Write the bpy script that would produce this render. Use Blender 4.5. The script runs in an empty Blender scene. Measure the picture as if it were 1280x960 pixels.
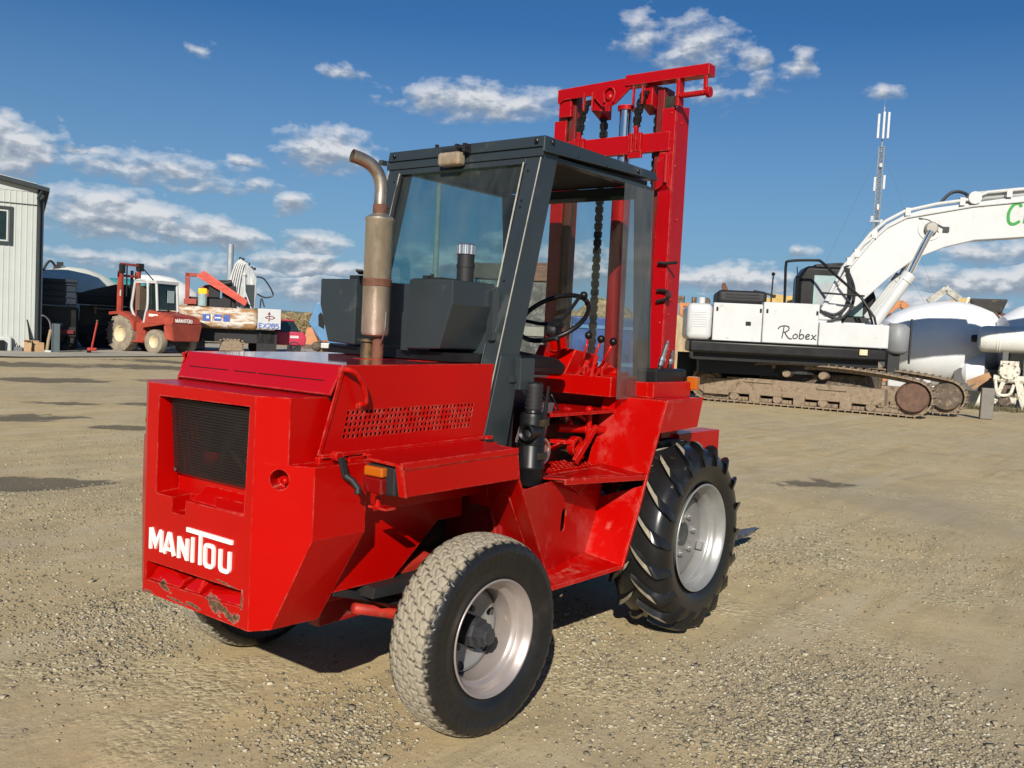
import bpy, bmesh, math, random
from mathutils import Vector, Matrix, noise
random.seed(7)
R = math.radians
scene = bpy.context.scene
COL = scene.collection

# ------------------------------------------------------------------ helpers
def link(name, me, m=None, parent=None, smooth=False, bevel=0.0, segs=2):
    o = bpy.data.objects.new(name, me)
    COL.objects.link(o)
    if m is not None:
        for x in (m if isinstance(m, (list, tuple)) else [m]):
            me.materials.append(x)
    if parent is not None:
        o.parent = parent
    if smooth:
        for p in me.polygons: p.use_smooth = True
    if bevel:
        b = o.modifiers.new('Bevel', 'BEVEL'); b.width = bevel; b.segments = segs
        b.limit_method = 'ANGLE'; b.angle_limit = R(28)
    return o

def tag(o, label=None, cat=None, group=None, kind=None):
    if label: o['label'] = label
    if cat: o['category'] = cat
    if group: o['group'] = group
    if kind: o['kind'] = kind
    return o

def empty(name, loc=(0, 0, 0), rz=0.0):
    o = bpy.data.objects.new(name, None); COL.objects.link(o)
    o.location = loc; o.rotation_euler = (0, 0, rz); o.empty_display_size = .2
    return o

def thing(name, label, cat, loc=(0, 0, 0), rz=0.0, group=None):
    return tag(empty(name, loc, rz), label, cat, group)

class MB:
    """collects simple solids; every vertex passes through self.M"""
    def __init__(s, M=None): s.v = []; s.f = []; s.mi = []; s.M = M or Matrix(); s.cm = 0
    def add(s, vs, fs):
        n = len(s.v)
        s.v += [s.M @ Vector(v) for v in vs]
        s.f += [[n + i for i in f] for f in fs]; s.mi += [s.cm] * len(fs); return s
    def box(s, x0, x1, y0, y1, z0, z1):
        vs = [(x, y, z) for x in (x0, x1) for y in (y0, y1) for z in (z0, z1)]
        return s.add(vs, [(0, 1, 3, 2), (4, 6, 7, 5), (0, 4, 5, 1), (2, 3, 7, 6), (0, 2, 6, 4), (1, 5, 7, 3)])
    def hexa(s, a, b):           # two matching quads / polygons
        n = len(a)
        return s.add(list(a) + list(b), [tuple(range(n))[::-1], tuple(range(n, 2 * n))] +
                     [(i, (i + 1) % n, n + (i + 1) % n, n + i) for i in range(n)])
    def prism(s, prof, axis, a, b):   # prof: 2D points; axis extruded
        def P(p, t):
            return {'x': (t, p[0], p[1]), 'y': (p[0], t, p[1]), 'z': (p[0], p[1], t)}[axis]
        return s.hexa([P(p, a) for p in prof], [P(p, b) for p in prof])
    def plate(s, pts, th):       # planar polygon given thickness th along its normal
        p = [Vector(q) for q in pts]
        n = Vector((0, 0, 0))
        for i in range(len(p)):
            a, b = p[i], p[(i + 1) % len(p)]; n += a.cross(b)
        n.normalize()
        return s.hexa([q - n * th / 2 for q in p], [q + n * th / 2 for q in p])
    def bar(s, p0, p1, w, h, up=(0, 0, 1)):
        p0, p1 = Vector(p0), Vector(p1); d = (p1 - p0).normalized()
        u = Vector(up); u = (u - d * u.dot(d))
        if u.length < 1e-4: u = Vector((1, 0, 0)) - d * d.x
        u.normalize(); r = d.cross(u)
        q = [r * a * w / 2 + u * b * h / 2 for a, b in ((-1, -1), (1, -1), (1, 1), (-1, 1))]
        return s.hexa([p0 + k for k in q], [p1 + k for k in q])
    def tube(s, pts, r, n=12, caps=True, closed=False):
        pts = [Vector(p) for p in pts]; N = len(pts)
        rr = r if isinstance(r, (list, tuple)) else [r] * N
        vs = []; prev = None
        for i, p in enumerate(pts):
            if closed: d = pts[(i + 1) % N] - pts[i - 1]
            else: d = pts[min(i + 1, N - 1)] - pts[max(i - 1, 0)]
            d.normalize()
            if prev is None:
                u = Vector((0, 0, 1)) if abs(d.z) < .9 else Vector((1, 0, 0))
            else: u = prev
            u = (u - d * u.dot(d)).normalized(); prev = u; w = d.cross(u)
            for k in range(n):
                a = 2 * math.pi * k / n
                vs.append(p + (u * math.cos(a) + w * math.sin(a)) * rr[i])
        fs = []
        for i in range(N if closed else N - 1):
            j = (i + 1) % N
            for k in range(n):
                k2 = (k + 1) % n
                fs.append((i * n + k, i * n + k2, j * n + k2, j * n + k))
        if caps and not closed:
            fs.append(tuple(range(n))[::-1]); fs.append(tuple((N - 1) * n + k for k in range(n)))
        return s.add(vs, fs)
    def lathe(s, prof, n=48, axis='y', c=(0, 0, 0), cap=False, a0=0.0, a1=2 * math.pi):
        full = abs(a1 - a0 - 2 * math.pi) < 1e-6
        m = n if full else n + 1
        vs = []
        for i in range(m):
            a = a0 + (a1 - a0) * i / n; ca, sa = math.cos(a), math.sin(a)
            for r, t in prof:
                v = {'y': (r * ca, t, r * sa), 'z': (r * ca, r * sa, t), 'x': (t, r * ca, r * sa)}[axis]
                vs.append((v[0] + c[0], v[1] + c[1], v[2] + c[2]))
        k = len(prof); fs = []
        for i in range(n):
            j = (i + 1) % m
            for q in range(k - 1):
                fs.append((i * k + q, i * k + q + 1, j * k + q + 1, j * k + q))
        if cap:
            fs.append(tuple(i * k for i in range(m))); fs.append(tuple(i * k + k - 1 for i in range(m))[::-1])
        return s.add(vs, fs)
    def sphere(s, c, r, n=16, m=10, sc=(1, 1, 1)):
        prof = [(r * math.sin(math.pi * i / m), -r * math.cos(math.pi * i / m)) for i in range(m + 1)]
        old = s.M; s.M = old @ Matrix.Translation(c) @ Matrix.Diagonal((sc[0], sc[1], sc[2], 1))
        s.lathe(prof, n, 'z'); s.M = old; return s
    def mesh(s, name, merge=1e-5):
        me = bpy.data.meshes.new(name)
        me.from_pydata([tuple(v) for v in s.v], [], s.f)
        for p, i in zip(me.polygons, s.mi): p.material_index = i
        bm = bmesh.new(); bm.from_mesh(me)
        if merge: bmesh.ops.remove_doubles(bm, verts=bm.verts, dist=merge)
        bmesh.ops.recalc_face_normals(bm, faces=bm.faces)
        bm.to_mesh(me); bm.free()
        return me
    def build(s, name, m, parent=None, smooth=False, bevel=0.0, segs=2, merge=1e-5):
        return link(name, s.mesh(name, merge), m, parent, smooth, bevel, segs)

def autosmooth(o, ang=35):
    me = o.data
    bm = bmesh.new(); bm.from_mesh(me)
    for f in bm.faces: f.smooth = True
    for e in bm.edges:
        if len(e.link_faces) == 2 and e.calc_face_angle(0) > R(ang): e.smooth = False
    bm.to_mesh(me); bm.free(); return o

def boolcut(o, cutters):
    """cut closed solids out of o, then discard them"""
    tmp = []
    for mb in cutters:
        c = bpy.data.objects.new('cut', mb.mesh('cut')); COL.objects.link(c); tmp.append(c)
        md = o.modifiers.new('b', 'BOOLEAN'); md.operation = 'DIFFERENCE'; md.object = c; md.solver = 'EXACT'
    bpy.context.view_layer.update()
    dg = bpy.context.evaluated_depsgraph_get()
    me = bpy.data.meshes.new_from_object(o.evaluated_get(dg))
    for md in [m for m in o.modifiers if m.type == 'BOOLEAN']: o.modifiers.remove(md)
    o.data = me
    for c in tmp: bpy.data.objects.remove(c)
    return o

def smooth_path(pts, n=6, closed=False):
    P = [Vector(p) for p in pts]; N = len(P); out = []
    rng = range(N) if closed else range(N - 1)
    for i in rng:
        g = (lambda k: P[k % N]) if closed else (lambda k: P[max(0, min(N - 1, k))])
        a, b, c, d = g(i - 1), g(i), g(i + 1), g(i + 2)
        for k in range(n):
            t = k / n
            out.append(.5 * ((2 * b) + (-a + c) * t + (2 * a - 5 * b + 4 * c - d) * t * t + (-a + 3 * b - 3 * c + d) * t ** 3))
    if not closed: out.append(P[-1])
    return out

def ribbon(mb, pts2, th, frame, depth, lift=0.0, closed=False):
    """raised letter stroke: 2D polyline -> mitred strip. frame(u,v,w)->3D"""
    P = [Vector((p[0], p[1])) for p in pts2]; N = len(P); L = []; Rr = []
    for i in range(N):
        if closed: a, c = P[i - 1], P[(i + 1) % N]
        else: a, c = P[max(i - 1, 0)], P[min(i + 1, N - 1)]
        d1 = (P[i] - a); d2 = (c - P[i])
        if d1.length < 1e-9: d1 = d2
        if d2.length < 1e-9: d2 = d1
        d1 = d1.normalized(); d2 = d2.normalized()
        n1 = Vector((-d1.y, d1.x)); n2 = Vector((-d2.y, d2.x)); m = (n1 + n2)
        if m.length < 1e-6: m = n1
        m.normalize(); k = th / 2 / max(.45, m.dot(n1))
        L.append(P[i] + m * k); Rr.append(P[i] - m * k)
    vs = []
    for l, r in zip(L, Rr):
        vs += [frame(l.x, l.y, lift + depth), frame(r.x, r.y, lift + depth), frame(r.x, r.y, lift - .001), frame(l.x, l.y, lift - .001)]
    fs = []
    for i in range(N if closed else N - 1):
        j = (i + 1) % N
        for k in range(4):
            k2 = (k + 1) % 4
            fs.append((i * 4 + k, i * 4 + k2, j * 4 + k2, j * 4 + k))
    if not closed: fs += [(3, 2, 1, 0), tuple((N - 1) * 4 + k for k in range(4))]
    mb.add(vs, fs)

def copy_tree(o, parent=None):
    c = o.copy(); COL.objects.link(c)
    if parent is not None: c.parent = parent
    for ch in [x for x in bpy.data.objects if x.parent == o]:
        copy_tree(ch, c)
    return c

# ------------------------------------------------------------------ materials
def N(nt, t, **kw):
    n = nt.nodes.new(t)
    for k, v in kw.items():
        if k.startswith('i_'): n.inputs[k[2:].replace('_', ' ')].default_value = v
        else: setattr(n, k, v)
    return n

def ramp(nt, fac, stops):
    r = nt.nodes.new('ShaderNodeValToRGB'); nt.links.new(fac, r.inputs[0])
    e = r.color_ramp.elements
    while len(e) < len(stops): e.new(.5)
    for x, (p, c) in zip(e, stops):
        x.position = p; x.color = c if len(c) == 4 else (*c, 1)
    return r.outputs[0]

def mixc(nt, fac, a, b, mode='MIX'):
    m = nt.nodes.new('ShaderNodeMix'); m.data_type = 'RGBA'; m.blend_type = mode
    for sock, val in ((m.inputs['Factor'], fac), (m.inputs['A'], a), (m.inputs['B'], b)):
        pass
    ins = {'F': m.inputs[0], 'A': m.inputs[6], 'B': m.inputs[7]}
    for k, val in (('F', fac), ('A', a), ('B', b)):
        if isinstance(val, bpy.types.NodeSocket): nt.links.new(val, ins[k])
        elif k == 'F': ins[k].default_value = val
        else: ins[k].default_value = (*val, 1) if len(val) == 3 else val
    return m.outputs[2]

def math_(nt, op, a, b=None, c=None):
    m = nt.nodes.new('ShaderNodeMath'); m.operation = op
    for i, v in enumerate((a, b, c)):
        if v is None: continue
        if isinstance(v, bpy.types.NodeSocket): nt.links.new(v, m.inputs[i])
        else: m.inputs[i].default_value = v
    return m.outputs[0]

def noise_(nt, scale, detail=4, rough=.55, vec=None, dist=0.0):
    n = N(nt, 'ShaderNodeTexNoise'); n.inputs['Scale'].default_value = scale
    n.inputs['Detail'].default_value = detail; n.inputs['Roughness'].default_value = rough
    n.inputs['Distortion'].default_value = dist
    if vec is not None: nt.links.new(vec, n.inputs['Vector'])
    return n.outputs['Fac']

def objco(nt, sc=(1, 1, 1)):
    t = N(nt, 'ShaderNodeTexCoord'); m = N(nt, 'ShaderNodeMapping')
    m.inputs['Scale'].default_value = sc
    nt.links.new(t.outputs['Object'], m.inputs['Vector']); return m.outputs[0]

def M(name, col, rough=.5, metal=0.0, var=.12, vscale=3.0, dirt=0.0, dirtcol=(.16, .12, .08), dscale=6.0,
      bump=0.0, bscale=60.0, coat=0.0, rvar=.1, stretch=(1, 1, 1), spec=.5, trans=0.0, alpha=1.0, ior=1.45):
    m = bpy.data.materials.new(name); m.use_nodes = True; nt = m.node_tree
    b = nt.nodes['Principled BSDF']; co = objco(nt, stretch)
    n1 = noise_(nt, vscale, 5, .6, co)
    c0 = tuple(max(0, x * (1 - var)) for x in col); c1 = tuple(min(1, x * (1 + var)) for x in col)
    c = ramp(nt, n1, [(.3, c0), (.7, c1)])
    rgh = math_(nt, 'MULTIPLY_ADD', n1, rvar * 2, rough - rvar)
    if dirt > 0:
        n2 = noise_(nt, dscale, 8, .68, co, .3)
        lo = .5 + .22 * (1 - dirt * 2)
        d = ramp(nt, n2, [(max(0, lo - .04), (0, 0, 0)), (min(1, lo + .1), (1, 1, 1))])
        c = mixc(nt, d, c, dirtcol)
        rgh = math_(nt, 'MAXIMUM', rgh, math_(nt, 'MULTIPLY', d, .8))
    nt.links.new(c, b.inputs['Base Color']); nt.links.new(rgh, b.inputs['Roughness'])
    b.inputs['Metallic'].default_value = metal
    b.inputs['Specular IOR Level'].default_value = spec
    b.inputs['Coat Weight'].default_value = coat; b.inputs['Coat Roughness'].default_value = .08
    b.inputs['Transmission Weight'].default_value = trans; b.inputs['Alpha'].default_value = alpha
    b.inputs['IOR'].default_value = ior
    if bump:
        bp = N(nt, 'ShaderNodeBump'); bp.inputs['Strength'].default_value = min(1, bump); bp.inputs['Distance'].default_value = .004
        nt.links.new(noise_(nt, bscale, 6, .6, co), bp.inputs['Height']); nt.links.new(bp.outputs[0], b.inputs['Normal'])
    return m

def red_paint(name, base=(.395, .0012, .0005), rough=.34, chips_and_glints=True):
    m = bpy.data.materials.new(name); m.use_nodes = True; nt = m.node_tree
    b = nt.nodes['Principled BSDF']; co = objco(nt)
    big = noise_(nt, 1.3, 4, .55, co); fine = noise_(nt, 45, 6, .6, co)
    c = ramp(nt, big, [(.3, tuple(x * .88 for x in base)), (.7, tuple(min(1, x * 1.08) for x in base))])
    # faint road dust film
    dn = noise_(nt, 4.5, 8, .7, co, .4)
    dm = ramp(nt, dn, [(.6, (0, 0, 0)), (.85, (.09, .09, .09))])
    c = mixc(nt, dm, c, (.26, .05, .03))
    rg = math_(nt, 'MULTIPLY_ADD', noise_(nt, 7, 6, .65, co), .3, rough - .13)
    if chips_and_glints:
        sn = ramp(nt, noise_(nt, 17, 8, .72, co, .8), [(.86, (0, 0, 0)), (.87, (1, 1, 1))])
        c = mixc(nt, sn, c, (.09, .02, .012))
    if chips_and_glints:
        bv = N(nt, 'ShaderNodeBevel', samples=3); bv.inputs['Radius'].default_value = .007
        gn = N(nt, 'ShaderNodeNewGeometry'); dt = N(nt, 'ShaderNodeVectorMath', operation='DOT_PRODUCT')
        nt.links.new(bv.outputs[0], dt.inputs[0]); nt.links.new(gn.outputs['Normal'], dt.inputs[1])
        eg = ramp(nt, dt.outputs['Value'], [(.90, (1, 1, 1)), (.985, (0, 0, 0))])
        wn_ = noise_(nt, 21, 6, .7, co, .5)
        c = mixc(nt, math_(nt, 'MULTIPLY', eg, ramp(nt, wn_, [(.42, (0, 0, 0)), (.7, (.75, .75, .75))])), c, (.5, .2, .15))  # pale edge tint: worn paint plus an edge highlight put into the colour
        c = mixc(nt, math_(nt, 'MULTIPLY', eg, ramp(nt, noise_(nt, 33, 5, .7, co, .8), [(.60, (0, 0, 0)), (.66, (.9, .9, .9))])), c, (.06, .025, .015))
    nt.links.new(c, b.inputs['Base Color']); nt.links.new(rg, b.inputs['Roughness'])
    b.inputs['Specular IOR Level'].default_value = .25; b.inputs['Specular Tint'].default_value = (1, .5, .42, 1); b.inputs['Coat Weight'].default_value = .12; b.inputs['Coat Roughness'].default_value = .12
    bp = N(nt, 'ShaderNodeBump'); bp.inputs['Strength'].default_value = .32; bp.inputs['Distance'].default_value = .003
    h = math_(nt, 'MULTIPLY_ADD', fine, .25, math_(nt, 'MULTIPLY', noise_(nt, 9, 3, .5, co), 2.0))
    nt.links.new(h, bp.inputs['Height']); nt.links.new(bp.outputs[0], b.inputs['Normal'])
    return m

def scar_paint():
    """red paint of the counterweight with worn-through rusty scars along its lower edge"""
    m = red_paint('counterweight_red_paint'); nt = m.node_tree; b = nt.nodes['Principled BSDF']
    t = N(nt, 'ShaderNodeTexCoord'); s = N(nt, 'ShaderNodeSeparateXYZ'); nt.links.new(t.outputs['Object'], s.inputs[0])
    def blob(cy, cz, ry, rz, slope=0.0):
        zz = math_(nt, 'SUBTRACT', s.outputs[2], cz)
        yy = math_(nt, 'SUBTRACT', s.outputs[1], cy)
        zz = math_(nt, 'SUBTRACT', zz, math_(nt, 'MULTIPLY', yy, slope))
        a = math_(nt, 'POWER', math_(nt, 'DIVIDE', yy, ry), 2.0); c = math_(nt, 'POWER', math_(nt, 'DIVIDE', zz, rz), 2.0)
        return math_(nt, 'SUBTRACT', 1.0, math_(nt, 'ADD', a, c))
    k = None
    for args in ((-.13, .545, .055, .026, .55), (-.2, .538, .09, .02, .35), (-.275, .53, .03, .022, 0), (.2, .548, .06, .014, .3), (.3, .503, .04, .007, 0), (-.01, .515, .06, .008, .1), (-.30, .60, .012, .05, 0), (.1, .51, .08, .006, .05), (-.2, .64, .08, .005, .1)):
        x = blob(*args); k = x if k is None else math_(nt, 'MAXIMUM', k, x)
    k = math_(nt, 'MAXIMUM', k, -1.2)
    n = noise_(nt, 40, 8, .72, t.outputs['Object'], .5)
    v = math_(nt, 'ADD', math_(nt, 'MULTIPLY', k, .24), n)
    mask = ramp(nt, v, [(.60, (0, 0, 0)), (.62, (1, 1, 1))])
    edge = ramp(nt, v, [(.585, (0, 0, 0)), (.60, (1, 1, 1)), (.64, (0, 0, 0))])
    old = b.inputs['Base Color'].links[0].from_socket
    inner = ramp(nt, noise_(nt, 60, 5, .7, t.outputs['Object']), [(.35, (.05, .022, .01)), (.65, (.13, .09, .05))])
    c = mixc(nt, mask, old, inner); c = mixc(nt, math_(nt, 'MULTIPLY', edge, .8), c, (.4, .3, .24))
    nt.links.new(c, b.inputs['Base Color'])
    return m

def dust_sheen_variant(name, lo, hi, amt, seed=(1, 1, 1)):
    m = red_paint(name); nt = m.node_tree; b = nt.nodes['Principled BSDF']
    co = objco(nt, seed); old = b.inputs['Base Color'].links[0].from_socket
    k = ramp(nt, noise_(nt, 3.4, 8, .72, co, .15), [(lo, (0, 0, 0)), (hi, (amt, amt, amt))])  # pale noise patches: cloudy reflections put into the paint colour, with dust film
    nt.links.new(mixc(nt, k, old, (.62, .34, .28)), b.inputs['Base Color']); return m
RED_DUST_SHEEN = dust_sheen_variant('red_paint_with_dust_and_sheen', .52, .85, .30)
RED_GLOSS = red_paint('polished_red_paint', rough=.2)
_g = RED_GLOSS.node_tree.nodes['Principled BSDF']; _g.inputs['Coat Weight'].default_value = 1.0; _g.inputs['Coat Roughness'].default_value = .05; _g.inputs['Specular IOR Level'].default_value = .5
RED = red_paint('red_paint'); RED_CW = scar_paint()
RED_M = red_paint('mast_red_paint', (.34, .0015, .005), .42)
RED_DIRTY = M('worn_orange_red_paint', (.36, .022, .012), .5, var=.3, vscale=9, dirt=.3, dscale=14)
RED_GREASY = M('greasy_red_mast_paint', (.2, .004, .006), .45, var=.3, vscale=6, dirt=.5, dirtcol=(.045, .03, .018), dscale=5, stretch=(2, 2, .35))
GREY = M('dark_grey_cab_paint', (.024, .032, .036), .38, var=.14, vscale=2.5, dirt=.16, dirtcol=(.07, .075, .075), dscale=5, bump=.15, bscale=30, coat=.15)
SEAM = M('cream_sealant', (.36, .35, .30), .6, var=.3, vscale=18)
BLACK = M('satin_black', (.0075, .0075, .008), .38, var=.3, spec=.35)
BLACKM = M('matt_black_plastic', (.013, .013, .014), .6, var=.3, bump=.2, bscale=120)
GREASE = M('greasy_steel', (.055, .048, .03), .45, metal=.5, var=.5, vscale=14, dirt=.4, dirtcol=(.16, .1, .05))
CHAIN = M('oiled_chain_steel', (.035, .03, .026), .4, metal=.6, var=.5, vscale=60)
CHROME = M('polished_chrome', (.72, .74, .76), .08, metal=1.0, var=.05, rvar=.03)
STEEL = M('bare_steel', (.45, .45, .44), .32, metal=1.0, var=.2, vscale=20)
SILVER = M('silver_wheel_paint', (.33, .33, .32), .38, metal=.5, var=.08, vscale=8, dirt=.1, dirtcol=(.38, .34, .28))
SILVER_D = M('dull_silver_disc_paint', (.225, .22, .21), .45, metal=.3, var=.1, vscale=8, dirt=.2, dirtcol=(.2, .17, .13), dscale=12)
SILVER_R = M('pinkish_silver_wheel_paint', (.37, .325, .305), .38, metal=.5, var=.08, vscale=7, dirt=.22, dirtcol=(.4, .33, .26), dscale=9)
EXH = M('weathered_exhaust_steel', (.50, .45, .36), .42, metal=.85, var=.25, vscale=12, dirt=.22, dirtcol=(.22, .13, .07), dscale=7, stretch=(1, 1, .5), bump=.25, bscale=40)
EXH_D = M('burnt_exhaust_steel', (.34, .29, .235), .38, metal=.85, var=.45, vscale=9, dirt=.3, dirtcol=(.15, .07, .035))
RUST = M('rust', (.12, .05, .028), .8, var=.4, vscale=20, bump=.5)
AMBER = M('amber_lens', (.42, .10, .006), .12, var=.1, coat=1)
REDLENS = M('red_lens', (.16, .003, .003), .12, var=.1, coat=1)
OLDLENS = M('yellowed_lamp_lens', (.25, .2, .14), .25, var=.35, vscale=22, dirt=.3, dirtcol=(.3, .16, .07), dscale=18)
WHITE_L = M('white_letter_paint', (.82, .8, .74), .45, var=.06, vscale=20, dirt=.04, dirtcol=(.25, .08, .04), dscale=30)
MESHBK = M('dark_perforated_steel', (.009, .006, .0055), .5, var=.4)

def glass(name, tint, alpha_dirt, rough=.02):
    m = bpy.data.materials.new(name); m.use_nodes = True; nt = m.node_tree; nt.nodes.clear()
    out = N(nt, 'ShaderNodeOutputMaterial'); tr = N(nt, 'ShaderNodeBsdfTransparent'); gl = N(nt, 'ShaderNodeBsdfGlossy'); df = N(nt, 'ShaderNodeBsdfDiffuse')
    tr.inputs[0].default_value = (*tint, 1); gl.inputs['Roughness'].default_value = rough
    df.inputs[0].default_value = (.4, .38, .34, 1)
    fr = N(nt, 'ShaderNodeFresnel'); gg = N(nt, 'ShaderNodeNewGeometry'); nt.links.new(math_(nt, 'MULTIPLY_ADD', gg.outputs['Backfacing'], 1 / 1.45 - 1.45, 1.45), fr.inputs[0])
    m1 = N(nt, 'ShaderNodeMixShader'); nt.links.new(fr.outputs[0], m1.inputs[0]); nt.links.new(tr.outputs[0], m1.inputs[1]); nt.links.new(gl.outputs[0], m1.inputs[2])
    co = objco(nt, (1, 1, .35))
    dn = ramp(nt, noise_(nt, 7, 8, .65, co), [(.35, (alpha_dirt * .35,) * 3), (.75, (alpha_dirt * 1.6,) * 3)])
    m2 = N(nt, 'ShaderNodeMixShader'); nt.links.new(dn, m2.inputs[0]); nt.links.new(m1.outputs[0], m2.inputs[1]); nt.links.new(df.outputs[0], m2.inputs[2])
    nt.links.new(m2.outputs[0], out.inputs[0]); return m
GLASS = glass('teal_tinted_glass', (.55, .74, .76), .05)
PLEXI = glass('dusty_clear_plexiglass', (.76, .78, .78), .10, .04)
WSGLASS = glass('dusty_windscreen_glass', (.86, .9, .9), .035)

# ================================================================== THE FORKLIFT
FL = thing('forklift', 'bright red rough terrain forklift with dark grey cab standing on the gravel in the foreground', 'forklift')

# ---- counterweight -------------------------------------------------
def ring(z, pts):
    return [(x, y, z) for x, y in pts]
def cw_outline(xr, yc, xs, ys, xf, zr=0):
    return [(xr, -yc), (xs, -ys), (xf, -ys), (xf, ys), (xs, ys), (xr, yc)]
mb = MB()
mid = ring(.842, cw_outline(-1.36, .342, -1.255, .545, -1.01)); top = ring(1.1, cw_outline(-1.36, .342, -1.255, .545, -1.01))
bot = [(-1.36, -.342, .497), (-1.32, -.418, .512), (-1.095, -.405, .50), (-1.095, .405, .50), (-1.32, .418, .512), (-1.36, .342, .497)]
n = 6
mb.add(bot + mid + top, [tuple(range(6))[::-1]] + [(k * n + i, k * n + (i + 1) % n, (k + 1) * n + (i + 1) % n, (k + 1) * n + i) for k in range(2) for i in range(n)] + [tuple(12 + i for i in range(6))])
cw = mb.build('counterweight', RED_CW, FL)
up = MB().prism([(-1.36, -.342), (-1.30, -.457), (-1.1, -.457), (-1.1, .457), (-1.30, .457), (-1.36, .342)], 'z', 1.09, 1.335)
rc = MB().hexa([(-1.4, .27, .9), (-1.4, -.298, .9), (-1.4, -.312, 1.295), (-1.4, .268, 1.287)], [(-1.17, .258, .92), (-1.17, -.285, .92), (-1.17, -.302, 1.287), (-1.17, .255, 1.28)])
slot = MB().hexa([(-1.4, .325, .548), (-1.4, -.3, .573), (-1.4, -.3, .634), (-1.4, .325, .626)], [(-1.26, .32, .55), (-1.26, -.29, .575), (-1.26, -.29, .632), (-1.26, .32, .624)])
hole = MB().lathe([(0.0001, -.2), (.036, -.2), (.036, .06), (.0001, .06)], 32, 'x', (0, 0, 0))
ch = Vector((-.258, -.06, 0)).normalized()
hole.v = [Matrix.Translation((-1.315, -.43, 1.047)) @ Matrix.Rotation(R(27), 4, 'Z') @ Vector(v) for v in hole.v]
notch = MB().box(-1.4, -1.28, .065, .155, .845, .92)
# upper body is merged into the casting first
bm2 = bpy.data.objects.new('u', up.mesh('u')); COL.objects.link(bm2)
md = cw.modifiers.new('u', 'BOOLEAN'); md.operation = 'UNION'; md.object = bm2; md.solver = 'EXACT'
bpy.context.view_layer.update()
cw.data = bpy.data.meshes.new_from_object(cw.evaluated_get(bpy.context.evaluated_depsgraph_get()))
cw.modifiers.clear(); bpy.data.objects.remove(bm2)
boolcut(cw, [rc, slot, hole, notch])
b = cw.modifiers.new('Bevel', 'BEVEL'); b.width = .006; b.segments = 2; b.limit_method = 'ANGLE'; b.angle_limit = R(20)
# ribs inside the slot and lower lip of the grille recess
mb = MB()
mb.hexa([(-1.352, .31, .552), (-1.352, .10, .556), (-1.27, .10, .56), (-1.27, .31, .556)], [(-1.30, .31, .618), (-1.335, .10, .585), (-1.262, .10, .6), (-1.262, .31, .62)])
mb.hexa([(-1.35, .08, .557), (-1.35, -.02, .56), (-1.27, -.02, .565), (-1.27, .08, .56)], [(-1.33, .08, .57), (-1.30, -.0, .64), (-1.262, -.02, .64), (-1.262, .08, .61)])
mb.hexa([(-1.352, -.04, .56), (-1.352, -.285, .572), (-1.27, -.285, .58), (-1.27, -.04, .565)], [(-1.325, -.06, .585), (-1.325, -.27, .612), (-1.262, -.285, .62), (-1.262, -.04, .6)])
mb.build('towing_rib', RED_CW, cw, bevel=.006)
mb = MB()
mb.box(-1.275, -1.265, -.285, .25, .905, .99); mb.box(-1.2, -1.19, -.285, .25, .99, 1.07)
mb.hexa([(-1.345, .05, .902), (-1.345, -.285, .902), (-1.276, -.285, .902), (-1.276, .05, .902)], [(-1.343, .05, .907), (-1.343, -.285, .907), (-1.276, -.285, .955), (-1.276, .05, .955)])
mb.hexa([(-1.358, -.12, .903), (-1.358, -.288, .903), (-1.30, -.288, .903), (-1.30, -.05, .903)], [(-1.356, -.14, .905), (-1.356, -.288, .91), (-1.31, -.288, .932), (-1.31, -.05, .93)])
mb.build('grille_sill', RED_CW, cw, bevel=.004)
# tow pin inside round hole
MB(Matrix.Translation((-1.285, -.435, 1.042))).lathe([(.0001, -.02), (.011, -.02), (.014, -.01), (.014, .03), (.0001, .03)], 16, 'x').build('bolt_head', RED, cw, smooth=True)
# perforated grille: real holes
def perforated(name, x0, ya, yb, za, zb, pitch, hr, m, parent, place, square=False):
    nx = int(abs(yb - ya) / pitch) - (0 if square else 1); nz = int(abs(zb - za) / pitch)
    vs = []; fs = []; dy = (yb - ya) / (nx + (0 if square else .5)); dz = (zb - za) / nz
    for j in range(nz):
        for i in range(nx):
            off = 0 if square else (.5 if j % 2 else 0)
            y0 = ya + (i + off) * dy; z0 = za + j * dz
            cy = y0 + dy / 2; cz = z0 + dz / 2
            k = len(vs)
            outer = [(y0, z0), (y0 + dy, z0), (y0 + dy, z0 + dz), (y0, z0 + dz)]
            s = hr * (1 if square else 1.0)
            if square: inner = [(cy - s * abs(dy), cz - s * abs(dz)), (cy + s * abs(dy), cz - s * abs(dz)), (cy + s * abs(dy), cz + s * abs(dz)), (cy - s * abs(dy), cz + s * abs(dz))]
            else: inner = [(cy, cz - s * abs(dz)), (cy + s * abs(dy), cz), (cy, cz + s * abs(dz)), (cy - s * abs(dy), cz)]
            if dy < 0 and square: inner = [inner[1], inner[0], inner[3], inner[2]]
            if dy < 0 and not square: inner = [inner[0], inner[3], inner[2], inner[1]]
            vs += [place(*p) for p in outer + inner]
            if square: fs += [(k + a, k + (a + 1) % 4, k + 4 + (a + 1) % 4, k + 4 + a) for a in range(4)]
            else: fs += [(k, k + 1, k + 4), (k + 1, k + 5, k + 4), (k + 1, k + 2, k + 5), (k + 2, k + 6, k + 5), (k + 2, k + 3, k + 6), (k + 3, k + 7, k + 6), (k + 3, k, k + 7), (k, k + 4, k + 7)]
    me = bpy.data.meshes.new(name); me.from_pydata(vs, [], fs)
    o = link(name, me, m, parent)
    sd = o.modifiers.new('s', 'SOLIDIFY'); sd.thickness = .0015
    return o
perforated('radiator_grille', 0, .244, -.302, .985, 1.279, .0105, .34, MESHBK, FL, lambda y, z: (-1.300 - (z - .985) * .08, y, z))
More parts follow.
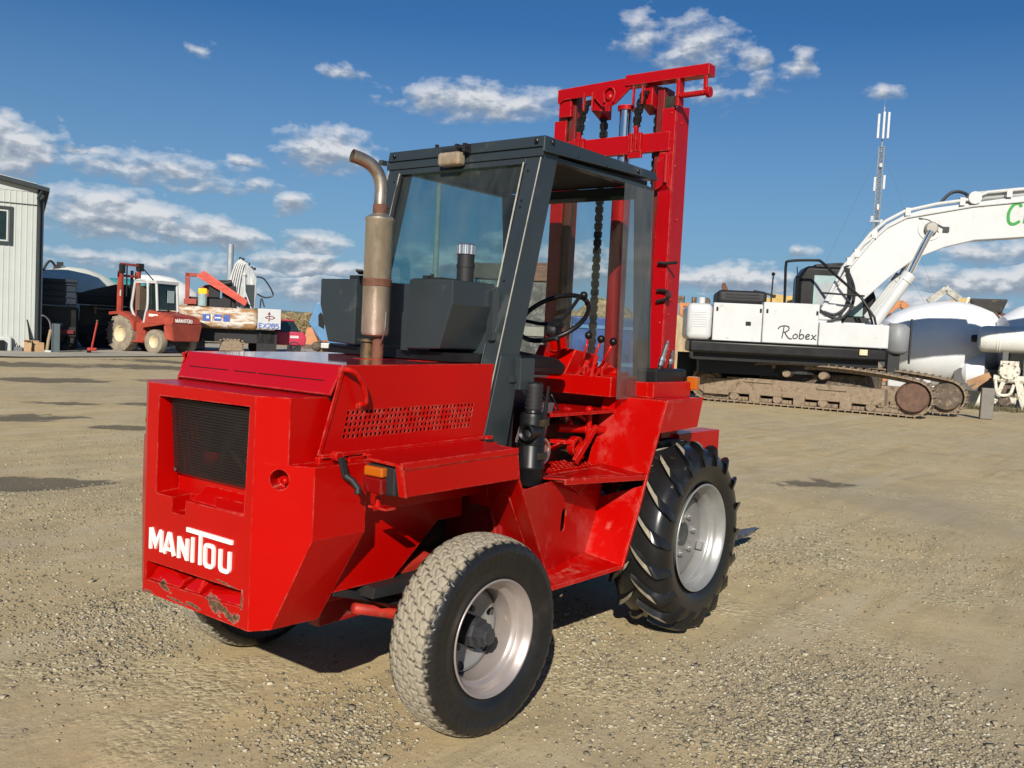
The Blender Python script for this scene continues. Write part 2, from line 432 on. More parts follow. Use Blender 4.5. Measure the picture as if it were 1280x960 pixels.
MB().box(-1.185, -1.175, -.3, .245, 1.07, 1.28).build('radiator', BLACKM, FL)
mb = MB(Matrix.Translation((-1.225, -.02, 1.13)))
mb.lathe([(.0001, -.008), (.035, -.008), (.035, .008), (.0001, .008)], 20, 'x')
for k in range(6):
    a = k * math.pi / 3
    mb.bar((0, .02 * math.cos(a), .02 * math.sin(a)), (0, .14 * math.cos(a), .14 * math.sin(a)), .05, .004, up=(1, .4, 0))
mb.build('radiator_fan', GREASE, FL)
for (y, z) in ((.215, 1.0), (-.26, 1.06)):
    MB(Matrix.Translation((-1.312, y, z))).lathe([(.0001, -.006), (.008, -.004), (.008, .003), (.0001, .003)], 10, 'x').build('grille_bolt', STEEL, FL)

# ---- raised lettering (word on the counterweight)
def Yx(zx): return .297 - .001318 * (zx - 115)
fr = lambda u, v, w: (-1.3605 - w, u, v)
mb = MB(); k = 0; z0, z1 = .679, .762; t = .0148
def st(pts, th=t, closed=False):
    global k; k += 1
    ribbon(mb, pts, th, fr, .007 + .0003 * (k % 5), 0, closed)
def X(a): return Yx(a)
st([(X(121), z0), (X(121), z1)]); st([(X(179), z0), (X(179), z1)]); st([(X(124), z1), (X(150), z0 + .02), (X(176), z1)], .015)
st([(X(196), z0), (X(220), z1 + .002)], .016); st([(X(245), z0), (X(221), z1 + .002)], .016); st([(X(206), z0 + .02), (X(236), z0 + .02)], .012)
st([(X(270), z0), (X(270), z1)]); st([(X(312), z0), (X(312), z1)]); st([(X(270), z1 - .004), (X(312), z0 + .004)], .015)
st([(X(338), z0), (X(338), z1 + .012)])
st([(X(376), z0), (X(376), z1 + .03)]); st([(X(308), z1 + .036), (X(524), z1 + .036)], .0165)
def rr(a, b, z0, z1, r=.014, n=4, open_top=False):
    pts = []
    ya, yb = X(a), X(b)
    if open_top:
        pts = [(ya, z1)]
        for q in range(n + 1): an = math.pi + q * math.pi / 2 / n; pts.append((ya - r - r * math.cos(an) * 1 - 2 * 0 - (0), z0 + r + r * math.sin(an)))
        pts = [(ya, z1), (ya, z0 + r)] + [(ya - r + r * math.cos(q * math.pi / 2 / n), z0 + r - r * math.sin(q * math.pi / 2 / n)) for q in range(1, n + 1)]
        pts += [(yb + r - r * math.sin(q * math.pi / 2 / n), z0 + r - r * math.cos(q * math.pi / 2 / n)) for q in range(n + 1)] + [(yb, z1)]
        return pts
    for (cy, cz, s) in ((ya - r, z0 + r, 0), (yb + r, z0 + r, 1), (yb + r, z1 - r, 2), (ya - r, z1 - r, 3)):
        for q in range(n + 1):
            an = math.pi / 2 * (s + q / n)
            pts.append((cy + r * math.cos(an), cz - r * math.sin(an)))
    return pts
st(rr(400, 440, z0 + .006, z1), closed=True)
st(rr(472, 514, z0 + .008, z1, open_top=True))
mb.build('raised_lettering', WHITE_L, cw)

# ---- engine hood -----------------------------------------------------
HY = .49
# hood side profile (x,z)
hp = [(-1.192, 1.13), (-1.093, 1.452), (-.235, 1.46), (-.27, 1.145)]
mb = MB()
mb.prism([(-1.15, 1.345), (-1.093, 1.452), (-.235, 1.46), (-.262, 1.2), (-.275, 1.2), (-.248, 1.448), (-1.085, 1.44), (-1.14, 1.338)], 'y', -HY + .006, HY - .006)
hood = mb.build('engine_hood', RED_GLOSS, FL, bevel=.004)
# side panels with square-hole grille cut through as real openings
gx0, gx1 = -1.078, -.362
def sidepanel(s):
    y0 = s * HY
    outer = [(-1.192, 1.13), (-1.093, 1.452), (-.235, 1.46), (-.27, 1.145)]
    g = [(-1.094, 1.181), (-1.072, 1.289), (-.352, 1.297), (-.375, 1.19)]
    vs = [(x, y0, z) for x, z in outer + g]
    fs = [(a, (a + 1) % 4, 4 + (a + 1) % 4, 4 + a) for a in range(4)]
    NX, NZ = 32, 5
    def P(u, v):
        ax = g[0][0] + (g[3][0] - g[0][0]) * u, g[0][1] + (g[3][1] - g[0][1]) * u
        bx = g[1][0] + (g[2][0] - g[1][0]) * u, g[1][1] + (g[2][1] - g[1][1]) * u
        return (ax[0] + (bx[0] - ax[0]) * v, y0, ax[1] + (bx[1] - ax[1]) * v)
    for i in range(NX):
        for j in range(NZ):
            k = len(vs)
            vs += [P(i / NX, j / NZ), P((i + 1) / NX, j / NZ), P((i + 1) / NX, (j + 1) / NZ), P(i / NX, (j + 1) / NZ)]
            a, c = .2, .8
            vs += [P((i + a) / NX, (j + a) / NZ), P((i + c) / NX, (j + a) / NZ), P((i + c) / NX, (j + c) / NZ), P((i + a) / NX, (j + c) / NZ)]
            fs += [(k + q, k + (q + 1) % 4, k + 4 + (q + 1) % 4, k + 4 + q) for q in range(4)]
    me = bpy.data.meshes.new('hood_side'); me.from_pydata(vs, [], fs)
    bm = bmesh.new(); bm.from_mesh(me); bmesh.ops.remove_doubles(bm, verts=bm.verts, dist=1e-5); bmesh.ops.recalc_face_normals(bm, faces=bm.faces); bm.to_mesh(me); bm.free()
    o = link('side_panel', me, RED, hood); sd = o.modifiers.new('s', 'SOLIDIFY'); sd.thickness = .004; sd.offset = 0
    # edge strips, rail
    q = MB(); e = s * .004
    q.bar((-1.196, y0 + e, 1.13), (-1.096, y0 + e, 1.45), .006, .016, up=(1, 0, 0))
    q.bar((-1.195, y0 + s * .01, 1.128), (-.262, y0 + s * .01, 1.144), .022, .014)
    q.box(-.29, -.25, y0 + s * .002, y0 + s * .03, 1.135, 1.15)
    q.build('side_rail', RED, hood, bevel=.002)
    # black sheet standing for the shaded void behind the grille
    MB().hexa([(-1.15, y0 - s * .05, 1.16), (-.3, y0 - s * .05, 1.16), (-.3, y0 - s * .05, 1.31), (-1.12, y0 - s * .05, 1.31)],
              [(-1.15, y0 - s * .055, 1.16), (-.3, y0 - s * .055, 1.16), (-.3, y0 - s * .055, 1.31), (-1.12, y0 - s * .055, 1.31)]).build('grille_void_sheet', BLACK, hood)
    # grab handle
    h = smooth_path([(-1.105, y0 + s * .002, 1.436), (-1.098, y0 + s * .03, 1.436), (-1.07, y0 + s * .04, 1.425), (-1.035, y0 + s * .042, 1.385), (-1.015, y0 + s * .04, 1.33), (-1.01, y0 + s * .03, 1.312), (-1.012, y0 + s * .002, 1.306)], 5)
    autosmooth(MB().tube(h, .0095, 10).box(-1.03, -.99, y0 + s * .001, y0 + s * .008, 1.293, 1.315).box(-1.118, -1.09, y0 + s * .001, y0 + s * .008, 1.425, 1.445).build('grab_handle', RED, hood))
    # rubber latch
    q = MB()
    q.tube([(-1.14, y0 + s * .02, 1.128), (-1.14, y0 + s * .05, 1.128)], .018, 14)
    lt = q.build('hood_latch', RED, hood)
    q = MB().bar((-1.138, y0 + s * .056, 1.125), (-1.122, y0 + s * .066 , 1.055), .026, .014, up=(0, 1, 0))
    q.tube([(-1.122, y0 + s * .062, 1.06), (-1.112, y0 + s * .09, 1.045), (-1.106, y0 + s * .115, 1.02), (-1.11, y0 + s * .118, 1.0)], [.014, .012, .013, .014], 10)
    q.build('rubber_strap', BLACKM, lt, bevel=.003)
for s in (-1, 1): sidepanel(s)
# black gap under the rear slope + thin seam lines
MB().box(-1.13, -1.08, -.47, .47, 1.325, 1.352).build('hood_gap_seal', BLACK, hood)
mb = MB()
for ya, yb in ((.43, .16), (.12, -.02), (-.04, -.42)):
    mb.hexa([(-1.1277, ya, 1.391), (-1.1277, yb, 1.391), (-1.1262, yb, 1.394), (-1.1262, ya, 1.394)], [(-1.12, ya, 1.388), (-1.12, yb, 1.388), (-1.119, yb, 1.391), (-1.119, ya, 1.391)])
mb.build('louvre_seam', BLACK, hood)
# body below the hood, between the counterweight and cab
for s in (-1, 1):
    mb = MB()
    mb.box(-1.06, -.2, s * .50 - .004, s * .50 + .004, .9, 1.118)
    mb.plate([(-1.07, s * .44, .60), (-.75, s * .44, .60), (-.5, s * .44, .8), (-.35, s * .44, .8), (-.35, s * .44, 1.1), (-1.07, s * .44, 1.1)], .012)
    mb.box(-1.025, -1.008, min(s * .40, s * .54), max(s * .40, s * .54), .84, 1.09)
    mb.box(-1.2, -.22, min(s * .478, s * .50), max(s * .478, s * .50), 1.1, 1.124)
    mb.bar((-1.02, s * .47, 1.0), (-1.0, s * .47, 1.0), .09, .1); mb.box(-1.03, -.25, s * .47 - .035, s * .47 + .035, 1.085, 1.10)
    mb.build('engine_bay_frame', RED, FL, bevel=.002)
# ---- rear fenders
def rear_fender(s):
    Y = lambda y: s * y
    q = MB()
    # top skin
    tp = [(-1.0, Y(.50)), (-.33, Y(.50)), (-.443, Y(.803)), (-1.09, Y(.803)), (-1.06, Y(.592)), (-1.0, Y(.55))]
    q.hexa([(x, y, 1.127 + .012 * (x + 1.09)) for x, y in tp], [(x, y, 1.115 + .012 * (x + 1.09)) for x, y in tp])
    # outer lip
    q.hexa([(-1.098, Y(.803), 1.128), (-.443, Y(.803), 1.138), (-.424, Y(.803), 1.015), (-1.068, Y(.803), 1.012)], [(-1.098, Y(.793), 1.128), (-.443, Y(.793), 1.138), (-.424, Y(.793), 1.015), (-1.068, Y(.793), 1.012)])
    # overlapping cover edge on the lip
    q.hexa([(-1.1, Y(.808), 1.136), (-.44, Y(.808), 1.145), (-.438, Y(.808), 1.118), (-1.096, Y(.808), 1.108)], [(-1.1, Y(.8), 1.136), (-.44, Y(.8), 1.145), (-.438, Y(.8), 1.118), (-1.096, Y(.8), 1.108)])
    q.hexa([(-1.095, Y(.808), 1.125), (-1.082, Y(.808), 1.125), (-1.058, Y(.808), 1.01), (-1.071, Y(.808), 1.01)], [(-1.095, Y(.77), 1.125), (-1.082, Y(.77), 1.125), (-1.058, Y(.77), 1.01), (-1.071, Y(.77), 1.01)])
    f = q.build('rear_fender', RED, FL, bevel=.004)
    # wheel arch front wall and outer strip
    q = MB()
    q.plate([(-.42, Y(.8), 1.02), (-.25, Y(.52), .84), (-.19, Y(.52), .7), (.02, Y(.52), .45), (0.0, Y(.70), .455)], .01)
    q.plate([(-.42, Y(.8), 1.02), (-.443, Y(.8), 1.14), (-.30, Y(.52), 1.125), (-.25, Y(.52), .84)], .01)
    q.plate([(-.25, Y(.52), .84), (-.30, Y(.52), 1.125), (-.30, Y(.40), 1.125), (-.25, Y(.40), .84)], .01)
    q.build('wheel_arch', RED, FL, bevel=.003)
    # tail lamp
    q = MB(); q.box(-1.065, -1.0, min(Y(.6), Y(.745)), max(Y(.6), Y(.745)), 1.005, 1.108)
    lh = q.build('tail_light', BLACKM, f, bevel=.008)
    MB().box(-1.09, -1.06, min(Y(.61), Y(.705)), max(Y(.61), Y(.705)), 1.068, 1.104).build('amber_lens', AMBER, lh, bevel=.008, segs=3)
    MB().box(-1.09, -1.06, min(Y(.61), Y(.705)), max(Y(.61), Y(.705)), 1.008, 1.066).build('red_lens', REDLENS, lh, bevel=.008, segs=3)
    q = MB(); q.box(-1.05, -1.0, min(Y(.6), Y(.69)), max(Y(.6), Y(.69)), .945, .953); q.tube([(-1.03, Y(.63), .95), (-1.03, Y(.63), .985)], [.014, .003], 8)
    q.build('lamp_bracket', RED, f)
for s in (-1, 1): rear_fender(s)
# ---- cab ---------------------------------------------------------------
WR = .49
# rear cab plane: x as a function of z
def cx(z): return -.294 + (z - 1.158) * (.046 + .294) / (2.434 - 1.158)
def cxf(z): return 1.155 - (z - 1.375) * .1
cab = empty('cab_frame'); cab.parent = FL; cab.location = (0, 0, 0)
bpy.data.objects.remove(cab)
mb = MB()
for s in (-1, 1):
    # rear slanted post: rear flange seen as wide plate from the window edge to the seam, then the side face
    yo, yi = s * WR, s * .405
    mb.hexa([(cx(1.15), yo, 1.15), (cx(1.15) + .16, yo, 1.15), (cx(1.15) + .16, yo - s * .05, 1.15), (cx(1.15) + .05, yi, 1.15), (cx(1.15), yi, 1.15)],
            [(cx(2.44), yo, 2.44), (cx(2.44) + .125, yo, 2.44), (cx(2.44) + .125, yo - s * .05, 2.44), (cx(2.44) + .05, yi, 2.44), (cx(2.44), yi, 2.44)])
    # lower gusset of the post
    mb.plate([(-.300, yo + s * .006, 1.10), (-.125, yo + s * .006, 1.095), (-.082, yo + s * .006, 1.34), (-.05, yo + s * .006, 1.5), (-.195, yo + s * .006, 1.5)], .01)
    # front post
    mb.hexa([(cxf(1.3) - .075, yo, 1.29), (cxf(1.3), yo, 1.29), (cxf(1.3), yo - s * .07, 1.29), (cxf(1.3) - .075, yo - s * .07, 1.29)],
            [(cxf(2.42) - .075, yo, 2.42), (cxf(2.42), yo, 2.42), (cxf(2.42), yo - s * .07, 2.42), (cxf(2.42) - .075, yo - s * .07, 2.42)])
# header and sill of the rear frame
mb.hexa([(cx(2.375), -.404, 2.375), (cx(2.375) + .05, -.404, 2.375), (cx(2.375) + .05, .404, 2.375), (cx(2.375), .404, 2.375)],
        [(cx(2.43), -.404, 2.43), (cx(2.43) + .05, -.404, 2.43), (cx(2.43) + .05, .404, 2.43), (cx(2.43), .404, 2.43)])
mb.hexa([(cx(1.43), -.404, 1.43), (cx(1.43) + .04, -.404, 1.43), (cx(1.43) + .04, .404, 1.43), (cx(1.43), .404, 1.43)],
        [(cx(1.80), -.404, 1.80), (cx(1.80) + .04, -.404, 1.80), (cx(1.80) + .04, .404, 1.80), (cx(1.80), .404, 1.80)])
mb.box(1.03, 1.05, -.43, .43, 2.36, 2.43)
for s in (-1, 1): mb.box(.12, 1.03, min(s * .44, s * .485), max(s * .44, s * .485), 2.40, 2.424)
cabf = mb.build('cab_frame', GREY, FL, bevel=.004)
# stiffener ridge + rivets on rear posts
for s in (-1, 1):
    for z in (2.2, 2.17, 1.83, 2.34):
        MB().sphere((cx(z) - .002, s * .43, z), .006, 8, 6).build('rivet', BLACK, cabf, smooth=True)
for s in (-1, 1):
    MB().bar((cx(1.16) - .002, s * (WR - .002), 1.16), (cx(2.40) - .002, s * (WR - .002), 2.40), .0035, .004).build('sealant_bead', SEAM, cabf)
    MB().bar((cx(1.82) - .004, s * .398, 1.80), (cx(2.37) - .004, s * .398, 2.38), .005, .005).build('sealant_bead', SEAM, cabf)
# glass
def gl(name, pts, m, parent, th=.005):
    return MB().plate(pts, th).build(name, m, parent)
gl('rear_window', [(cx(1.80) + .02, -.403, 1.80), (cx(2.375) + .02, -.403, 2.375), (cx(2.375) + .02, .403, 2.375), (cx(1.80) + .02, .403, 1.80)], GLASS, cabf)
gl('windscreen', [(cxf(1.32) - .035, -.418, 1.32), (cxf(2.38) - .035, -.418, 2.38), (cxf(2.38) - .035, .418, 2.38), (cxf(1.32) - .035, .418, 1.32)], WSGLASS, cabf)
gl('side_shield', [(.80, -.493, 1.278), (1.108, -.493, 1.278), (1.06, -.493, 2.40), (.765, -.493, 2.40)], PLEXI, cabf, .004)
gl('side_window', [(cx(1.45) + .17, .47, 1.45), (1.0, .47, 1.45), (.96, .47, 2.40), (cx(2.4) + .13, .47, 2.40)], WSGLASS, cabf)
mb = MB()
mb.bar((cx(1.8) - .002, .372, 1.81), (cx(2.37) - .002, .392, 2.37), .02, .01)
mb.build('window_gasket', BLACKM, cabf)
# roof
mb = MB()
mb.hexa([(.035, -.505, 2.425), (1.08, -.505, 2.46), (1.08, .505, 2.46), (.035, .505, 2.425)], [(.045, -.5, 2.5), (1.075, -.5, 2.502), (1.075, .5, 2.502), (.045, .5, 2.5)])
roof = mb.build('roof', GREY, FL, bevel=.006)
mb = MB()
mb.box(.028, .034, -.495, .495, 2.447, 2.453); mb.box(.0, .04, .505, .53, 2.43, 2.455); mb.bar((.04, -.508, 2.427), (1.08, -.508, 2.463), .01, .008); mb.box(.03, .04, -.50, .50, 2.405, 2.43)
mb.build('gutter', GREY, roof, bevel=.002)
mb = MB()
for x, y, z in ((.1, -.507, 2.475), (.87, -.507, 2.475)): mb.sphere((x, y, z), .012, 10, 6, (1, .5, 1))
for y in (-.46, .45): mb.sphere((.03, y, 2.475), .011, 10, 6, (.5, 1, 1))
for x in (.3, .55, .72): mb.sphere((x, -.512, 2.445), .005, 8, 5)
mb.tube([(.06, .18, 2.5), (.06, .18, 2.515)], .01, 8)
mb.build('bolt_head', BLACK, roof)
# headliner (dark inside)
MB().hexa([(.06, -.47, 2.40), (1.03, -.47, 2.43), (1.03, .47, 2.43), (.06, .47, 2.40)], [(.06, -.47, 2.42), (1.03, -.47, 2.45), (1.03, .47, 2.45), (.06, .47, 2.42)]).build('headliner', BLACKM, roof)
# rear work lamp
L0 = Vector((.0, .035, 2.415))
mb = MB(Matrix.Translation((0.0, .037, 2.42)))
mb.box(-.03, .03, -.082, .058, -.033, .033)
wl = mb.build('work_lamp', OLDLENS, cabf, bevel=.016, segs=3)
mb = MB(); mb.box(-.015, .03, -.07, -.055, 2.45, 2.49); mb.box(-.015, .03, -.02, -.005, 2.45, 2.49); mb.tube([(.0, -.075, 2.475), (.0, .0, 2.475)], .008, 8); mb.box(.01, .03, .01, .1, 2.46, 2.475)
mb.build('lamp_bracket', BLACKM, wl)
# wiper arm and front mirror bracket sticking out past the front post
mb = MB(); mb.tube([(1.36, -.38, 2.045), (1.365, -.43, 2.04), (1.365, -.50, 2.045)], .009, 8)
mb.build('mirror_arm', BLACKM, cabf)
mb = MB(); mb.tube(smooth_path([(1.37, -.38, 1.885), (1.365, -.43, 1.885), (1.36, -.462, 1.87), (1.36, -.465, 1.85), (1.365, -.43, 1.832), (1.37, -.38, 1.822)], 5), .010, 8)
mb.build('hand_loop', BLACKM, cabf)

# ---- side tanks behind the cab
def tank(ya, yb, lean, cut):
    # lean: y shift of the outer face at the bottom
    s = -1 if ya < 0 else 1
    o, i = (ya, yb) if abs(ya) > abs(yb) else (yb, ya)
    q = MB()
    x0, x1 = -.45, -.17
    P = lambda x: [(x, i, 1.81), (x, o, 1.81), (x, o, 1.81 - cut), (x, o - s * lean, 1.515), (x, i + (0 if s < 0 else 0), 1.508)]
    a = P(x0); b = P(x1)
    q.hexa(a, b)
    return q.build('oil_tank' if s < 0 else 'fuel_tank', GREY, FL, bevel=.006)
tr = tank(-.425, -.168, .065, .103)
tl = tank(.415, .168, .065, .12)
mb = MB()
mb.tube([(-.33, -.385, 1.80), (-.33, -.385, 1.925)], .037, 20); mb.tube([(-.33, -.385, 1.87), (-.33, -.385, 1.883)], .040, 20)
fil = mb.build('filler_neck', BLACKM, tr, smooth=False); autosmooth(fil)
mb = MB(Matrix.Translation((-.33, -.385, 1.925)))
prof = []
for k in range(72):
    a = 2 * math.pi * k / 72; r = .043 if (k // 3) % 2 else .0395
    prof.append((r * math.cos(a), r * math.sin(a)))
mb.prism(prof, 'z', 0, .04); mb.lathe([(.040, .04), (.033, .047), (.0001, .049)], 24, 'z')
mb.build('filler_cap', M('brushed_cap_metal', (.55, .56, .56), .28, metal=.9), tr, bevel=.0015)
mb = MB(); mb.box(-.4, -.37, -.23, -.2, 1.81, 1.83); mb.box(-.40, -.30, -.31, -.24, 1.811, 1.822); mb.tube([(-.36, -.22, 1.81), (-.36, -.22, 1.84)], .008, 8)
mb.box(-.44, -.3, -.4, -.18, 1.81, 1.814)
mb.build('tank_fitting', BLACKM, tr)
mb = MB(); mb.box(-.4, -.33, .19, .27, 1.811, 1.83); mb.bar((-.36, .23, 1.84), (-.5, .1, 1.845), .03, .008)
mb.build('tank_fitting', BLACKM, tl)
# bracket behind tank, dark panels in the gap
mb = MB(); mb.box(-.19, -.15, -.44, -.40, 1.50, 1.78); mb.box(-.21, -.13, -.46, -.43, 1.56, 1.60); mb.box(-.17, -.12, -.46, -.40, 1.47, 1.49)
mb.build('tank_bracket', GREY, cabf, bevel=.003)
mb = MB(); mb.box(-.30, -.29, -.17, .17, 1.47, 1.80)
mb.plate([(-.42, -.11, 1.50), (-.42, -.11, 1.66), (-.44, -.165, 1.70), (-.44, -.165, 1.50)], .01)
mb.build('heat_shield', GREY, FL)
MB().box(-.40, -.15, -.40, .40, 1.462, 1.50).build('cab_base', BLACK, FL)

# ---- exhaust
ex, ey = -.58, -.105
mb = MB()
mb.lathe([(.0001, 1.553), (.035, 1.553), (.055, 1.56), (.0595, 1.572), (.0595, 2.045), (.063, 2.05), (.063, 2.058), (.05, 2.067), (.03, 2.078), (.027, 2.09)], 40, 'z', (ex, ey, 0))
muf = mb.build('exhaust_muffler', EXH, FL); autosmooth(muf, 50)
mb = MB(Matrix.Translation((0, 0, 0)))
pth = smooth_path([(ex, ey, 2.075), (ex, ey, 2.13), (ex, ey, 2.19), (ex - .012, ey + .006, 2.24), (ex - .04, ey + .018, 2.275), (ex - .08, ey + .034, 2.295), (ex - .125, ey + .05, 2.305)], 6)
rad = [.0285] * 7 + [.028] * (len(pth) - 7)
mb.tube(pth, rad, 24, caps=False)
# inner wall for an open end
mb.tube(pth[-12:], .025, 24, caps=False)
autosmooth(mb.build('exhaust_stack', EXH_D, muf, merge=1e-5), 50)
MB().lathe([(.031, 2.07), (.0315, 2.115), (.029, 2.116)], 30, 'z', (ex, ey, 0)).build('stack_collar', RUST, muf, smooth=True)
mb = MB(); mb.lathe([(.0600, 1.768), (.0625, 1.77), (.0625, 1.798), (.0600, 1.80)], 40, 'z', (ex, ey, 0))
mb.bar((ex + .055, ey + .03, 1.78), (ex + .13, ey + .06, 1.78), .03, .008)
autosmooth(mb.build('muffler_strap', RUST, muf))
mb = MB(); mb.tube([(ex + .01, ey - .01, 1.45), (ex + .01, ey - .01, 1.555)], .025, 20)
autosmooth(mb.build('exhaust_pipe', RUST, muf))
mb = MB(); mb.tube([(ex - .0, ey + .045, 1.44), (ex - .0, ey + .045, 1.53)], .028, 20); mb.tube([(ex - .0, ey + .045, 1.53), (ex - .0, ey + .045, 1.542)], .041, 20)
autosmooth(mb.build('intake_stub', GREASE, FL))
mb = MB(); mb.tube([(ex, ey - .03, 1.51), (ex + .0, ey - .055, 1.565), (ex, ey - .062, 1.60), (ex, ey - .063, 1.66)], .003, 6)
mb.build('heat_wire', STEEL, muf)
# recess ring on the hood where the stacks pass
mb = MB(); mb.lathe([(.05, 1.4535), (.075, 1.4575), (.08, 1.4535)], 30, 'z', (ex, ey + .02, 0)); mb.box(-.47, -.36, -.32, -.20, 1.454, 1.4585)
mb.build('hood_opening_rim', RED, hood)
MB().box(ex - .06, ex + .06, -.08, .04, 1.452, 1.4575).build('soot_patch', BLACKM, hood)

# ---- things on the right post: grey box, air filter
MB().box(-.09, .015, -.53, -.495, 1.345, 1.488).build('relay_box', GREY, FL, bevel=.004)
MB().box(-.14, -.09, -.51, -.495, 1.38, 1.41).build('relay_bracket', GREY, FL)
mb = MB(Matrix.Translation((.0, -.545, 0)))
mb.lathe([(.0001, .915), (.057, .915), (.060, .925), (.060, .985), (.064, .99), (.064, 1.003), (.060, 1.008), (.060, 1.225), (.056, 1.24), (.04, 1.246), (.036, 1.26), (.036, 1.38), (.0001, 1.38)], 36, 'z')
af = mb.build('air_filter', BLACK, FL); autosmooth(af, 40)
mb = MB(); mb.lathe([(.03, .06), (.038, .0), (.042, -.02), (.036, -.028), (.026, -.02), (.022, .02)], 24, 'x', (-.065, -.575, 1.16))
mb.lathe([(.0605, 1.1), (.064, 1.1), (.064, 1.115), (.0605, 1.115)], 36, 'z', (0, -.545, 0))
mb.build('filter_inlet', BLACK, af)
for z in (1.05, 1.2): MB().bar((-.03, -.605, z), (.03, -.61, z + .005), .012, .03, up=(0, 0, 1)).build('filter_clamp', GREASE, af, bevel=.002)
mb = MB()
for k in range(6): mb.lathe([(.036, 1.255 + k * .02), (.042, 1.265 + k * .02), (.036, 1.275 + k * .02)], 24, 'z', (0, -.545, 0))
mb.build('rubber_bellows', BLACKM, af, smooth=True)
mb = MB(); mb.tube([(.075, -.55, 1.2), (.08, -.555, 1.25), (.115, -.54, 1.36)], [.014, .011, .006], 10)
mb.build('hand_brake_lever', BLACK, FL)
# dark inner wall under the cab + seat box
mb = MB(); mb.box(-.2, -.05, -.47, .47, .95, 1.36)
mb.box(-.05, .35, -.3, .3, .95, 1.36)
mb.build('seat_box', BLACKM, FL)
mb = MB(); mb.plate([(.12, -.36, 1.08), (.34, -.36, 1.06), (.42, -.36, 1.26), (.2, -.36, 1.27)], .01)
mb.build('console_plate', M('worn_grey_plate', (.09, .075, .08), .5, dirt=.2), FL)
mb = MB(Matrix.Translation((.27, -.40, 1.03)))
mb.lathe([(.0001, -.02), (.01, -.02), (.02, -.008), (.05, -.008), (.055, -.014), (.068, -.014), (.068, .02), (.0001, .02)], 28, 'y')
mb.build('adjuster_wheel', STEEL, FL, smooth=False)
# seat
mb = MB()
mb.hexa([(.1, -.28, 1.40), (.63, -.28, 1.385), (.68, -.26, 1.44), (.60, -.27, 1.475), (.1, -.28, 1.53)], [(.1, .2, 1.40), (.63, .2, 1.385), (.68, .18, 1.44), (.60, .19, 1.475), (.1, .2, 1.53)])
mb.hexa([(.08, -.25, 1.5), (.2, -.25, 1.5), (.14, -.25, 1.76), (.04, -.25, 1.76)], [(.08, .18, 1.5), (.2, .18, 1.5), (.14, .18, 1.76), (.04, .18, 1.76)])
seat = mb.build('seat', BLACK, FL, bevel=.03, segs=4)
MB().box(.05, .5, -.26, .18, 1.38, 1.415).build('seat_frame', M('seat_metal', (.06, .06, .065), .5), seat, bevel=.004)
# arm rail chrome loop left of steering wheel
mb = MB(); mb.tube(smooth_path([(.30, -.1, 1.55), (.34, -.12, 1.58), (.38, -.15, 1.75), (.35, -.13, 1.79), (.28, -.1, 1.79)], 5), .01, 10)
mb.build('arm_rail', STEEL, FL, smooth=True)
# steering wheel
SC = Vector((.80, -.06, 1.695)); tilt = Matrix.Translation(SC) @ Matrix.Rotation(R(-40), 4, 'Y') @ Matrix.Rotation(R(0), 4, 'X')
mb = MB(tilt)
mb.tube([(.205 * math.cos(a), .205 * math.sin(a), 0) for a in [2 * math.pi * k / 48 for k in range(48)]], .0135, 12, closed=True)
for a in (100, 220, 340):
    a = R(a); mb.tube([(0, 0, -.05), (.1 * math.cos(a), .1 * math.sin(a), -.035), (.2 * math.cos(a), .2 * math.sin(a), 0)], [.014, .01, .01], 8)
mb.lathe([(.0001, -.07), (.04, -.07), (.04, -.035), (.02, -.025), (.0001, -.025)], 20, 'z')
sw = mb.build('steering_wheel', BLACK, FL); autosmooth(sw)
mb = MB(tilt); mb.tube([(.12, -.16, .0), (.12, -.16, .05)], .012, 10); mb.sphere((.12, -.16, .065), .022)
mb.build('spinner_knob', BLACK, sw, smooth=True)
mb = MB(); mb.tube([(.82, -.05, 1.64), (.87, -.03, 1.5), (.95, 0, 1.3)], [.035, .045, .05], 14); mb.tube([(.83, -.06, 1.60), (.86, -.06, 1.53)], .055, 12)
autosmooth(mb.build('steering_column', RED, FL))
mb = MB(); mb.tube([(.82, -.05, 1.655), (.84, -.04, 1.60)], .045, 14); mb.tube([(.82, -.08, 1.6), (.72, -.16, 1.56), (.64, -.2, 1.58)], .006, 8); mb.sphere((.64, -.2, 1.58), .014)
mb.build('column_switch', BLACKM, FL, smooth=True)
# red console
mb = MB()
mb.box(.80, 1.12, -.455, .30, 1.285, 1.392)
mb.hexa([(.80, -.155, 1.392), (.80, .1, 1.392), (1.1, .1, 1.392), (1.1, -.155, 1.392)], [(.90, -.155, 1.525), (.90, .1, 1.54), (1.1, .1, 1.54), (1.1, -.155, 1.5)])
con = mb.build('valve_console', RED, FL, bevel=.005)
mb = MB()
for k, y in enumerate((-.225, -.28, -.34)):
    mb.box(.86, .98, y - .02, y + .02, 1.392, 1.44); mb.tube([(.85, y, 1.40), (.90, y - .01, 1.46)], .016, 8); mb.bar((.80, y - .01, 1.385), (.87, y - .01, 1.44), .015, .01)
    mb.tube([(.9, y, 1.42), (1.05, y + .02, 1.40)], .014, 8)
mb.sphere((.93, -.40, 1.41), .025, 10, 6); mb.sphere((.98, -.33, 1.43), .022, 10, 6); mb.box(.9, 1.0, -.44, -.38, 1.392, 1.415); mb.tube([(.83, -.31, 1.39), (.84, -.33, 1.50)], .012, 8)
mb.build('hydraulic_valve', RED, con)
for (y0, y1, z1) in ((-.225, -.262, 1.602), (-.28, -.343, 1.585), (-.34, -.42, 1.575)):
    lv = MB().tube([(.86, y0, 1.43), (.855, y1, z1)], [.008, .006], 8).build('control_lever', RED, FL, smooth=True)
    MB().sphere((.855, y1, z1 + .004), .0215, 16, 10).build('lever_knob', BLACK, lv, smooth=True)
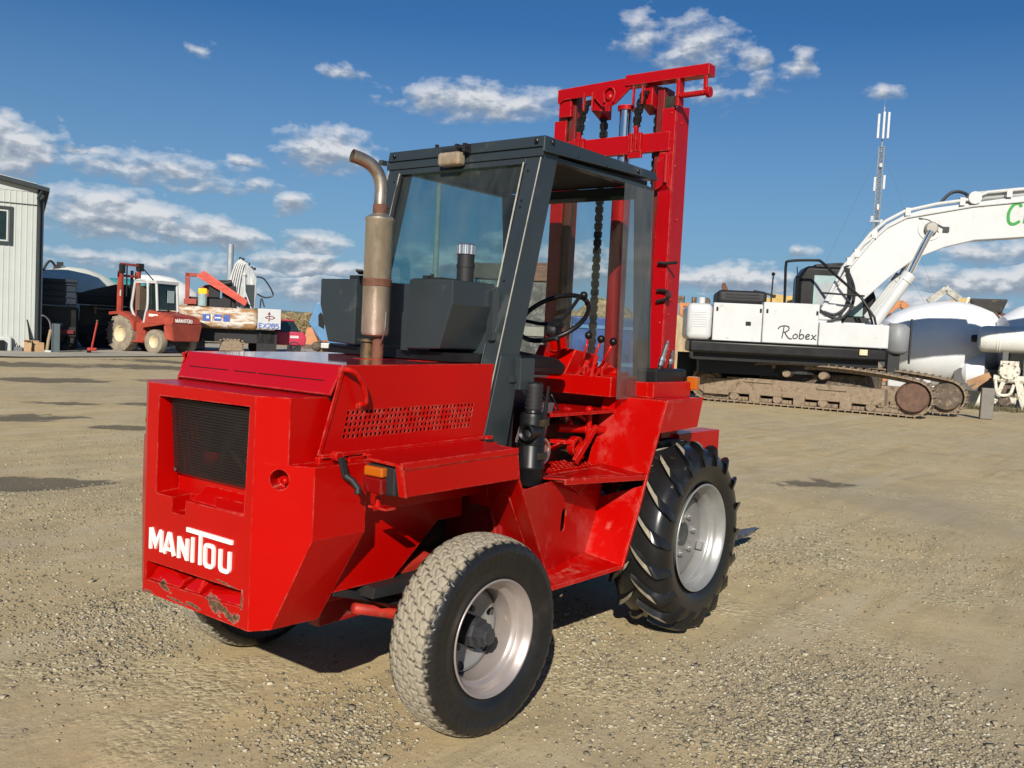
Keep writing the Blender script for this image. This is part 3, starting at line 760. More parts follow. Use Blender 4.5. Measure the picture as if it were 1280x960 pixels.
# footwell clutter under the console
mb = MB()
mb.tube([(.55, -.3, 1.12), (.9, -.42, 1.10)], .022, 10); mb.tube([(.6, -.15, 1.17), (1.0, -.2, 1.17)], .03, 10)
mb.tube([(.72, -.38, 1.2), (.72, -.385, 1.04)], .017, 10); mb.sphere((.72, -.38, 1.215), .022, 10, 6)
mb.tube([(.5, -.2, 1.25), (.62, -.3, 1.18), (.66, -.33, 1.1)], .02, 8); mb.bar((.45, -.25, 1.06), (.6, -.36, 1.05), .07, .02)
mb.bar((.62, -.3, 1.22), (.74, -.36, 1.15), .05, .015); mb.lathe([(.03, -.02), (.05, -.02), (.05, .02), (.03, .02), (.03, -.02)], 18, 'y', (.62, -.37, 1.03))
mb.hexa([(.55, -.42, .97), (.74, -.42, 1.14), (.76, -.42, 1.12), (.58, -.42, .94)], [(.55, -.40, .97), (.74, -.40, 1.14), (.76, -.40, 1.12), (.58, -.40, .94)])
mb.plate([(.45, -.2, .96), (.62, -.2, .98), (.68, -.35, 1.07), (.48, -.36, 1.05)], .01)
mb.build('pedal_linkage', RED, FL, bevel=.003)
for k in range(5):
    mb = MB()
    y = -.2 - k * .03; mb.tube(smooth_path([(.45, y, 1.3), (.55, y - .03, 1.2 - k * .012), (.7, y + .02, 1.14 + k * .01), (.9, y, 1.2)], 5), .006, 6)
    mb.build('hydraulic_hose', BLACK, FL, smooth=True)
mb = MB(); mb.box(.3, 1.15, -.44, .44, 1.20, 1.215); mb.box(1.1, 1.13, -.44, .44, .9, 1.3); mb.box(1.13, 1.15, -.42, .42, 1.28, 1.34)
mb.build('bulkhead', RED, FL)
# floor with tread dents
mb = MB(); mb.box(-.1, 1.1, -.47, .47, .915, .93)
for i in range(16):
    for j in range(9):
        x, y = .2 + i * .037, -.45 + j * .035
        mb.sphere((x, y, .93), .009, 6, 4, (1.3, .7, .35))
mb.build('cab_floor', RED, FL)

# ---- step, side body, front fenders
def right_left(s):
    Y = lambda y: s * y
    q = MB()
    # side panel (vertical, angled in plan), lower flared pan, fold panel
    q.plate([(-.36, Y(.70), .93), (.70, Y(.49), .935), (.70, Y(.49), .77), (.56, Y(.50), .50), (.02, Y(.60), .50), (-.18, Y(.66), .7)], .008)
    side = q.build('side_panel', RED_DUST_SHEEN, FL, bevel=.002)
    sl = []
    cs = MB(); cs.M = Matrix.Translation((.24, Y(.575), .725)) @ Matrix.Rotation(s * R(11) * -1, 4, 'Z')
    prof = [(.028 * math.cos(a), .030 * (1 if math.sin(a) >= 0 else -1) + .028 * math.sin(a)) for a in [2 * math.pi * k / 16 for k in range(16)]]
    cs.prism(prof, 'y', -.06, .06)
    boolcut(side, [cs])
    MB().tube([(.27, Y(.50), .67), (.29, Y(.50), .76)], .018, 10).build('inner_lever', RED_DIRTY, side)
    q = MB()
    q.plate([(.70, Y(.487), .772), (.735, Y(.722), .86), (.695, Y(.722), .77), (.56, Y(.722), .478), (.56, Y(.50), .50)], .008)
    q.plate([(.02, Y(.60), .502), (.56, Y(.50), .502), (.56, Y(.722), .476), (-.01, Y(.705), .474)], .008)
    q.bar((-.01, Y(.705), .47), (.56, Y(.724), .472), .008, .02)
    q.build('lower_skirt', RED_DUST_SHEEN, FL, bevel=.002)
    # footboard
    q = MB()
    q.hexa([(.04, Y(.45), .93), (.765, Y(.45), .93), (.765, Y(.722), .905), (.055, Y(.70), .948)], [(.04, Y(.45), .938), (.765, Y(.45), .938), (.765, Y(.722), .913), (.055, Y(.70), .956)])
    q.bar((.055, Y(.702), .942), (.765, Y(.725), .90), .008, .026)
    for k in range(7):
        x = .1 + k * .1; q.box(x, x + .012, min(Y(.70), Y(.712)) - .001, max(Y(.712), Y(.70)), .945 - .007 * k, .957 - .007 * k)
    q.plate([(.06, Y(.70), .94), (.40, Y(.56), .83), (.70, Y(.49), .80), (.70, Y(.49), .93), (.06, Y(.6), .94)], .006)
    q.build('footboard', RED, FL, bevel=.002)
    # front fender
    q = MB()
    q.plate([(.923, Y(.345), 1.282), (.927, Y(.722), 1.282), (.757, Y(.722), .915), (.755, Y(.365), .918)], .01)
    q.plate([(.923, Y(.345), 1.282), (.927, Y(.722), 1.282), (1.345, Y(.722), 1.287), (1.345, Y(.345), 1.287)], .008)
    q.plate([(.927, Y(.722), 1.286), (1.343, Y(.722), 1.289), (1.290, Y(.722), 1.13), (.87, Y(.722), 1.12)], .008)
    q.plate([(1.343, Y(.722), 1.289), (1.343, Y(.35), 1.289), (1.29, Y(.35), 1.13), (1.29, Y(.722), 1.13)], .008)
    q.bar((.93, Y(.724), 1.284), (1.345, Y(.724), 1.289), .008, .012)
    # edge stiffener down the rear panel
    q.bar((.925, Y(.726), 1.282), (.757, Y(.726), .915), .012, .018, up=(1, 0, 0))
    q.bar((.757, Y(.726), .915), (.70, Y(.726), .77), .012, .018, up=(1, 0, 0))
    q.bar((.70, Y(.726), .77), (.558, Y(.726), .472), .012, .018, up=(1, 0, 0))
    ff = q.build('front_fender', RED_DUST_SHEEN, FL, bevel=.003)
    # raised box behind the mast on the fender
    q = MB(); q.box(1.0, 1.43, min(Y(.56), Y(.60)), max(Y(.56), Y(.60)), 1.289, 1.372); q.box(1.0, 1.03, min(Y(.45), Y(.56)), max(Y(.45), Y(.56)), 1.289, 1.37)
    q.build('fender_box', RED, ff, bevel=.004)
    # battery box + turn signal
    bx = MB().box(1.10, 1.45, min(Y(.42), Y(.56)), max(Y(.42), Y(.56)), 1.34, 1.44).build('lamp_housing' if s < 0 else 'battery_box', BLACK, FL, bevel=.012, segs=3)
    t = MB().box(1.43, 1.475, min(Y(.57), Y(.635)), max(Y(.57), Y(.635)), 1.325, 1.40).build('turn_signal', AMBER, bx, bevel=.006)
    q = MB(); q.box(1.46, 2.0, min(Y(.40), Y(.53)), max(Y(.40), Y(.53)), .93, 1.06); q.box(1.3, 1.5, min(Y(.35), Y(.5)), max(Y(.35), Y(.5)), 1.04, 1.15)
    q.build('front_bracket', RED, FL, bevel=.004)
for s in (-1, 1): right_left(s)
# hydraulic couplings
for (a, b2, c2) in (((1.2, -.475, 1.38), (1.25, -.49, 1.44), (1.30, -.508, 1.60)), ((1.34, -.50, 1.41), (1.345, -.505, 1.46), (1.35, -.515, 1.545))):
    A, B2, C2 = Vector(a), Vector(b2), Vector(c2)
    h = MB().tube([A, B2, B2 + (C2 - B2) * .2], .012, 12).build('quick_coupler_hose', BLACKM, FL, smooth=True)
    q = MB(); d = (C2 - B2)
    q.tube([B2 + d * t for t in (.1, .25, .26, .4, .41, .55, .56, .7, .71, .85, .9, 1.0)], [.015, .015, .018, .016, .012, .016, .012, .015, .010, .012, .009, .005], 12)
    q.build('quick_coupler', STEEL, h)

# ---- chassis underneath
mb = MB(); mb.box(-1.0, 1.5, -.30, -.24, .42, .62); mb.box(-1.0, 1.5, .24, .30, .42, .62); mb.box(-1.05, -.9, -.4, .4, .55, .85)
mb.box(-.2, .0, -.55, .55, .50, .9)
mb.build('chassis_rail', M('dark_red_frame_paint', (.25, .008, .008), .45, dirt=.3), FL, bevel=.006)
mb = MB(); mb.box(-.8, .9, -.22, .22, .38, 1.15); mb.lathe([(.0001, -.3), (.16, -.3), (.2, -.1), (.2, .2), (.13, .5), (.0001, .5)], 24, 'x', (0.2, 0, .55))
mb.build('engine_block', GREASE, FL, bevel=.02)
mb = MB()
mb.hexa([(-.93, -.52, .565), (-.60, -.52, .55), (-.60, -.40, .55), (-.93, -.40, .565)], [(-.90, -.5, .60), (-.55, -.5, .60), (-.55, -.40, .60), (-.90, -.40, .60)])
mb.bar((-1.05, -.38, .60), (-.45, -.42, .42), .12, .03)
mb.build('drag_link_guard', BLACKM, FL, bevel=.004)
mb = MB(); mb.tube([(-.92, -.41, .505), (-.66, -.42, .425), (-.50, -.45, .40)], .021, 14)
mb.build('tie_rod', RED_DIRTY, FL, smooth=True)
mb = MB(); mb.hexa([(-.72, -.42, .46), (-.42, -.42, .42), (-.42, -.3, .42), (-.72, -.3, .46)], [(-.68, -.42, .62), (-.50, -.42, .66), (-.50, -.3, .66), (-.68, -.3, .64)])
mb.tube([(-.45, -.6, .40), (-.45, .6, .40)], [.07, .07], 16); mb.box(-.56, -.34, -.3, .3, .34, .50)
ra = mb.build('rear_axle', RED_DIRTY, FL, bevel=.012)
mb = MB(); mb.tube([(1.26, -.62, .53), (1.26, .62, .53)], .085, 18); mb.lathe([(.0001, -.22), (.12, -.2), (.2, -.06), (.2, .06), (.12, .2), (.0001, .22)], 24, 'x', (1.26, 0, .53))
for s in (-1, 1): mb.tube([(1.26, s * .40, .53), (1.26, s * .50, .53)], .19, 24)
mb.build('front_axle', RED, FL)

# ---- mast
mast = MB()
for s in (-1, 1):
    Y = lambda y: s * y
    # outer upright: C channel with slanted top
    def zt(x): return 2.93 + (x - 1.385) * .2
    yy = sorted((Y(.335), Y(.425)))
    mast.hexa([(1.385, yy[0], .18), (1.40, yy[0], .18), (1.40, yy[1], .18), (1.385, yy[1], .18)], [(1.385, yy[0], zt(1.385)), (1.40, yy[0], zt(1.4)), (1.40, yy[1], zt(1.4)), (1.385, yy[1], zt(1.385))])
    y2 = sorted((Y(.408), Y(.425)))
    mast.hexa([(1.40, y2[0], .18), (1.55, y2[0], .18), (1.55, y2[1], .18), (1.40, y2[1], .18)], [(1.40, y2[0], zt(1.4)), (1.55, y2[0], zt(1.55)), (1.55, y2[1], zt(1.55)), (1.40, y2[1], zt(1.4))])
    mast.hexa([(1.535, yy[0], .18), (1.55, yy[0], .18), (1.55, y2[0] if s > 0 else y2[1], .18), (1.535, y2[0] if s > 0 else y2[1], .18)], [(1.535, yy[0], 2.95), (1.55, yy[0], 2.95), (1.55, y2[0] if s > 0 else y2[1], 2.95), (1.535, y2[0] if s > 0 else y2[1], 2.95)]) if s > 0 else mast.hexa([(1.535, -.408, .18), (1.55, -.408, .18), (1.55, -.335, .18), (1.535, -.335, .18)], [(1.535, -.408, 2.95), (1.55, -.408, 2.95), (1.55, -.335, 2.95), (1.535, -.335, 2.95)])
mast.box(1.372, 1.41, -.40, .40, 2.685, 2.795)   # upper cross beam
mast.box(1.372, 1.41, -.33, .33, .45, .60); mast.box(1.372, 1.40, -.33, .33, 1.15, 1.25)
ms = mast.build('mast_frame', RED_M, FL, bevel=.004)
mb = MB()
for s in (-1,):
    for z in (1.55, 1.75, 2.05, 2.3, 2.6, 2.85): 
        mb.sphere((1.44 + .03 * math.sin(z * 9), -.426, z), .0085, 8, 6, (1, .6, 1))
    for z in (1.7, 2.0, 2.5, 2.9): mb.sphere((1.384, -.40, z), .006, 8, 6)
mb.box(1.41, 1.46, -.432, -.425, 1.83, 1.845); mb.box(1.40, 1.44, -.432, -.424, 1.88, 1.95)
mb.build('mast_bolt', RED_M, ms)
# hook bracket on the right upright, chain anchors
mb = MB()
mb.hexa([(1.355, -.335, 2.46), (1.385, -.335, 2.46), (1.385, -.42, 2.46), (1.355, -.40, 2.50)], [(1.355, -.335, 2.62), (1.385, -.335, 2.68), (1.385, -.42, 2.68), (1.355, -.41, 2.66)])
mb.tube([(1.35, -.40, 2.66), (1.35, -.40, 2.5)], .012, 8)
mb.build('hook_bracket', RED_M, ms, bevel=.002)
for y in (-.185, .215):
    mb = MB()
    for d in (-.03, 0, .03): mb.box(1.345, 1.372, y + d - .011, y + d + .011, 2.69, 2.84 if d == 0 else 2.80)
    mb.box(1.35, 1.37, y - .045, y + .045, 2.655, 2.70)
    mb.build('chain_anchor', RED_M, ms, bevel=.002)
# inner greasy uprights
mb = MB()
for s in (-1, 1):
    zt_ = 3.06 if s < 0 else 3.10
    mb = MB(); a, b2 = sorted((s * .285, s * .333)); mb.box(1.41, 1.43, a, b2, .25, zt_)
    a, b2 = sorted((s * .318, s * .333)); mb.box(1.43, 1.53, a, b2, .25, zt_)
    iu = mb.build('inner_upright', RED_GREASY, FL, bevel=.003)
    a, b2 = sorted((s * .34, s * .405)); MB().box(1.403, 1.42, a, b2, .25, 3.0 if s < 0 else 3.12).build('slide_face', GREASE, iu)
# head beam of the moving mast with pulley housings
mb = MB()
hb = [(.395, 3.118), (-.10, 3.13), (-.12, 3.09), (-.135, 3.075), (-.03, 2.99), (.02, 2.97), (.07, 2.985), (.14, 3.055), (.35, 3.05), (.375, 3.035), (.395, 3.035)]
mb.hexa([(1.362, y, z) for y, z in hb], [(1.376, y, z) for y, z in hb])
mb.box(1.376, 1.52, -.35, .38, 3.105, 3.12)
mb.box(1.352, 1.43, -.632, -.095, 3.080, 3.142)
mb.box(1.376, 1.50, .30, .39, 2.95, 3.05)
for y in (.10, -.245):
    mb.hexa([(1.385, y + .06, 2.975), (1.50, y + .06, 2.93), (1.50, y - .02, 2.93), (1.385, y - .02, 2.96)], [(1.385, y + .03, 3.075), (1.50, y + .03, 3.09), (1.50, y - .02, 3.09), (1.385, y - .02, 3.075)])
    mb.box(1.34, 1.36, y + .08, y + .09, 2.96, 3.07); mb.box(1.34, 1.36, y + .02, y + .03, 2.96, 3.07)
# side bracket and tube on the right
mb.box(1.355, 1.42, -.452, -.432, 2.93, 3.085); mb.tube([(1.365, -.445, 2.985), (1.365, -.625, 2.985)], .016, 14)
mb.tube([(1.365, -.622, 2.985), (1.365, -.645, 2.985)], .03, 16); mb.box(1.355, 1.372, -.622, -.600, 2.98, 3.085)
head = mb.build('mast_head', RED_M, FL, bevel=.003)
MB().box(1.428, 1.432, -.622, -.11, 3.088, 3.134).build('beam_hollow', BLACK, head)
mb = MB(); mb.sphere((1.358, .015, 3.03), .022, 12, 8, (.6, 1, 1)); mb.tube(smooth_path([(1.35, .04, 3.0), (1.35, .045, 3.06), (1.35, 0, 3.085), (1.35, -.03, 3.05), (1.35, -.02, 3.0)], 4), .006, 8); mb.box(1.345, 1.36, .0, .03, 2.945, 2.99)
mb.build('crown_bolt', RED_M, head, smooth=False)
# lift cylinder
mb = MB(); mb.tube([(1.44, -.06, 2.40), (1.44, -.06, 2.965)], .038, 28)
MBc = mb.build('piston_rod', CHROME, FL); autosmooth(MBc)
mb = MB(); mb.tube([(1.44, -.06, .35), (1.44, -.06, 2.60)], .056, 28); mb.tube([(1.44, -.06, 2.96), (1.44, -.06, 2.985)], .052, 24)
autosmooth(mb.build('lift_cylinder', RED_M, FL))
# leaf chains
def chain(path, name='lift_chain'):
    pts = [Vector(p) for p in path]
    L = [0]
    for a, b2 in zip(pts, pts[1:]): L.append(L[-1] + (b2 - a).length)
    mb = MB(); pitch = .0254; n = int(L[-1] / pitch)
    def at(s):
        s = max(0, min(L[-1], s))
        for i in range(len(pts) - 1):
            if s <= L[i + 1] + 1e-9: return pts[i].lerp(pts[i + 1], (s - L[i]) / max(1e-9, L[i + 1] - L[i]))
        return pts[-1]
    for k in range(n):
        a, b2 = at(k * pitch), at((k + 1) * pitch); d = (b2 - a).normalized(); up = Vector((1, 0, 0)); up = (up - d * up.dot(d)).normalized()
        w = .040 if k % 2 else .030
        for t in ((-.5, -.17, .17, .5) if k % 2 else (-.33, 0, .33)):
            c = (a + b2) / 2 + Vector((0, 1, 0)) * t * .042
            mb.bar(c - d * .0165, c + d * .0165, .006, .020, up=up)
        mb.tube([a - Vector((0, .024, 0)), a + Vector((0, .024, 0))], .0055, 6)
    return mb.build(name, CHAIN, FL, merge=0)
chain(smooth_path([(1.362, .215, 2.83), (1.355, .2, 2.92), (1.36, .175, 3.0), (1.375, .16, 3.045)], 6))
chain([(1.47, .135, 3.03), (1.475, .115, 2.9), (1.48, .12, .6)])
chain(smooth_path([(1.362, -.185, 2.84), (1.355, -.195, 2.92), (1.36, -.215, 3.0), (1.375, -.225, 3.04)], 6))
chain([(1.47, -.255, 3.03), (1.475, -.26, 2.9), (1.48, -.265, .6)])
# fork carriage and forks
mb = MB(); mb.box(1.60, 1.64, -.5, .5, .62, .72); mb.box(1.60, 1.64, -.5, .5, .22, .32); mb.box(1.56, 1.60, -.30, -.22, .2, .8); mb.box(1.56, 1.60, .22, .30, .2, .8)
mb.build('fork_carriage', RED_M, FL, bevel=.004)
FORK = M('worn_fork_steel', (.09, .1, .13), .4, metal=.6, var=.5, vscale=10, dirt=.35, dirtcol=(.3, .28, .24), dscale=14)
for y in (-.13, .40):
    mb = MB()
    mb.hexa([(1.64, y - .05, .12), (1.685, y - .05, .12), (1.685, y + .05, .12), (1.64, y + .05, .12)], [(1.64, y - .05, .75), (1.67, y - .05, .75), (1.67, y + .05, .75), (1.64, y + .05, .75)])
    xt = 3.68 if y < 0 else 3.2
    mb.hexa([(1.685, y - .05, .115), (xt - .25, y - .05, .115), (xt, y - .02, .130), (xt, y + .02, .130), (xt - .25, y + .05, .115), (1.685, y + .05, .115)],
            [(1.685, y - .05, .16), (xt - .25, y - .05, .145), (xt, y - .02, .138), (xt, y + .02, .138), (xt - .25, y + .05, .145), (1.685, y + .05, .16)])
    mb.build('fork', FORK, FL, bevel=.006)

# ---- wheels
def tyre_mat(name, dirtcol, rmin_d):
    """black rubber whose running surface and lug tops carry dried dust (vertex attribute 'dust')"""
    m = bpy.data.materials.new(name); m.use_nodes = True; nt = m.node_tree; b = nt.nodes['Principled BSDF']
    at = N(nt, 'ShaderNodeAttribute'); at.attribute_name = 'dust'
    co = objco(nt)
    n1 = noise_(nt, 14, 8, .7, co); n2 = noise_(nt, 60, 6, .65, co)
    v = math_(nt, 'ADD', at.outputs['Fac'], math_(nt, 'MULTIPLY', math_(nt, 'SUBTRACT', n1, .5), .5))
    k = ramp(nt, v, [(.22, (0, 0, 0)), (.42, (1, 1, 1))])
    dc = ramp(nt, n2, [(.3, tuple(x * .72 for x in dirtcol)), (.7, tuple(x * 1.15 for x in dirtcol))])
    dc = mixc(nt, ramp(nt, v, [(.5, (0, 0, 0)), (.85, (1, 1, 1))]), tuple(x * .2 for x in dirtcol), dc)
    bk = ramp(nt, noise_(nt, 5, 8, .7, co), [(.45, (.009, .009, .009)), (.62, (.014, .0135, .013)), (.74, (.045, .042, .036))])
    nt.links.new(mixc(nt, k, bk, dc), b.inputs['Base Color'])
    nt.links.new(math_(nt, 'MULTIPLY_ADD', k, .5, math_(nt, 'MULTIPLY_ADD', n1, .4, .18)), b.inputs['Roughness'])
    bp = N(nt, 'ShaderNodeBump'); bp.inputs['Strength'].default_value = .35; bp.inputs['Distance'].default_value = .002
    nt.links.new(n2, bp.inputs['Height']); nt.links.new(bp.outputs[0], b.inputs['Normal'])
    return m
TYRE_R = tyre_mat('dusty_road_tyre_rubber', (.29, .255, .19), 0)
TYRE_F = M('black_lug_tyre_rubber', (.011, .011, .0112), .27, var=.3, vscale=5, dirt=.12, dirtcol=(.06, .052, .04), dscale=7, rvar=.12)
LUGTOP = M('dusty_lug_top', (.25, .22, .165), .9, var=.3, vscale=30, bump=.3)

def set_attr(me, name, vals):
    a = me.attributes.new(name, 'FLOAT', 'POINT'); a.data.foreach_set('value', vals)

def rear_wheel_meshes():
    RO, W = .398, .225
    # profile across (y from outer -W/2 to inner W/2), tread gets a zigzag block pattern
    NA, NY = 560, 60
    prof = []
    side = [(.228, -.085), (.24, -.098), (.26, -.103), (.262, -.105), (.30, -.112), (.335, -.113), (.338, -.1155), (.345, -.115), (.36, -.111), (.374, -.104)]
    vs = []; dust = []; cols = []
    tr = [(-.098 + .196 * i / NY) for i in range(NY + 1)]
    full = side + [(None, y) for y in tr] + [(r, -y) for r, y in side[::-1]]
    K = len(full)
    for i in range(NA):
        a = 2 * math.pi * i / NA
        for j, (r, y) in enumerate(full):
            d = 0.0
            if r is None:
                e = abs(y) / .098
                r = RO - .014 * e ** 3 - .006 * e * e
                # 4 zigzag grooves and cross sipes
                g = 0
                ph = a * 42 / 1.0
                for gy in (-.082, -.049, -.0165, .0165, .049, .082):
                    zz = gy + .0075 * (abs((ph / math.pi + (gy * 30)) % 2 - 1) * 2 - 1)
                    g = max(g, 1 - abs(y - zz) / .0036)
                rib = math.floor((y + .115) / .033)
                cr = abs(((ph / math.pi) + rib * .5 + y * 8) % 2 - 1)
                if cr < .14: g = max(g, .85)
                if g > 0: r -= .0085 * min(1, g * 1.8)
                dd = 1.0 - .60 * min(1, max(0, g)) 
                nz = noise.noise((math.cos(a) * 9, math.sin(a) * 9, y * 30))
                if e > .80: dd -= (e - .80) * (1.2 if (a * 45 / math.pi + rib) % 2 < 1.2 else 4.0) + .1 - .2 * nz
                d = dd
            else:
                if abs(r - .374) < 1e-6:
                    blk = (a * 45 / math.pi) % 2
                    y = y * (1.0 if blk < 1.3 else .97); d = .18 if blk < 1.3 else .05
                elif r > .355: d = .1
                elif .33 < r < .35 and ((a * 60 / math.pi) % 2) < .5: y *= .985
            vs.append((r * math.cos(a), y, r * math.sin(a))); dust.append(d)
    fs = [(i * K + j, i * K + j + 1, ((i + 1) % NA) * K + j + 1, ((i + 1) % NA) * K + j) for i in range(NA) for j in range(K - 1)]
    me = bpy.data.meshes.new('tyre'); me.from_pydata(vs, [], fs); set_attr(me, 'dust', dust)
    bm = bmesh.new(); bm.from_mesh(me); bmesh.ops.recalc_face_normals(bm, faces=bm.faces); bm.to_mesh(me); bm.free()
    me.materials.append(TYRE_R)
    for p in me.polygons: p.use_smooth = True
    # rim: deep dish
    q = MB()
    q.lathe([(.229, -.094), (.236, -.099), (.232, -.105), (.226, -.102), (.222, -.092), (.214, -.082), (.207, -.07), (.204, -.05), (.20, -.045), (.186, -.038), (.181, -.025), (.181, .07), (.184, .08), (.2, .088), (.212, .092), (.224, .095), (.229, .098)], 72)
    rimo = q.mesh('rim'); rimo.materials.append(SILVER_R)
    for p in rimo.polygons: p.use_smooth = True
    disc = MB(Matrix.Translation((0, .05, 0))).lathe([(.183, .028), (.178, .012), (.17, -.002), (.155, -.006), (.14, .0), (.12, .012), (.1, .016), (.05, .016), (.05, .026), (.12, .024), (.14, .012), (.155, .006), (.17, .012), (.183, .04)], 72)
    discm = disc.mesh('rim_disc'); discm.materials.append(SILVER_D)
    tmp = bpy.data.objects.new('t', discm); COL.objects.link(tmp)
    cut = []
    for k in range(6):
        a = 2 * math.pi * (k + .3) / 6
        cut.append(MB().tube([(.147 * math.cos(a), -.1, .147 * math.sin(a)), (.147 * math.cos(a), .1, .147 * math.sin(a))], .019, 16))
    boolcut(tmp, cut); discm = tmp.data; bpy.data.objects.remove(tmp)
    discm.name = 'rim_disc'
    hub = MB().lathe([(.0001, -.072), (.03, -.074), (.036, -.07), (.038, -.05), (.05, -.046), (.052, -.02), (.062, -.012), (.066, .04), (.066, .08), (.0001, .08)], 8)
    for k in range(5):
        a = 2 * math.pi * (k + .1) / 5
        hub.tube([(.085 * math.cos(a), .035, .085 * math.sin(a)), (.085 * math.cos(a), .07, .085 * math.sin(a))], .013, 6)
    hm = hub.mesh('hub'); hm.materials.append(M('dark_hub_grease', (.03, .03, .033), .4, var=.4, dirt=.25, dirtcol=(.12, .1, .08), dscale=30))
    return me, rimo, discm, hm

def front_wheel_meshes():
    RO, W = .498, .31
    q = MB()
    prof = [(.288, -.125), (.30, -.142), (.32, -.15), (.325, -.153), (.36, -.165), (.40, -.168), (.44, -.158), (.468, -.14), (.484, -.11), (.492, -.06), (.494, 0)]
    full = prof + [(r, -y) for r, y in prof[-2::-1]]
    q.lathe(full, 120); q2 = MB()
    n0 = len(q.v)
    # chevron lugs: swept bars following the carcass from near the centreline over the shoulder
    NL = 18
    lugdust = []
    def carc(y):
        y = abs(y); P = prof[::-1]
        for (r1, y1), (r0, y0) in zip(P, P[1:]):
            if -y1 <= y <= -y0: t = (y + y1) / (-y0 + y1 + 1e-9); return r1 + (r0 - r1) * t
        return .40
    for s in (-1, 1):
        for k in range(NL):
            a0 = 2 * math.pi * (k + (0 if s < 0 else .5)) / NL
            path = [(.006, 0.0, .028, .0), (.03, .045, .031, .0), (.06, .10, .032, 0), (.09, .155, .031, 0), (.115, .195, .028, 0), (.138, .225, .022, 0), (.154, .238, .012, 1), (.166, .245, .006, 2)]
            sec = []
            for (y, da, h, st_) in path:
                ang = a0 + da * 1.05
                if st_ == 0: rb = carc(y) - .01; rt = carc(y) * .35 + .497 * .65 + h - .006
                elif st_ == 1: rb = .44; rt = .488
                else: rb = .40; rt = .445
                wt, wb = .029, .040
                if y < .01: wt, wb = .021, .028
                yy = s * y
                # direction tangent for width: mostly circumferential
                def Pt(r, dw):
                    aa = ang + dw / r; return (r * math.cos(aa), yy + s * dw * .45, r * math.sin(aa))
                if st_: wt = .022
                sec.append([Pt(rb, -wb), Pt(rt, -wt), Pt(rt, wt), Pt(rb, wb)])
            vs = [p for g in sec for p in g]; m = len(sec)
            fs = [(i * 4 + j, i * 4 + j + 1, (i + 1) * 4 + j + 1, (i + 1) * 4 + j) for i in range(m - 1) for j in range(3)] + [(0, 1, 2, 3), tuple((m - 1) * 4 + j for j in (3, 2, 1, 0))]
            q2.add(vs, fs)
    base = q.mesh('tyre'); 
    me = q2.mesh('lugs', merge=0)
    bm = bmesh.new(); bm.from_mesh(me)
    for f in bm.faces: f.material_index = 0
    tops = [f for f in bm.faces if all(math.hypot(v.co.x, v.co.z) > .508 and abs(v.co.y) < .150 for v in f.verts)]
    for f in bmesh.ops.inset_region(bm, faces=tops, thickness=.0025)['faces']: f.material_index = 0
    for f in tops: f.material_index = 1
    bm.to_mesh(me); bm.free()
    bmA = bmesh.new(); bmA.from_mesh(base); 
    bmA.from_mesh(me); 
    bmA.to_mesh(base); bmA.free()
    base.materials.append(TYRE_F); base.materials.append(LUGTOP)
    o = bpy.data.objects.new('x', base)
    for p in base.polygons: p.use_smooth = True
    bm = bmesh.new(); bm.from_mesh(base)
    for e in bm.edges:
        if len(e.link_faces) == 2 and e.calc_face_angle(0) > R(50): e.smooth = False
    bm.to_mesh(base); bm.free(); bpy.data.objects.remove(o)
    q = MB()
    q.lathe([(.29, -.145), (.298, -.152), (.293, -.158), (.286, -.155), (.28, -.14), (.270, -.128), (.263, -.105), (.262, -.085), (.252, -.08), (.247, -.07), (.245, .05), (.26, .07), (.27, .12), (.285, .145), (.29, .15)], 96)
    rim = q.mesh('rim'); rim.materials.append(SILVER)
    for p in rim.polygons: p.use_smooth = True
    q = MB()
    q.lathe([(.247, .02), (.244, -.005), (.232, -.022), (.20, -.028), (.13, -.028), (.10, -.03), (.095, -.034), (.0001, -.034)], 80)
    for k in range(4):
        a = R(45 + 90 * k + 20)
        q.M = Matrix.Rotation(-a, 4, 'Y'); q.box(.218, .25, -.06, -.028, -.022, .022)
    q.M = Matrix()
    disc = q.mesh('rim_disc'); disc.materials.append(SILVER_D)
    nuts = []
    for k in range(6):
        a = R(60 * k + 8); q = MB()
        q.tube([(.105 * math.cos(a), -.066, .105 * math.sin(a)), (.105 * math.cos(a), -.028, .105 * math.sin(a))], [.008, .012], 8)
        q.tube([(.105 * math.cos(a), -.05, .105 * math.sin(a)), (.105 * math.cos(a), -.028, .105 * math.sin(a))], .019, 6)
        nm_ = q.mesh('wheel_nut'); nm_.materials.append(SILVER); nuts.append(nm_)
    q = MB(); q.lathe([(.0001, -.037), (.066, -.037), (.068, -.033), (.0001, -.033)], 40)
    hub = q.mesh('hub'); hub.materials.append(M('blackened_hub', (.05, .055, .06), .5, metal=.3, var=.3, dirt=.3, dirtcol=(.12, .11, .1)))
    return base, rim, disc, nuts, hub

def put_wheel(name, parts, loc, rz, parent):
    root = bpy.data.objects.new(name, parts[0][1]); COL.objects.link(root)
    root.matrix_basis = Matrix.Translation(loc) @ Matrix.Rotation(rz, 4, 'Z'); root.parent = parent
    for nm, me in parts[1:]:
        o = bpy.data.objects.new(nm, me); COL.objects.link(o); o.parent = root
    return root
t_, r_, d_, h_ = rear_wheel_meshes()
RP = [('rear_wheel', t_), ('rim', r_), ('rim_disc', d_), ('hub', h_)]
put_wheel('rear_wheel', RP, (-.5385, -.8175 + .102, .396), R(-2), FL)
put_wheel('rear_wheel', RP, (-.5385, .8175 - .102, .396), math.pi + R(-2), FL)
b_, r_, d_, n_, h_ = front_wheel_meshes()
FP = [('front_wheel', b_), ('rim', r_), ('rim_disc', d_), ('hub', h_)] + [('wheel_nut', x) for x in n_]
a = put_wheel('front_wheel', FP, (1.259, -.8105 + .155, .531), 0, FL); 
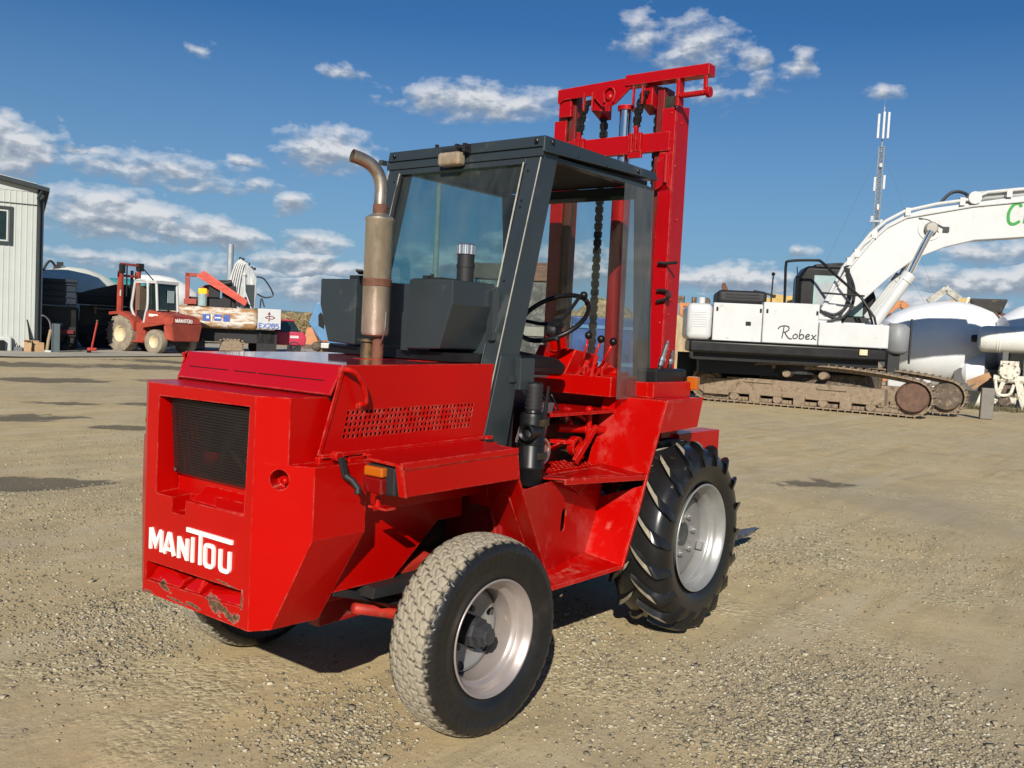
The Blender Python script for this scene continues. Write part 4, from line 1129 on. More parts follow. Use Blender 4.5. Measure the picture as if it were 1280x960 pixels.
put_wheel('front_wheel', FP, (1.259, .8105 - .155, .531), math.pi, FL)
# ================================================================== GROUND
import numpy as np
CAMX, CAMY = -3.334, -2.996
def gh(x, y):
    """ground height: nearly flat by the truck, shallow ruts and hollows farther off"""
    d = math.hypot(x, y)
    k = min(1, max(0, (math.hypot(x - .3, y) - 2.6) / 3))
    h = .010 * noise.noise((x * 1.1, y * 1.1, 0)) + .004 * noise.noise((x * 5, y * 5, 3))
    h += k * .035 * noise.noise((x * .28, y * .28, 7))
    # wheel ruts running past the truck
    for (px, py, dx, dy, wdt, dep) in ((-1.0, -.9, .80, -.60, .16, .012), (1.0, -1.7, .80, -.60, .2, .012), (2, -.2, .9, -.43, .22, .015)):
        t = (x - px) * dy - (y - py) * dx
        h -= dep * math.exp(-(t / wdt) ** 2) * (.4 + .6 * k)
    for (px, py, rx, ry, dep) in HOLLOWS:
        q = ((x - px) / rx) ** 2 + ((y - py) / ry) ** 2
        if q < 4: h -= dep * math.exp(-q * 1.2)
    return h
HOLLOWS = [(.75, 5.6, .9, .28, .05), (2.6, 11.2, 1.6, .45, .06), (5.3, 13.2, 1.6, .5, .05), (3.9, 8.6, .6, .2, .03), (7.4, .75, .55, .3, .03)]
def build_ground():
    NR, NA = 270, 400
    rs = [0.0] + [.5 * (1800 / .5) ** (i / (NR - 1)) for i in range(NR)]
    vs = [(CAMX, CAMY, gh(CAMX, CAMY))]
    for r in rs[1:]:
        for k in range(NA):
            a = 2 * math.pi * k / NA; x, y = CAMX + r * math.cos(a), CAMY + r * math.sin(a)
            z = gh(x, y) if r < 60 else -.02
            vs.append((x, y, z))
    fs = [(0, 1 + k, 1 + (k + 1) % NA) for k in range(NA)]
    for i in range(NR - 1):
        b = 1 + i * NA
        fs += [(b + k, b + NA + k, b + NA + (k + 1) % NA, b + (k + 1) % NA) for k in range(NA)]
    me = bpy.data.meshes.new('ground'); me.from_pydata(vs, [], fs)
    m = bpy.data.materials.new('dusty_gravel_soil'); m.use_nodes = True; nt = m.node_tree; b = nt.nodes['Principled BSDF']
    co = objco(nt)
    sep = N(nt, 'ShaderNodeSeparateXYZ'); nt.links.new(co, sep.inputs[0]); X, Y = sep.outputs[0], sep.outputs[1]
    base = ramp(nt, noise_(nt, .35, 4, .6, co), [(.3, (0.389, 0.300, 0.158)), (.55, (0.476, 0.366, 0.196)), (.75, (0.518, 0.410, 0.228))])
    mid = noise_(nt, 2.2, 6, .68, co, .3)
    base = mixc(nt, .55, base, ramp(nt, mid, [(.3, (0.296, 0.233, 0.126)), (.5, (0.447, 0.350, 0.192)), (.7, (0.591, 0.475, 0.272))]))
    # tyre-track streaks
    mp = N(nt, 'ShaderNodeMapping'); mp.inputs['Rotation'].default_value = (0, 0, R(37)); mp.inputs['Scale'].default_value = (.35, 4.5, 1)
    nt.links.new(co, mp.inputs[0])
    st_ = noise_(nt, 1.2, 6, .65, mp.outputs[0], .5)
    base = mixc(nt, ramp(nt, st_, [(.52, (0, 0, 0)), (.72, (0.793, 0.793, 0.680))]), base, (0.272, 0.222, 0.130))
    mp2 = N(nt, 'ShaderNodeMapping'); mp2.inputs['Rotation'].default_value = (0, 0, R(-28)); mp2.inputs['Scale'].default_value = (.16, 2.2, 1)
    nt.links.new(co, mp2.inputs[0])
    base = mixc(nt, ramp(nt, noise_(nt, 1.1, 5, .62, mp2.outputs[0], .8), [(.50, (0, 0, 0)), (.66, (.5, .5, .5))]), base, (.50, .435, .315))
    base = mixc(nt, ramp(nt, noise_(nt, .22, 4, .6, co, .5), [(.45, (0, 0, 0)), (.7, (.55, .55, .55))]), base, (.27, .235, .175))
    # fine grit: pale and dark grains
    v1 = N(nt, 'ShaderNodeTexVoronoi'); v1.inputs['Scale'].default_value = 85; nt.links.new(co, v1.inputs['Vector'])
    v2 = N(nt, 'ShaderNodeTexVoronoi'); v2.inputs['Scale'].default_value = 38; nt.links.new(co, v2.inputs['Vector'])
    hsv = N(nt, 'ShaderNodeSeparateColor'); nt.links.new(v2.outputs['Color'], hsv.inputs[0])
    grains = ramp(nt, hsv.outputs[0], [(.1, (0.188, 0.161, 0.100)), (.5, (0.447, 0.381, 0.234)), (.92, (0.663, 0.591, 0.390))])
    gp = noise_(nt, .75, 5, .62, co, .2)
    gm = ramp(nt, gp, [(.52, (0, 0, 0)), (.64, (1, 1, 1))])
    vd = ramp(nt, v2.outputs['Distance'], [(.012, (1, 1, 1)), (.02, (0, 0, 0))])
    base = mixc(nt, math_(nt, 'MULTIPLY', gm, .5), base, grains)
    hs2 = N(nt, 'ShaderNodeSeparateColor'); nt.links.new(v1.outputs['Color'], hs2.inputs[0])
    base = mixc(nt, math_(nt, 'MULTIPLY_ADD', gm, .25, .10), base, ramp(nt, hs2.outputs[1], [(.05, (0.201, 0.159, 0.089)), (.4, (0.432, 0.346, 0.192)), (.95, (0.619, 0.518, 0.309))]))
    # scattered dark flecks, clods and twigs of several sizes
    for sc_, lim, rnd in ((9, .10, .72), (23, .16, .70), (52, .22, .62)):
        vk = N(nt, 'ShaderNodeTexVoronoi'); vk.inputs['Scale'].default_value = sc_
        ds = N(nt, 'ShaderNodeMapping'); ds.inputs['Rotation'].default_value = (0, 0, R(20 + sc_)); ds.inputs['Scale'].default_value = (1, 1.9, 1)
        nt.links.new(co, ds.inputs[0]); nt.links.new(ds.outputs[0], vk.inputs['Vector'])
        cs_ = N(nt, 'ShaderNodeSeparateColor'); nt.links.new(vk.outputs['Color'], cs_.inputs[0])
        a_ = ramp(nt, vk.outputs['Distance'], [(lim * .6, (1, 1, 1)), (lim, (0, 0, 0))])
        m_ = math_(nt, 'MULTIPLY', a_, math_(nt, 'GREATER_THAN', cs_.outputs[0], rnd))
        base = mixc(nt, math_(nt, 'MULTIPLY', m_, .8), base, (.10, .085, .06))
    # dark oval patches with noise-broken edges
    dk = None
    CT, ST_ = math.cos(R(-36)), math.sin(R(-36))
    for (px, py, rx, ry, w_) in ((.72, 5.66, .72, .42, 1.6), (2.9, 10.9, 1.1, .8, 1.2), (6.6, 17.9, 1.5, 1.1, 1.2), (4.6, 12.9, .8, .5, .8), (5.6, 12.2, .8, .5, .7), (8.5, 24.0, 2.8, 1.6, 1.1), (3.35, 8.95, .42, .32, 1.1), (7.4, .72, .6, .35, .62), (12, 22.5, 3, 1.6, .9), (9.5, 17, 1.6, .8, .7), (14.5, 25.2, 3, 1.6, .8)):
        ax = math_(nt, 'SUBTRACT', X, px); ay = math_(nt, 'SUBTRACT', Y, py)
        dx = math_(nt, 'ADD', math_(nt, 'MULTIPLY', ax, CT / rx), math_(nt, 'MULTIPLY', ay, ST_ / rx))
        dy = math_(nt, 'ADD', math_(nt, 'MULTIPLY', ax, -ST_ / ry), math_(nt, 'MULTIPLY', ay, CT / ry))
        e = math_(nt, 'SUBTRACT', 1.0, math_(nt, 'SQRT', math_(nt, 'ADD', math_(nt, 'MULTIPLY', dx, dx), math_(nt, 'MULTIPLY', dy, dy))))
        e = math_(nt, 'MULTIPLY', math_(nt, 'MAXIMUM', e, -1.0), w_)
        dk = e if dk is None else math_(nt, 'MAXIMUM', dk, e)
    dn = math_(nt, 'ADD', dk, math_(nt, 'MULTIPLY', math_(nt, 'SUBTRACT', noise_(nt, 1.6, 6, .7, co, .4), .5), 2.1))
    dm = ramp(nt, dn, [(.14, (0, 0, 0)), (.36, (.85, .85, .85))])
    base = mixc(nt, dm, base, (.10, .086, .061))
    nt.links.new(base, b.inputs['Base Color'])
    b.inputs['Roughness'].default_value = .93; b.inputs['Specular IOR Level'].default_value = .25
    h = math_(nt, 'ADD', math_(nt, 'MULTIPLY', noise_(nt, 14, 6, .66, co), .75), math_(nt, 'MULTIPLY', math_(nt, 'SUBTRACT', 1.0, v2.outputs['Distance']), math_(nt, 'MULTIPLY_ADD', gm, 1.3, .04)))
    h = math_(nt, 'ADD', h, math_(nt, 'MULTIPLY', math_(nt, 'SUBTRACT', 1.0, v1.outputs['Distance']), math_(nt, 'MULTIPLY_ADD', gm, .35, .06)))
    h = math_(nt, 'ADD', h, math_(nt, 'MULTIPLY', noise_(nt, 2.5, 3, .6, co), 1.4))
    bp = N(nt, 'ShaderNodeBump'); bp.inputs['Strength'].default_value = .6; bp.inputs['Distance'].default_value = .010
    nt.links.new(h, bp.inputs['Height']); nt.links.new(bp.outputs[0], b.inputs['Normal'])
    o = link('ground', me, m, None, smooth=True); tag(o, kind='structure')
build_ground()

def build_gravel():
    rng = np.random.default_rng(5)
    # loose stones: a thin scatter everywhere plus raked-up drifts
    pts = []
    def cell(x, y): return noise.noise((x * .75, y * .75, 11)) + .5 * noise.noise((x * 2.3, y * 2.3, 5))
    heaps = [(.42, -1.85, .42, .28, 13000), (.95, -1.35, .3, .35, 3500), (.15, -1.45, .35, .2, 2500), (1.05, -2.0, .45, .22, 4500), (3.7, -.45, .75, .35, 4500), (3.2, -.1, .5, .3, 2500), (-.78, 1.5, .28, .32, 4200), (-1.1, 1.0, .3, .2, 1600), (.1, 4.3, .8, .5, 4000), (1.6, 4.6, .8, .5, 2500), (-1.0, -.2, .3, .18, 1500), (.65, -.5, .4, .14, 2200), (-1.1, 2.6, .7, .4, 2500), (-.9, -.42, .3, .12, 2200), (-.2, -1.0, .3, .2, 800), (4.3, -1.6, .8, .4, 1800), (2.3, 7.2, 1.2, .6, 2500), (4.9, -.8, .7, .3, 1500)]
    for (cx_, cy_, sx, sy, n) in heaps:
        a = R(37); g = rng.normal(size=(n, 2)) * (sx, sy)
        pts.append(np.stack([cx_ + g[:, 0] * math.cos(a) + g[:, 1] * math.sin(a), cy_ + g[:, 0] * math.sin(a) - g[:, 1] * math.cos(a)], 1))
    u = rng.random((20000, 3)); r = .9 + 13 * u[:, 0] ** 1.5; ang = R(37.7) + (u[:, 1] - .5) * R(80)
    q = np.stack([CAMX + r * np.cos(ang), CAMY + r * np.sin(ang)], 1)
    keep = np.array([cell(x, y) + .08 > t for (x, y), t in zip(q, rng.random(len(q)) * .8)]); pts.append(q[keep])
    P = np.concatenate(pts); n = len(P)
    keep0 = (P[:, 0] - CAMX) ** 2 + (P[:, 1] - CAMY) ** 2 > .5
    P = P[keep0]; n = len(P)
    Z = np.array([gh(x, y) for x, y in P])
    hp_ = np.concatenate([np.full(len(x_), 1.2 if k_ < len(pts) - 1 else 1.0) for k_, x_ in enumerate(pts)])
    hp_ = hp_[keep0]
    sz = .0018 + .0052 * rng.random(n) ** 2.8 + .006 * (rng.random(n) > .992)
    cube = np.array([[x, y, z] for x in (-1, 1) for y in (-1, 1) for z in (-1, 1)], float) * .75
    sz = sz * hp_
    V = cube[None] * (1 + .55 * (rng.random((n, 8, 3)) - .5)) * (sz[:, None] * (.75 + .6 * rng.random((n, 1))))[:, None, :] * np.array([1.15, .9, .62])
    a = rng.random(n) * 6.283; ca, sa = np.cos(a)[:, None], np.sin(a)[:, None]
    tl = (rng.random(n) - .5)[:, None] * .9
    x, y, z = V[..., 0], V[..., 1], V[..., 2]; z2 = z + x * tl; 
    W = np.stack([x * ca - y * sa + P[:, :1], x * sa + y * ca + P[:, 1:2], z2 + (Z + sz * .3)[:, None]], -1).reshape(-1, 3)
    F6 = np.array([(0, 1, 3, 2), (4, 6, 7, 5), (0, 4, 5, 1), (2, 3, 7, 6), (0, 2, 6, 4), (1, 5, 7, 3)])
    Fc = (F6[None] + (np.arange(n) * 8)[:, None, None]).reshape(-1, 4)
    me = bpy.data.meshes.new('loose_gravel')
    me.vertices.add(len(W)); me.vertices.foreach_set('co', W.ravel())
    me.loops.add(Fc.size); me.loops.foreach_set('vertex_index', Fc.ravel())
    me.polygons.add(len(Fc)); me.polygons.foreach_set('loop_start', np.arange(0, Fc.size, 4)); me.polygons.foreach_set('loop_total', np.full(len(Fc), 4))
    me.update(calc_edges=True)
    m = bpy.data.materials.new('gravel_stone'); m.use_nodes = True; nt = m.node_tree; b = nt.nodes['Principled BSDF']
    g = N(nt, 'ShaderNodeNewGeometry')
    nt.links.new(ramp(nt, g.outputs['Random Per Island'], [(0, (0.128, 0.114, 0.081)), (.35, (0.245, 0.211, 0.142)), (.7, (0.330, 0.286, 0.192)), (.97, (0.416, 0.378, 0.273)), (1, (0.533, 0.507, 0.405))]), b.inputs['Base Color'])
    b.inputs['Roughness'].default_value = .85
    o = link('loose_gravel', me, m); tag(o, 'pale grey and tan gravel stones scattered over the dusty yard', None, None, 'stuff')
build_gravel()

# far ground: pale concrete strip, dry field, hills
FIELD = M('dry_cornfield', (.33, .25, .13), .95, var=.5, vscale=3, dirt=.4, dirtcol=(.13, .11, .05), dscale=2.5)
HILL = M('hazy_far_hillside', (.12, .135, .115), 1, var=.35, vscale=.02, dirt=.45, dirtcol=(.2, .17, .11), dscale=.012)
STRIP = M('pale_concrete_apron', (.36, .33, .27), .9, var=.15, vscale=.4, dirt=.25, dirtcol=(.2, .17, .12), dscale=1.5, bump=.3, bscale=20)
def strip(name, pts, z, m):
    me = bpy.data.meshes.new(name); me.from_pydata([(x, y, z) for x, y in pts], [], [tuple(range(len(pts)))])
    return tag(link(name, me, m), kind='structure')
strip('concrete_apron', [(-6, 33.5), (10.2, 27.2), (20.5, 29.8), (34, 24), (42, 40), (-4, 50)], .045, STRIP)
def hills():
    vs = []; fs = []
    NA, NRr = 140, 7
    for i in range(NRr):
        r = 650 + i * 90
        for k in range(NA):
            a = R(-12 + 100 * k / (NA - 1))
            ht = (i / (NRr - 1)) ** .8 * (15 + 9 * noise.noise((a * 4, 1, 0)) + 3 * noise.noise((a * 22, 4, 0))) * (1.0 if a > R(42) else .6 + .4 * (a / R(42)))
            vs.append((CAMX + r * math.cos(a), CAMY + r * math.sin(a), ht - .6))
    for i in range(NRr - 1):
        for k in range(NA - 1):
            fs.append((i * NA + k, i * NA + k + 1, (i + 1) * NA + k + 1, (i + 1) * NA + k))
    me = bpy.data.meshes.new('hills'); me.from_pydata(vs, [], fs); tag(link('hills', me, HILL, None, True), kind='structure')
hills()
def corn():
    rng = random.Random(3); vs = []; fs = []
    a = R(-38.88); ca, sa = math.cos(a), math.sin(a)
    for _ in range(9000):
        lx = rng.uniform(-14, 10); ly = rng.uniform(0, 26)
        x = 41.85 + lx * ca - ly * sa; y = 53.05 + lx * sa + ly * ca
        h = rng.uniform(1.5, 2.35); t = rng.uniform(0, 6.28); w_ = .03
        n = len(vs); lean = rng.uniform(-.2, .2)
        vs += [(x - w_ * math.cos(t), y - w_ * math.sin(t), 0), (x + w_ * math.cos(t), y + w_ * math.sin(t), 0), (x + lean, y, h)]; fs.append((n, n + 1, n + 2))
        for _l in range(3):
            z = rng.uniform(.4, 1) * h; t = rng.uniform(0, 6.28); L_ = rng.uniform(.3, .55); n = len(vs)
            vs += [(x, y, z), (x + L_ * .5 * math.cos(t), y + L_ * .5 * math.sin(t), z + .18), (x + L_ * math.cos(t), y + L_ * math.sin(t), z - .15), (x + L_ * .5 * math.cos(t) + .05, y + L_ * .5 * math.sin(t), z + .05)]; fs.append((n, n + 1, n + 2, n + 3))
    me = bpy.data.meshes.new('cornfield'); me.from_pydata(vs, [], fs)
    tag(link('cornfield', me, FIELD), 'dry tan cornfield standing beyond the yard below the hills', None, None, 'stuff')
corn()
# ================================================================== BACKGROUND THINGS
def frame(x, y, deg): return (x, y, 0), R(deg)
WHITE = M('white_panel_paint', (.43, .455, .425), .45, var=.05, vscale=1.2, dirt=.12, dirtcol=(.5, .46, .38), dscale=3)
WHITE_M = M('white_machine_paint', (.49, .50, .50), .4, var=.06, vscale=1.5, coat=.1, dirt=.2, dirtcol=(.38, .355, .31), dscale=5)
WHITE_D = M('dusty_white_drum_paint', (.66, .68, .70), .5, var=.07, vscale=1.5, dirt=.15, dirtcol=(.5, .49, .46), dscale=1.6)
RUSTWHITE = M('rust_streaked_white_paint', (.6, .58, .52), .55, var=.1, vscale=3, dirt=.62, dirtcol=(.32, .16, .055), dscale=1.6, stretch=(.8, .8, 3.2))
NAVY = M('navy_tipper_paint', (.008, .016, .03), .5, var=.4, vscale=2, dirt=.15, dirtcol=(.03, .035, .045))
DARKG = M('dark_green_tipper_paint', (.007, .014, .015), .5, var=.4, vscale=2)
MUD = M('dried_mud_steel', (.25, .19, .13), .85, var=.3, vscale=5, dirt=.4, dirtcol=(.12, .085, .055), dscale=5, bump=.6, bscale=20)
MUD_D = M('muddy_dark_steel', (.10, .075, .055), .75, var=.4, vscale=6, dirt=.35, dirtcol=(.28, .21, .14), dscale=8)
RUSTY = M('red_brown_rust', (.125, .07, .048), .8, var=.3, vscale=8, bump=.4)
BRICK = M('faded_brick_red_paint', (.32, .055, .035), .5, var=.22, vscale=3, dirt=.15, dirtcol=(.3, .12, .08), dscale=6)
SALMON = M('faded_orange_red_panel', (.55, .09, .06), .55, var=.25, vscale=3, stretch=(1, 1, 4))
CREAM = M('cream_rim_paint', (.55, .47, .3), .6, var=.2, dirt=.2)
DUSTTYRE = M('dust_caked_tyre', (.24, .2, .15), .9, var=.25, vscale=4, bump=.7, bscale=14)
BLACKT = M('dark_tyre', (.02, .02, .02), .8)
DGLASS = M('dark_cab_glass', (.012, .022, .02), .08, var=.3, spec=.7)
PGLASS = M('pale_reflecting_glass', (.3, .4, .4), .1)
TEAL = M('teal_cover', (.02, .2, .22), .5)
ORANGE = M('orange_machine_paint', (.42, .16, .05), .5, var=.25, dirt=.25)
YEL = M('yellow_machine_paint', (.45, .30, .09), .5, var=.2, dirt=.2)
YELB = M('bright_yellow_plastic', (.8, .5, .01), .4)
GALV = M('galvanised_steel', (.35, .38, .4), .45, metal=.5, var=.1)
CARD = M('brown_cardboard', (.42, .27, .14), .8, var=.15)
BLUE = M('faded_blue_cab_paint', (.085, .2, .36), .45, var=.15, dirt=.12, dirtcol=(.2, .26, .3))
CRIM = M('crimson_car_paint', (.4, .025, .06), .35, dirt=.1)
SLATE = M('dark_slate_trim', (.022, .03, .035), .45)
GREEN = M('green_letter_paint', (.015, .24, .03), .5)
BLK = M('black_letter_paint', (.012, .012, .014), .5)
BLUEL = M('blue_letter_paint', (.06, .12, .4), .5, var=.3)
HOSE = M('black_hydraulic_hose', (.02, .02, .022), .45)
CONC = M('weathered_concrete', (.3, .29, .27), .85, var=.2)

def wheel_at(parent, name, c, r, w, rim_r, tm, rm, ax='y', lugs=0):
    mb = MB(Matrix.Translation(c))
    mb.lathe([(rim_r, -w * .35), (r * .85, -w * .5), (r * .97, -w * .42), (r, -w * .2), (r, w * .2), (r * .97, w * .42), (r * .85, w * .5), (rim_r, w * .35)], 36, ax)
    if lugs:
        for k in range(lugs):
            for s in (-1, 1):
                a = 2 * math.pi * (k + (.5 if s > 0 else 0)) / lugs
                def P(rr, y, da): return (rr * math.cos(a + da), y, rr * math.sin(a + da))
                mb.bar(P(r * .995, s * .02, .09), P(r * .975, s * w * .5, -.09), .05, .07, up=P(1, 0, 0))
    t = mb.build(name, tm, parent)
    autosmooth(t, 45)
    mb = MB(Matrix.Translation(c))
    mb.lathe([(rim_r, -w * .36), (rim_r * .93, -w * .36), (rim_r * .88, -w * .1), (rim_r * .6, -w * .02), (rim_r * .35, -w * .1), (.0001, -w * .14)], 32, ax)
    mb.lathe([(rim_r, w * .36), (rim_r * .93, w * .36), (rim_r * .88, w * .1), (.0001, w * .05)], 32, ax)
    mb.build('rim', rm, t, smooth=True)
    return t

# ---- white panel building -------------------------------------------------
loc, rz = frame(11.88, 31.34, -23.9)
B = thing('warehouse', 'white corrugated metal building with dark trim at the left edge', 'building', loc, rz)
mb = MB(); pts = []
# ribbed wall sheet
x = -9.0; prof = []
while x < .5:
    prof += [(x, 0), (x + .12, 0), (x + .135, .012), (x + .165, .012), (x + .18, 0)]; x += .18
prof = [(px, -q) for px, q in prof if px <= .52]
top = lambda px: 5.78 + (-px) * .27 * .35
vs = [(px, py, .0) for px, py in prof] + [(px, py, 5.78) for px, py in prof]; n_ = len(prof)
mb.add(vs, [(i, i + 1, n_ + i + 1, n_ + i) for i in range(n_ - 1)])
w = mb.build('wall', WHITE, B)
MB().box(-9, .5, .03, 9, 0, 5.76).build('side_wall', M('grey_side_wall', (.3, .32, .33), .6), B)
MB().box(.47, .70, -.04, 9.05, 0, 5.80).box(-9, .7, -.05, -.014, 5.30, 5.32).build('corner_trim', SLATE, B)
mb = MB(); mb.hexa([(-9, -.3, 7.5), (.86, -.3, 5.80), (.86, -.3, 5.94), (-9, -.3, 7.64)], [(-9, 9.2, 7.5), (.86, 9.2, 5.80), (.86, 9.2, 5.94), (-9, 9.2, 7.64)])
MB_roof = mb.build('roof', SLATE, B)
mb = MB(); mb.hexa([(-9, -.28, 7.645), (.45, -.28, 6.05), (.45, -.28, 6.03), (-9, -.28, 7.62)], [(-9, 9.1, 7.9), (.3, 9.1, 6.5), (.3, 9.1, 6.03), (-9, 9.1, 7.62)])
mb.build('roof_sheet', WHITE, MB_roof)
mb = MB(); mb.hexa([(-9, -.02, 5.76), (.5, -.02, 5.76), (.5, -.02, 5.88), (-9, -.02, 7.45)], [(-9, .02, 5.76), (.5, .02, 5.76), (.5, .02, 5.88), (-9, .02, 7.45)])
mb.build('gable', WHITE, B)
mb = MB()
for a in ((-1.75, -.28, 5.05, 5.17), (-1.75, -.28, 3.80, 3.92), (-1.75, -1.63, 3.92, 5.05), (-.40, -.28, 3.92, 5.05)): mb.box(a[0], a[1], -.05, -.013, a[2], a[3])
wf = mb.build('window_frame', SLATE, B)
mb = MB()
for a in ((-1.6, -.43, 4.99, 5.04), (-1.6, -.43, 3.93, 3.98), (-1.6, -1.55, 3.98, 4.99), (-.48, -.43, 3.98, 4.99)): mb.box(a[0], a[1], -.045, -.014, a[2], a[3])
mb.build('window_sash', WHITE, wf)
MB().box(-1.55, -.48, -.03, -.014, 3.98, 4.99).build('window_pane', DGLASS, wf)
MB().tube([(.56, -.10, .1), (.56, -.10, 5.2), (.50, -.2, 5.55), (.62, -.33, 5.8)], .05, 10).build('downpipe', SLATE, B)

# small things against the wall
loc, rz = frame(12.76, 31.02, -25.3)
t = thing('cardboard_box', 'open brown cardboard box standing against the white building', 'box', loc, rz)
mb = MB(); mb.box(-.78, -.55, -.45, -.44, .0, .42); mb.box(-.78, -.77, -.44, -.02, 0, .42); mb.box(-.78, -.3, -.03, -.02, 0, .44); mb.box(-.5, -.3, -.30, -.29, 0, .44); mb.box(-.78, -.3, -.44, -.02, 0, .02)
mb.plate([(-.42, -.5, .0), (-.13, -.42, .0), (-.14, -.42, .38), (-.40, -.5, .40)], .012); mb.plate([(-.80, -.46, .42), (-.55, -.46, .42), (-.5, -.6, .45), (-.74, -.6, .46)], .01)
mb.build('carton', CARD, t); MB().box(-.54, -.52, -.43, -.05, .02, .4).build('inner_flap', M('dark_carton', (.12, .07, .04), .9), t)
t = thing('white_sack', 'white bulk sack beside dark canisters at the foot of the building', 'sack', loc, rz)
autosmooth(MB().hexa([(-1.6, -.35, 0), (-1.15, -.35, 0), (-1.15, .0, 0), (-1.6, 0, 0)], [(-1.62, -.3, .55), (-1.17, -.3, .57), (-1.2, -.05, .55), (-1.6, -.05, .5)]).build('sack', WHITE, t, bevel=.06, segs=3))
MB().box(-1.66, -1.38, -.5, -.36, .0, .42).build('canister', BLACK, t, bevel=.03)
t = thing('toolbox', 'low grey metal crate left of the cardboard box', 'crate', loc, rz)
MB().box(-1.1, -.82, -.4, -.1, 0, .18).build('crate', M('grey_crate', (.13, .14, .15), .6), t, bevel=.015); MB().tube([(-1.06, -.25, .18), (-1.02, -.25, .34), (-.98, -.25, .18)], .02, 8).build('handle', BLACK, t)
t = thing('iron_bar', 'pair of thin iron bars leaning on the wall above the cardboard box', 'bar', loc, rz)
MB().bar((-.56, -.25, .45), (-.70, -.08, 1.18), .04, .03).build('bar', GREASE, t); MB().bar((-.60, -.25, .4), (-.68, -.1, 1.1), .025, .02).build('bar', GREASE, t)
t = thing('pickaxe', 'long curved handled pick leaning beside the dark corner', 'pickaxe', loc, rz)
MB().tube([(-.05, -.35, .02), (.0, -.3, .45), (.07, -.2, .85)], .055, 8).build('handle', M('worn_wood', (.3, .22, .14), .8), t)
MB().tube(smooth_path([(.07, -.2, .85), (.02, -.2, 1.15), (-.12, -.2, 1.33), (-.27, -.2, 1.36)], 4), [.03] * 9 + [.035] * 3 + [.05], 8).build('head', STEEL, t)
MB().tube([(-.12, -.45, .06), (.08, -.45, .05)], .06, 8).build('foot', M('pale_metal', (.5, .5, .47), .6), t)
t = thing('metal_sheet', 'dark grey steel panel leaning beside the pick near the trucks', 'panel', loc, rz)
MB().box(.10, .37, -.3, -.22, .03, 1.08).box(.10, .14, -.33, -.3, .03, 1.08).box(.33, .37, -.33, -.3, .03, 1.08).build('panel', M('slate_sheet', (.07, .09, .1), .6), t)
t = thing('floor_jack', 'red handled jack standing in the shade before the tipper truck', 'jack', loc, rz)
MB().tube([(1.45, .1, .22), (1.62, .1, 1.22)], .035, 8).build('handle', RED_DIRTY, t); MB().box(1.3, 1.62, -.05, .25, .12, .24).build('body', RED_DIRTY, t, bevel=.03)
MB().sphere((1.62, .1, 1.25), .05, 8, 6).build('grip', GREASE, t); MB().lathe([(.0001, -.04), (.08, -.04), (.08, .04), (.0001, .04)], 12, 'y', (1.36, .1, .08)).build('caster', BLACK, t)

# ---- tipper trucks in the shade
def tipper(name, label, x0, x1, zb, zt, y0, m, cx_, loc, rz):
    t = thing(name, label, 'truck', loc, rz, 'tipper trucks parked in the shade')
    mb = MB(); mb.box(x0, x1, y0, y0 + 2.3, zb, zt)
    n = int((x1 - x0) / .35)
    for k in range(4): z = zb + (zt - zb) * (k + .2) / 4; mb.box(x0 - .02, x1 + .02, y0 - .05, y0, z, z + .05)
    mb.box(x0 - .05, x1 + .05, y0 - .07, y0, zt - .08, zt + .04)
    mb.build('tipper_body', m, t, bevel=.02)
    MB().box(x0 + .1, x1, y0 + .3, y0 + 2.0, .75, zb - .05).build('chassis', BLACK, t)
    for k in range(3):
        cxw = x0 + .55 + k * (x1 - x0 - 1.1) / 2
        wheel_at(t, 'wheel', (cxw, y0 + .45, .52), .52, .35, .28, BLACKT, BLACKM)
    MB().box(x0, x1, y0 + .2, y0 + .26, .6, .95).build('side_guard', BLACKM, t)
    return t
loc, rz = frame(14.13, 31.37, -26.9)
t = tipper('tipper_truck', 'navy blue tipper truck parked in shade right beside the white building', -4.2, -.18, 1.78, 2.72, .3, NAVY, 0, loc, rz)
MB().box(-1.08, -.62, .45, .5, .98, 1.1).build('number_plate', M('dull_plate', (.1, .1, .11), .5), t)
MB().box(-1.0, -.25, .4, .45, .70, .84).build('red_reflector', M('dull_red', (.15, .01, .012), .5), t)
MB().box(-4, -.1, 1.9, 3.9, .1, 1.7).build('rear_chassis', BLACK, t)
t = tipper('tipper_truck', 'dark green tipper truck with raised sloping sides behind the red forklift', -.16, 2.0, 1.9, 2.34, 4.6, DARKG, 0, loc, rz)
mb = MB(); mb.hexa([(-.1, 4.6, 2.34), (2.0, 4.6, 2.34), (2.0, 4.6, 2.84), (1.3, 4.6, 2.8), (.3, 4.6, 2.5)], [(-.1, 4.75, 2.34), (2.0, 4.75, 2.34), (2.0, 4.75, 2.84), (1.3, 4.75, 2.8), (.3, 4.75, 2.5)]); mb.build('side_board', DARKG, t)
mb = MB(); mb.box(.35, 1.6, 4.3, 4.5, 1.84, 1.90); mb.box(.45, 1.6, 4.3, 4.55, 1.70, 1.76); mb.box(.5, .6, 4.4, 4.5, 1.5, 1.86); mb.build('loading_plank', M('grey_wood', (.2, .17, .13), .8), t)
MB().box(.2, 2.0, 5.0, 6.6, .25, 1.85).build('lower_frame', BLACK, t)

def drum(name, label, loc, rz, prof, axis_deg, tilt, c, m, cat='drum', n=64):
    t = thing(name, label, cat, loc, rz, 'white mixer drums around the yard')
    Mx = Matrix.Translation(c) @ Matrix.Rotation(R(axis_deg), 4, 'Z') @ Matrix.Rotation(R(tilt), 4, 'Y')
    mb = MB(Mx); mb.lathe(prof, n, 'x'); o = mb.build('drum_shell', m, t); autosmooth(o, 30)
    return t, Mx
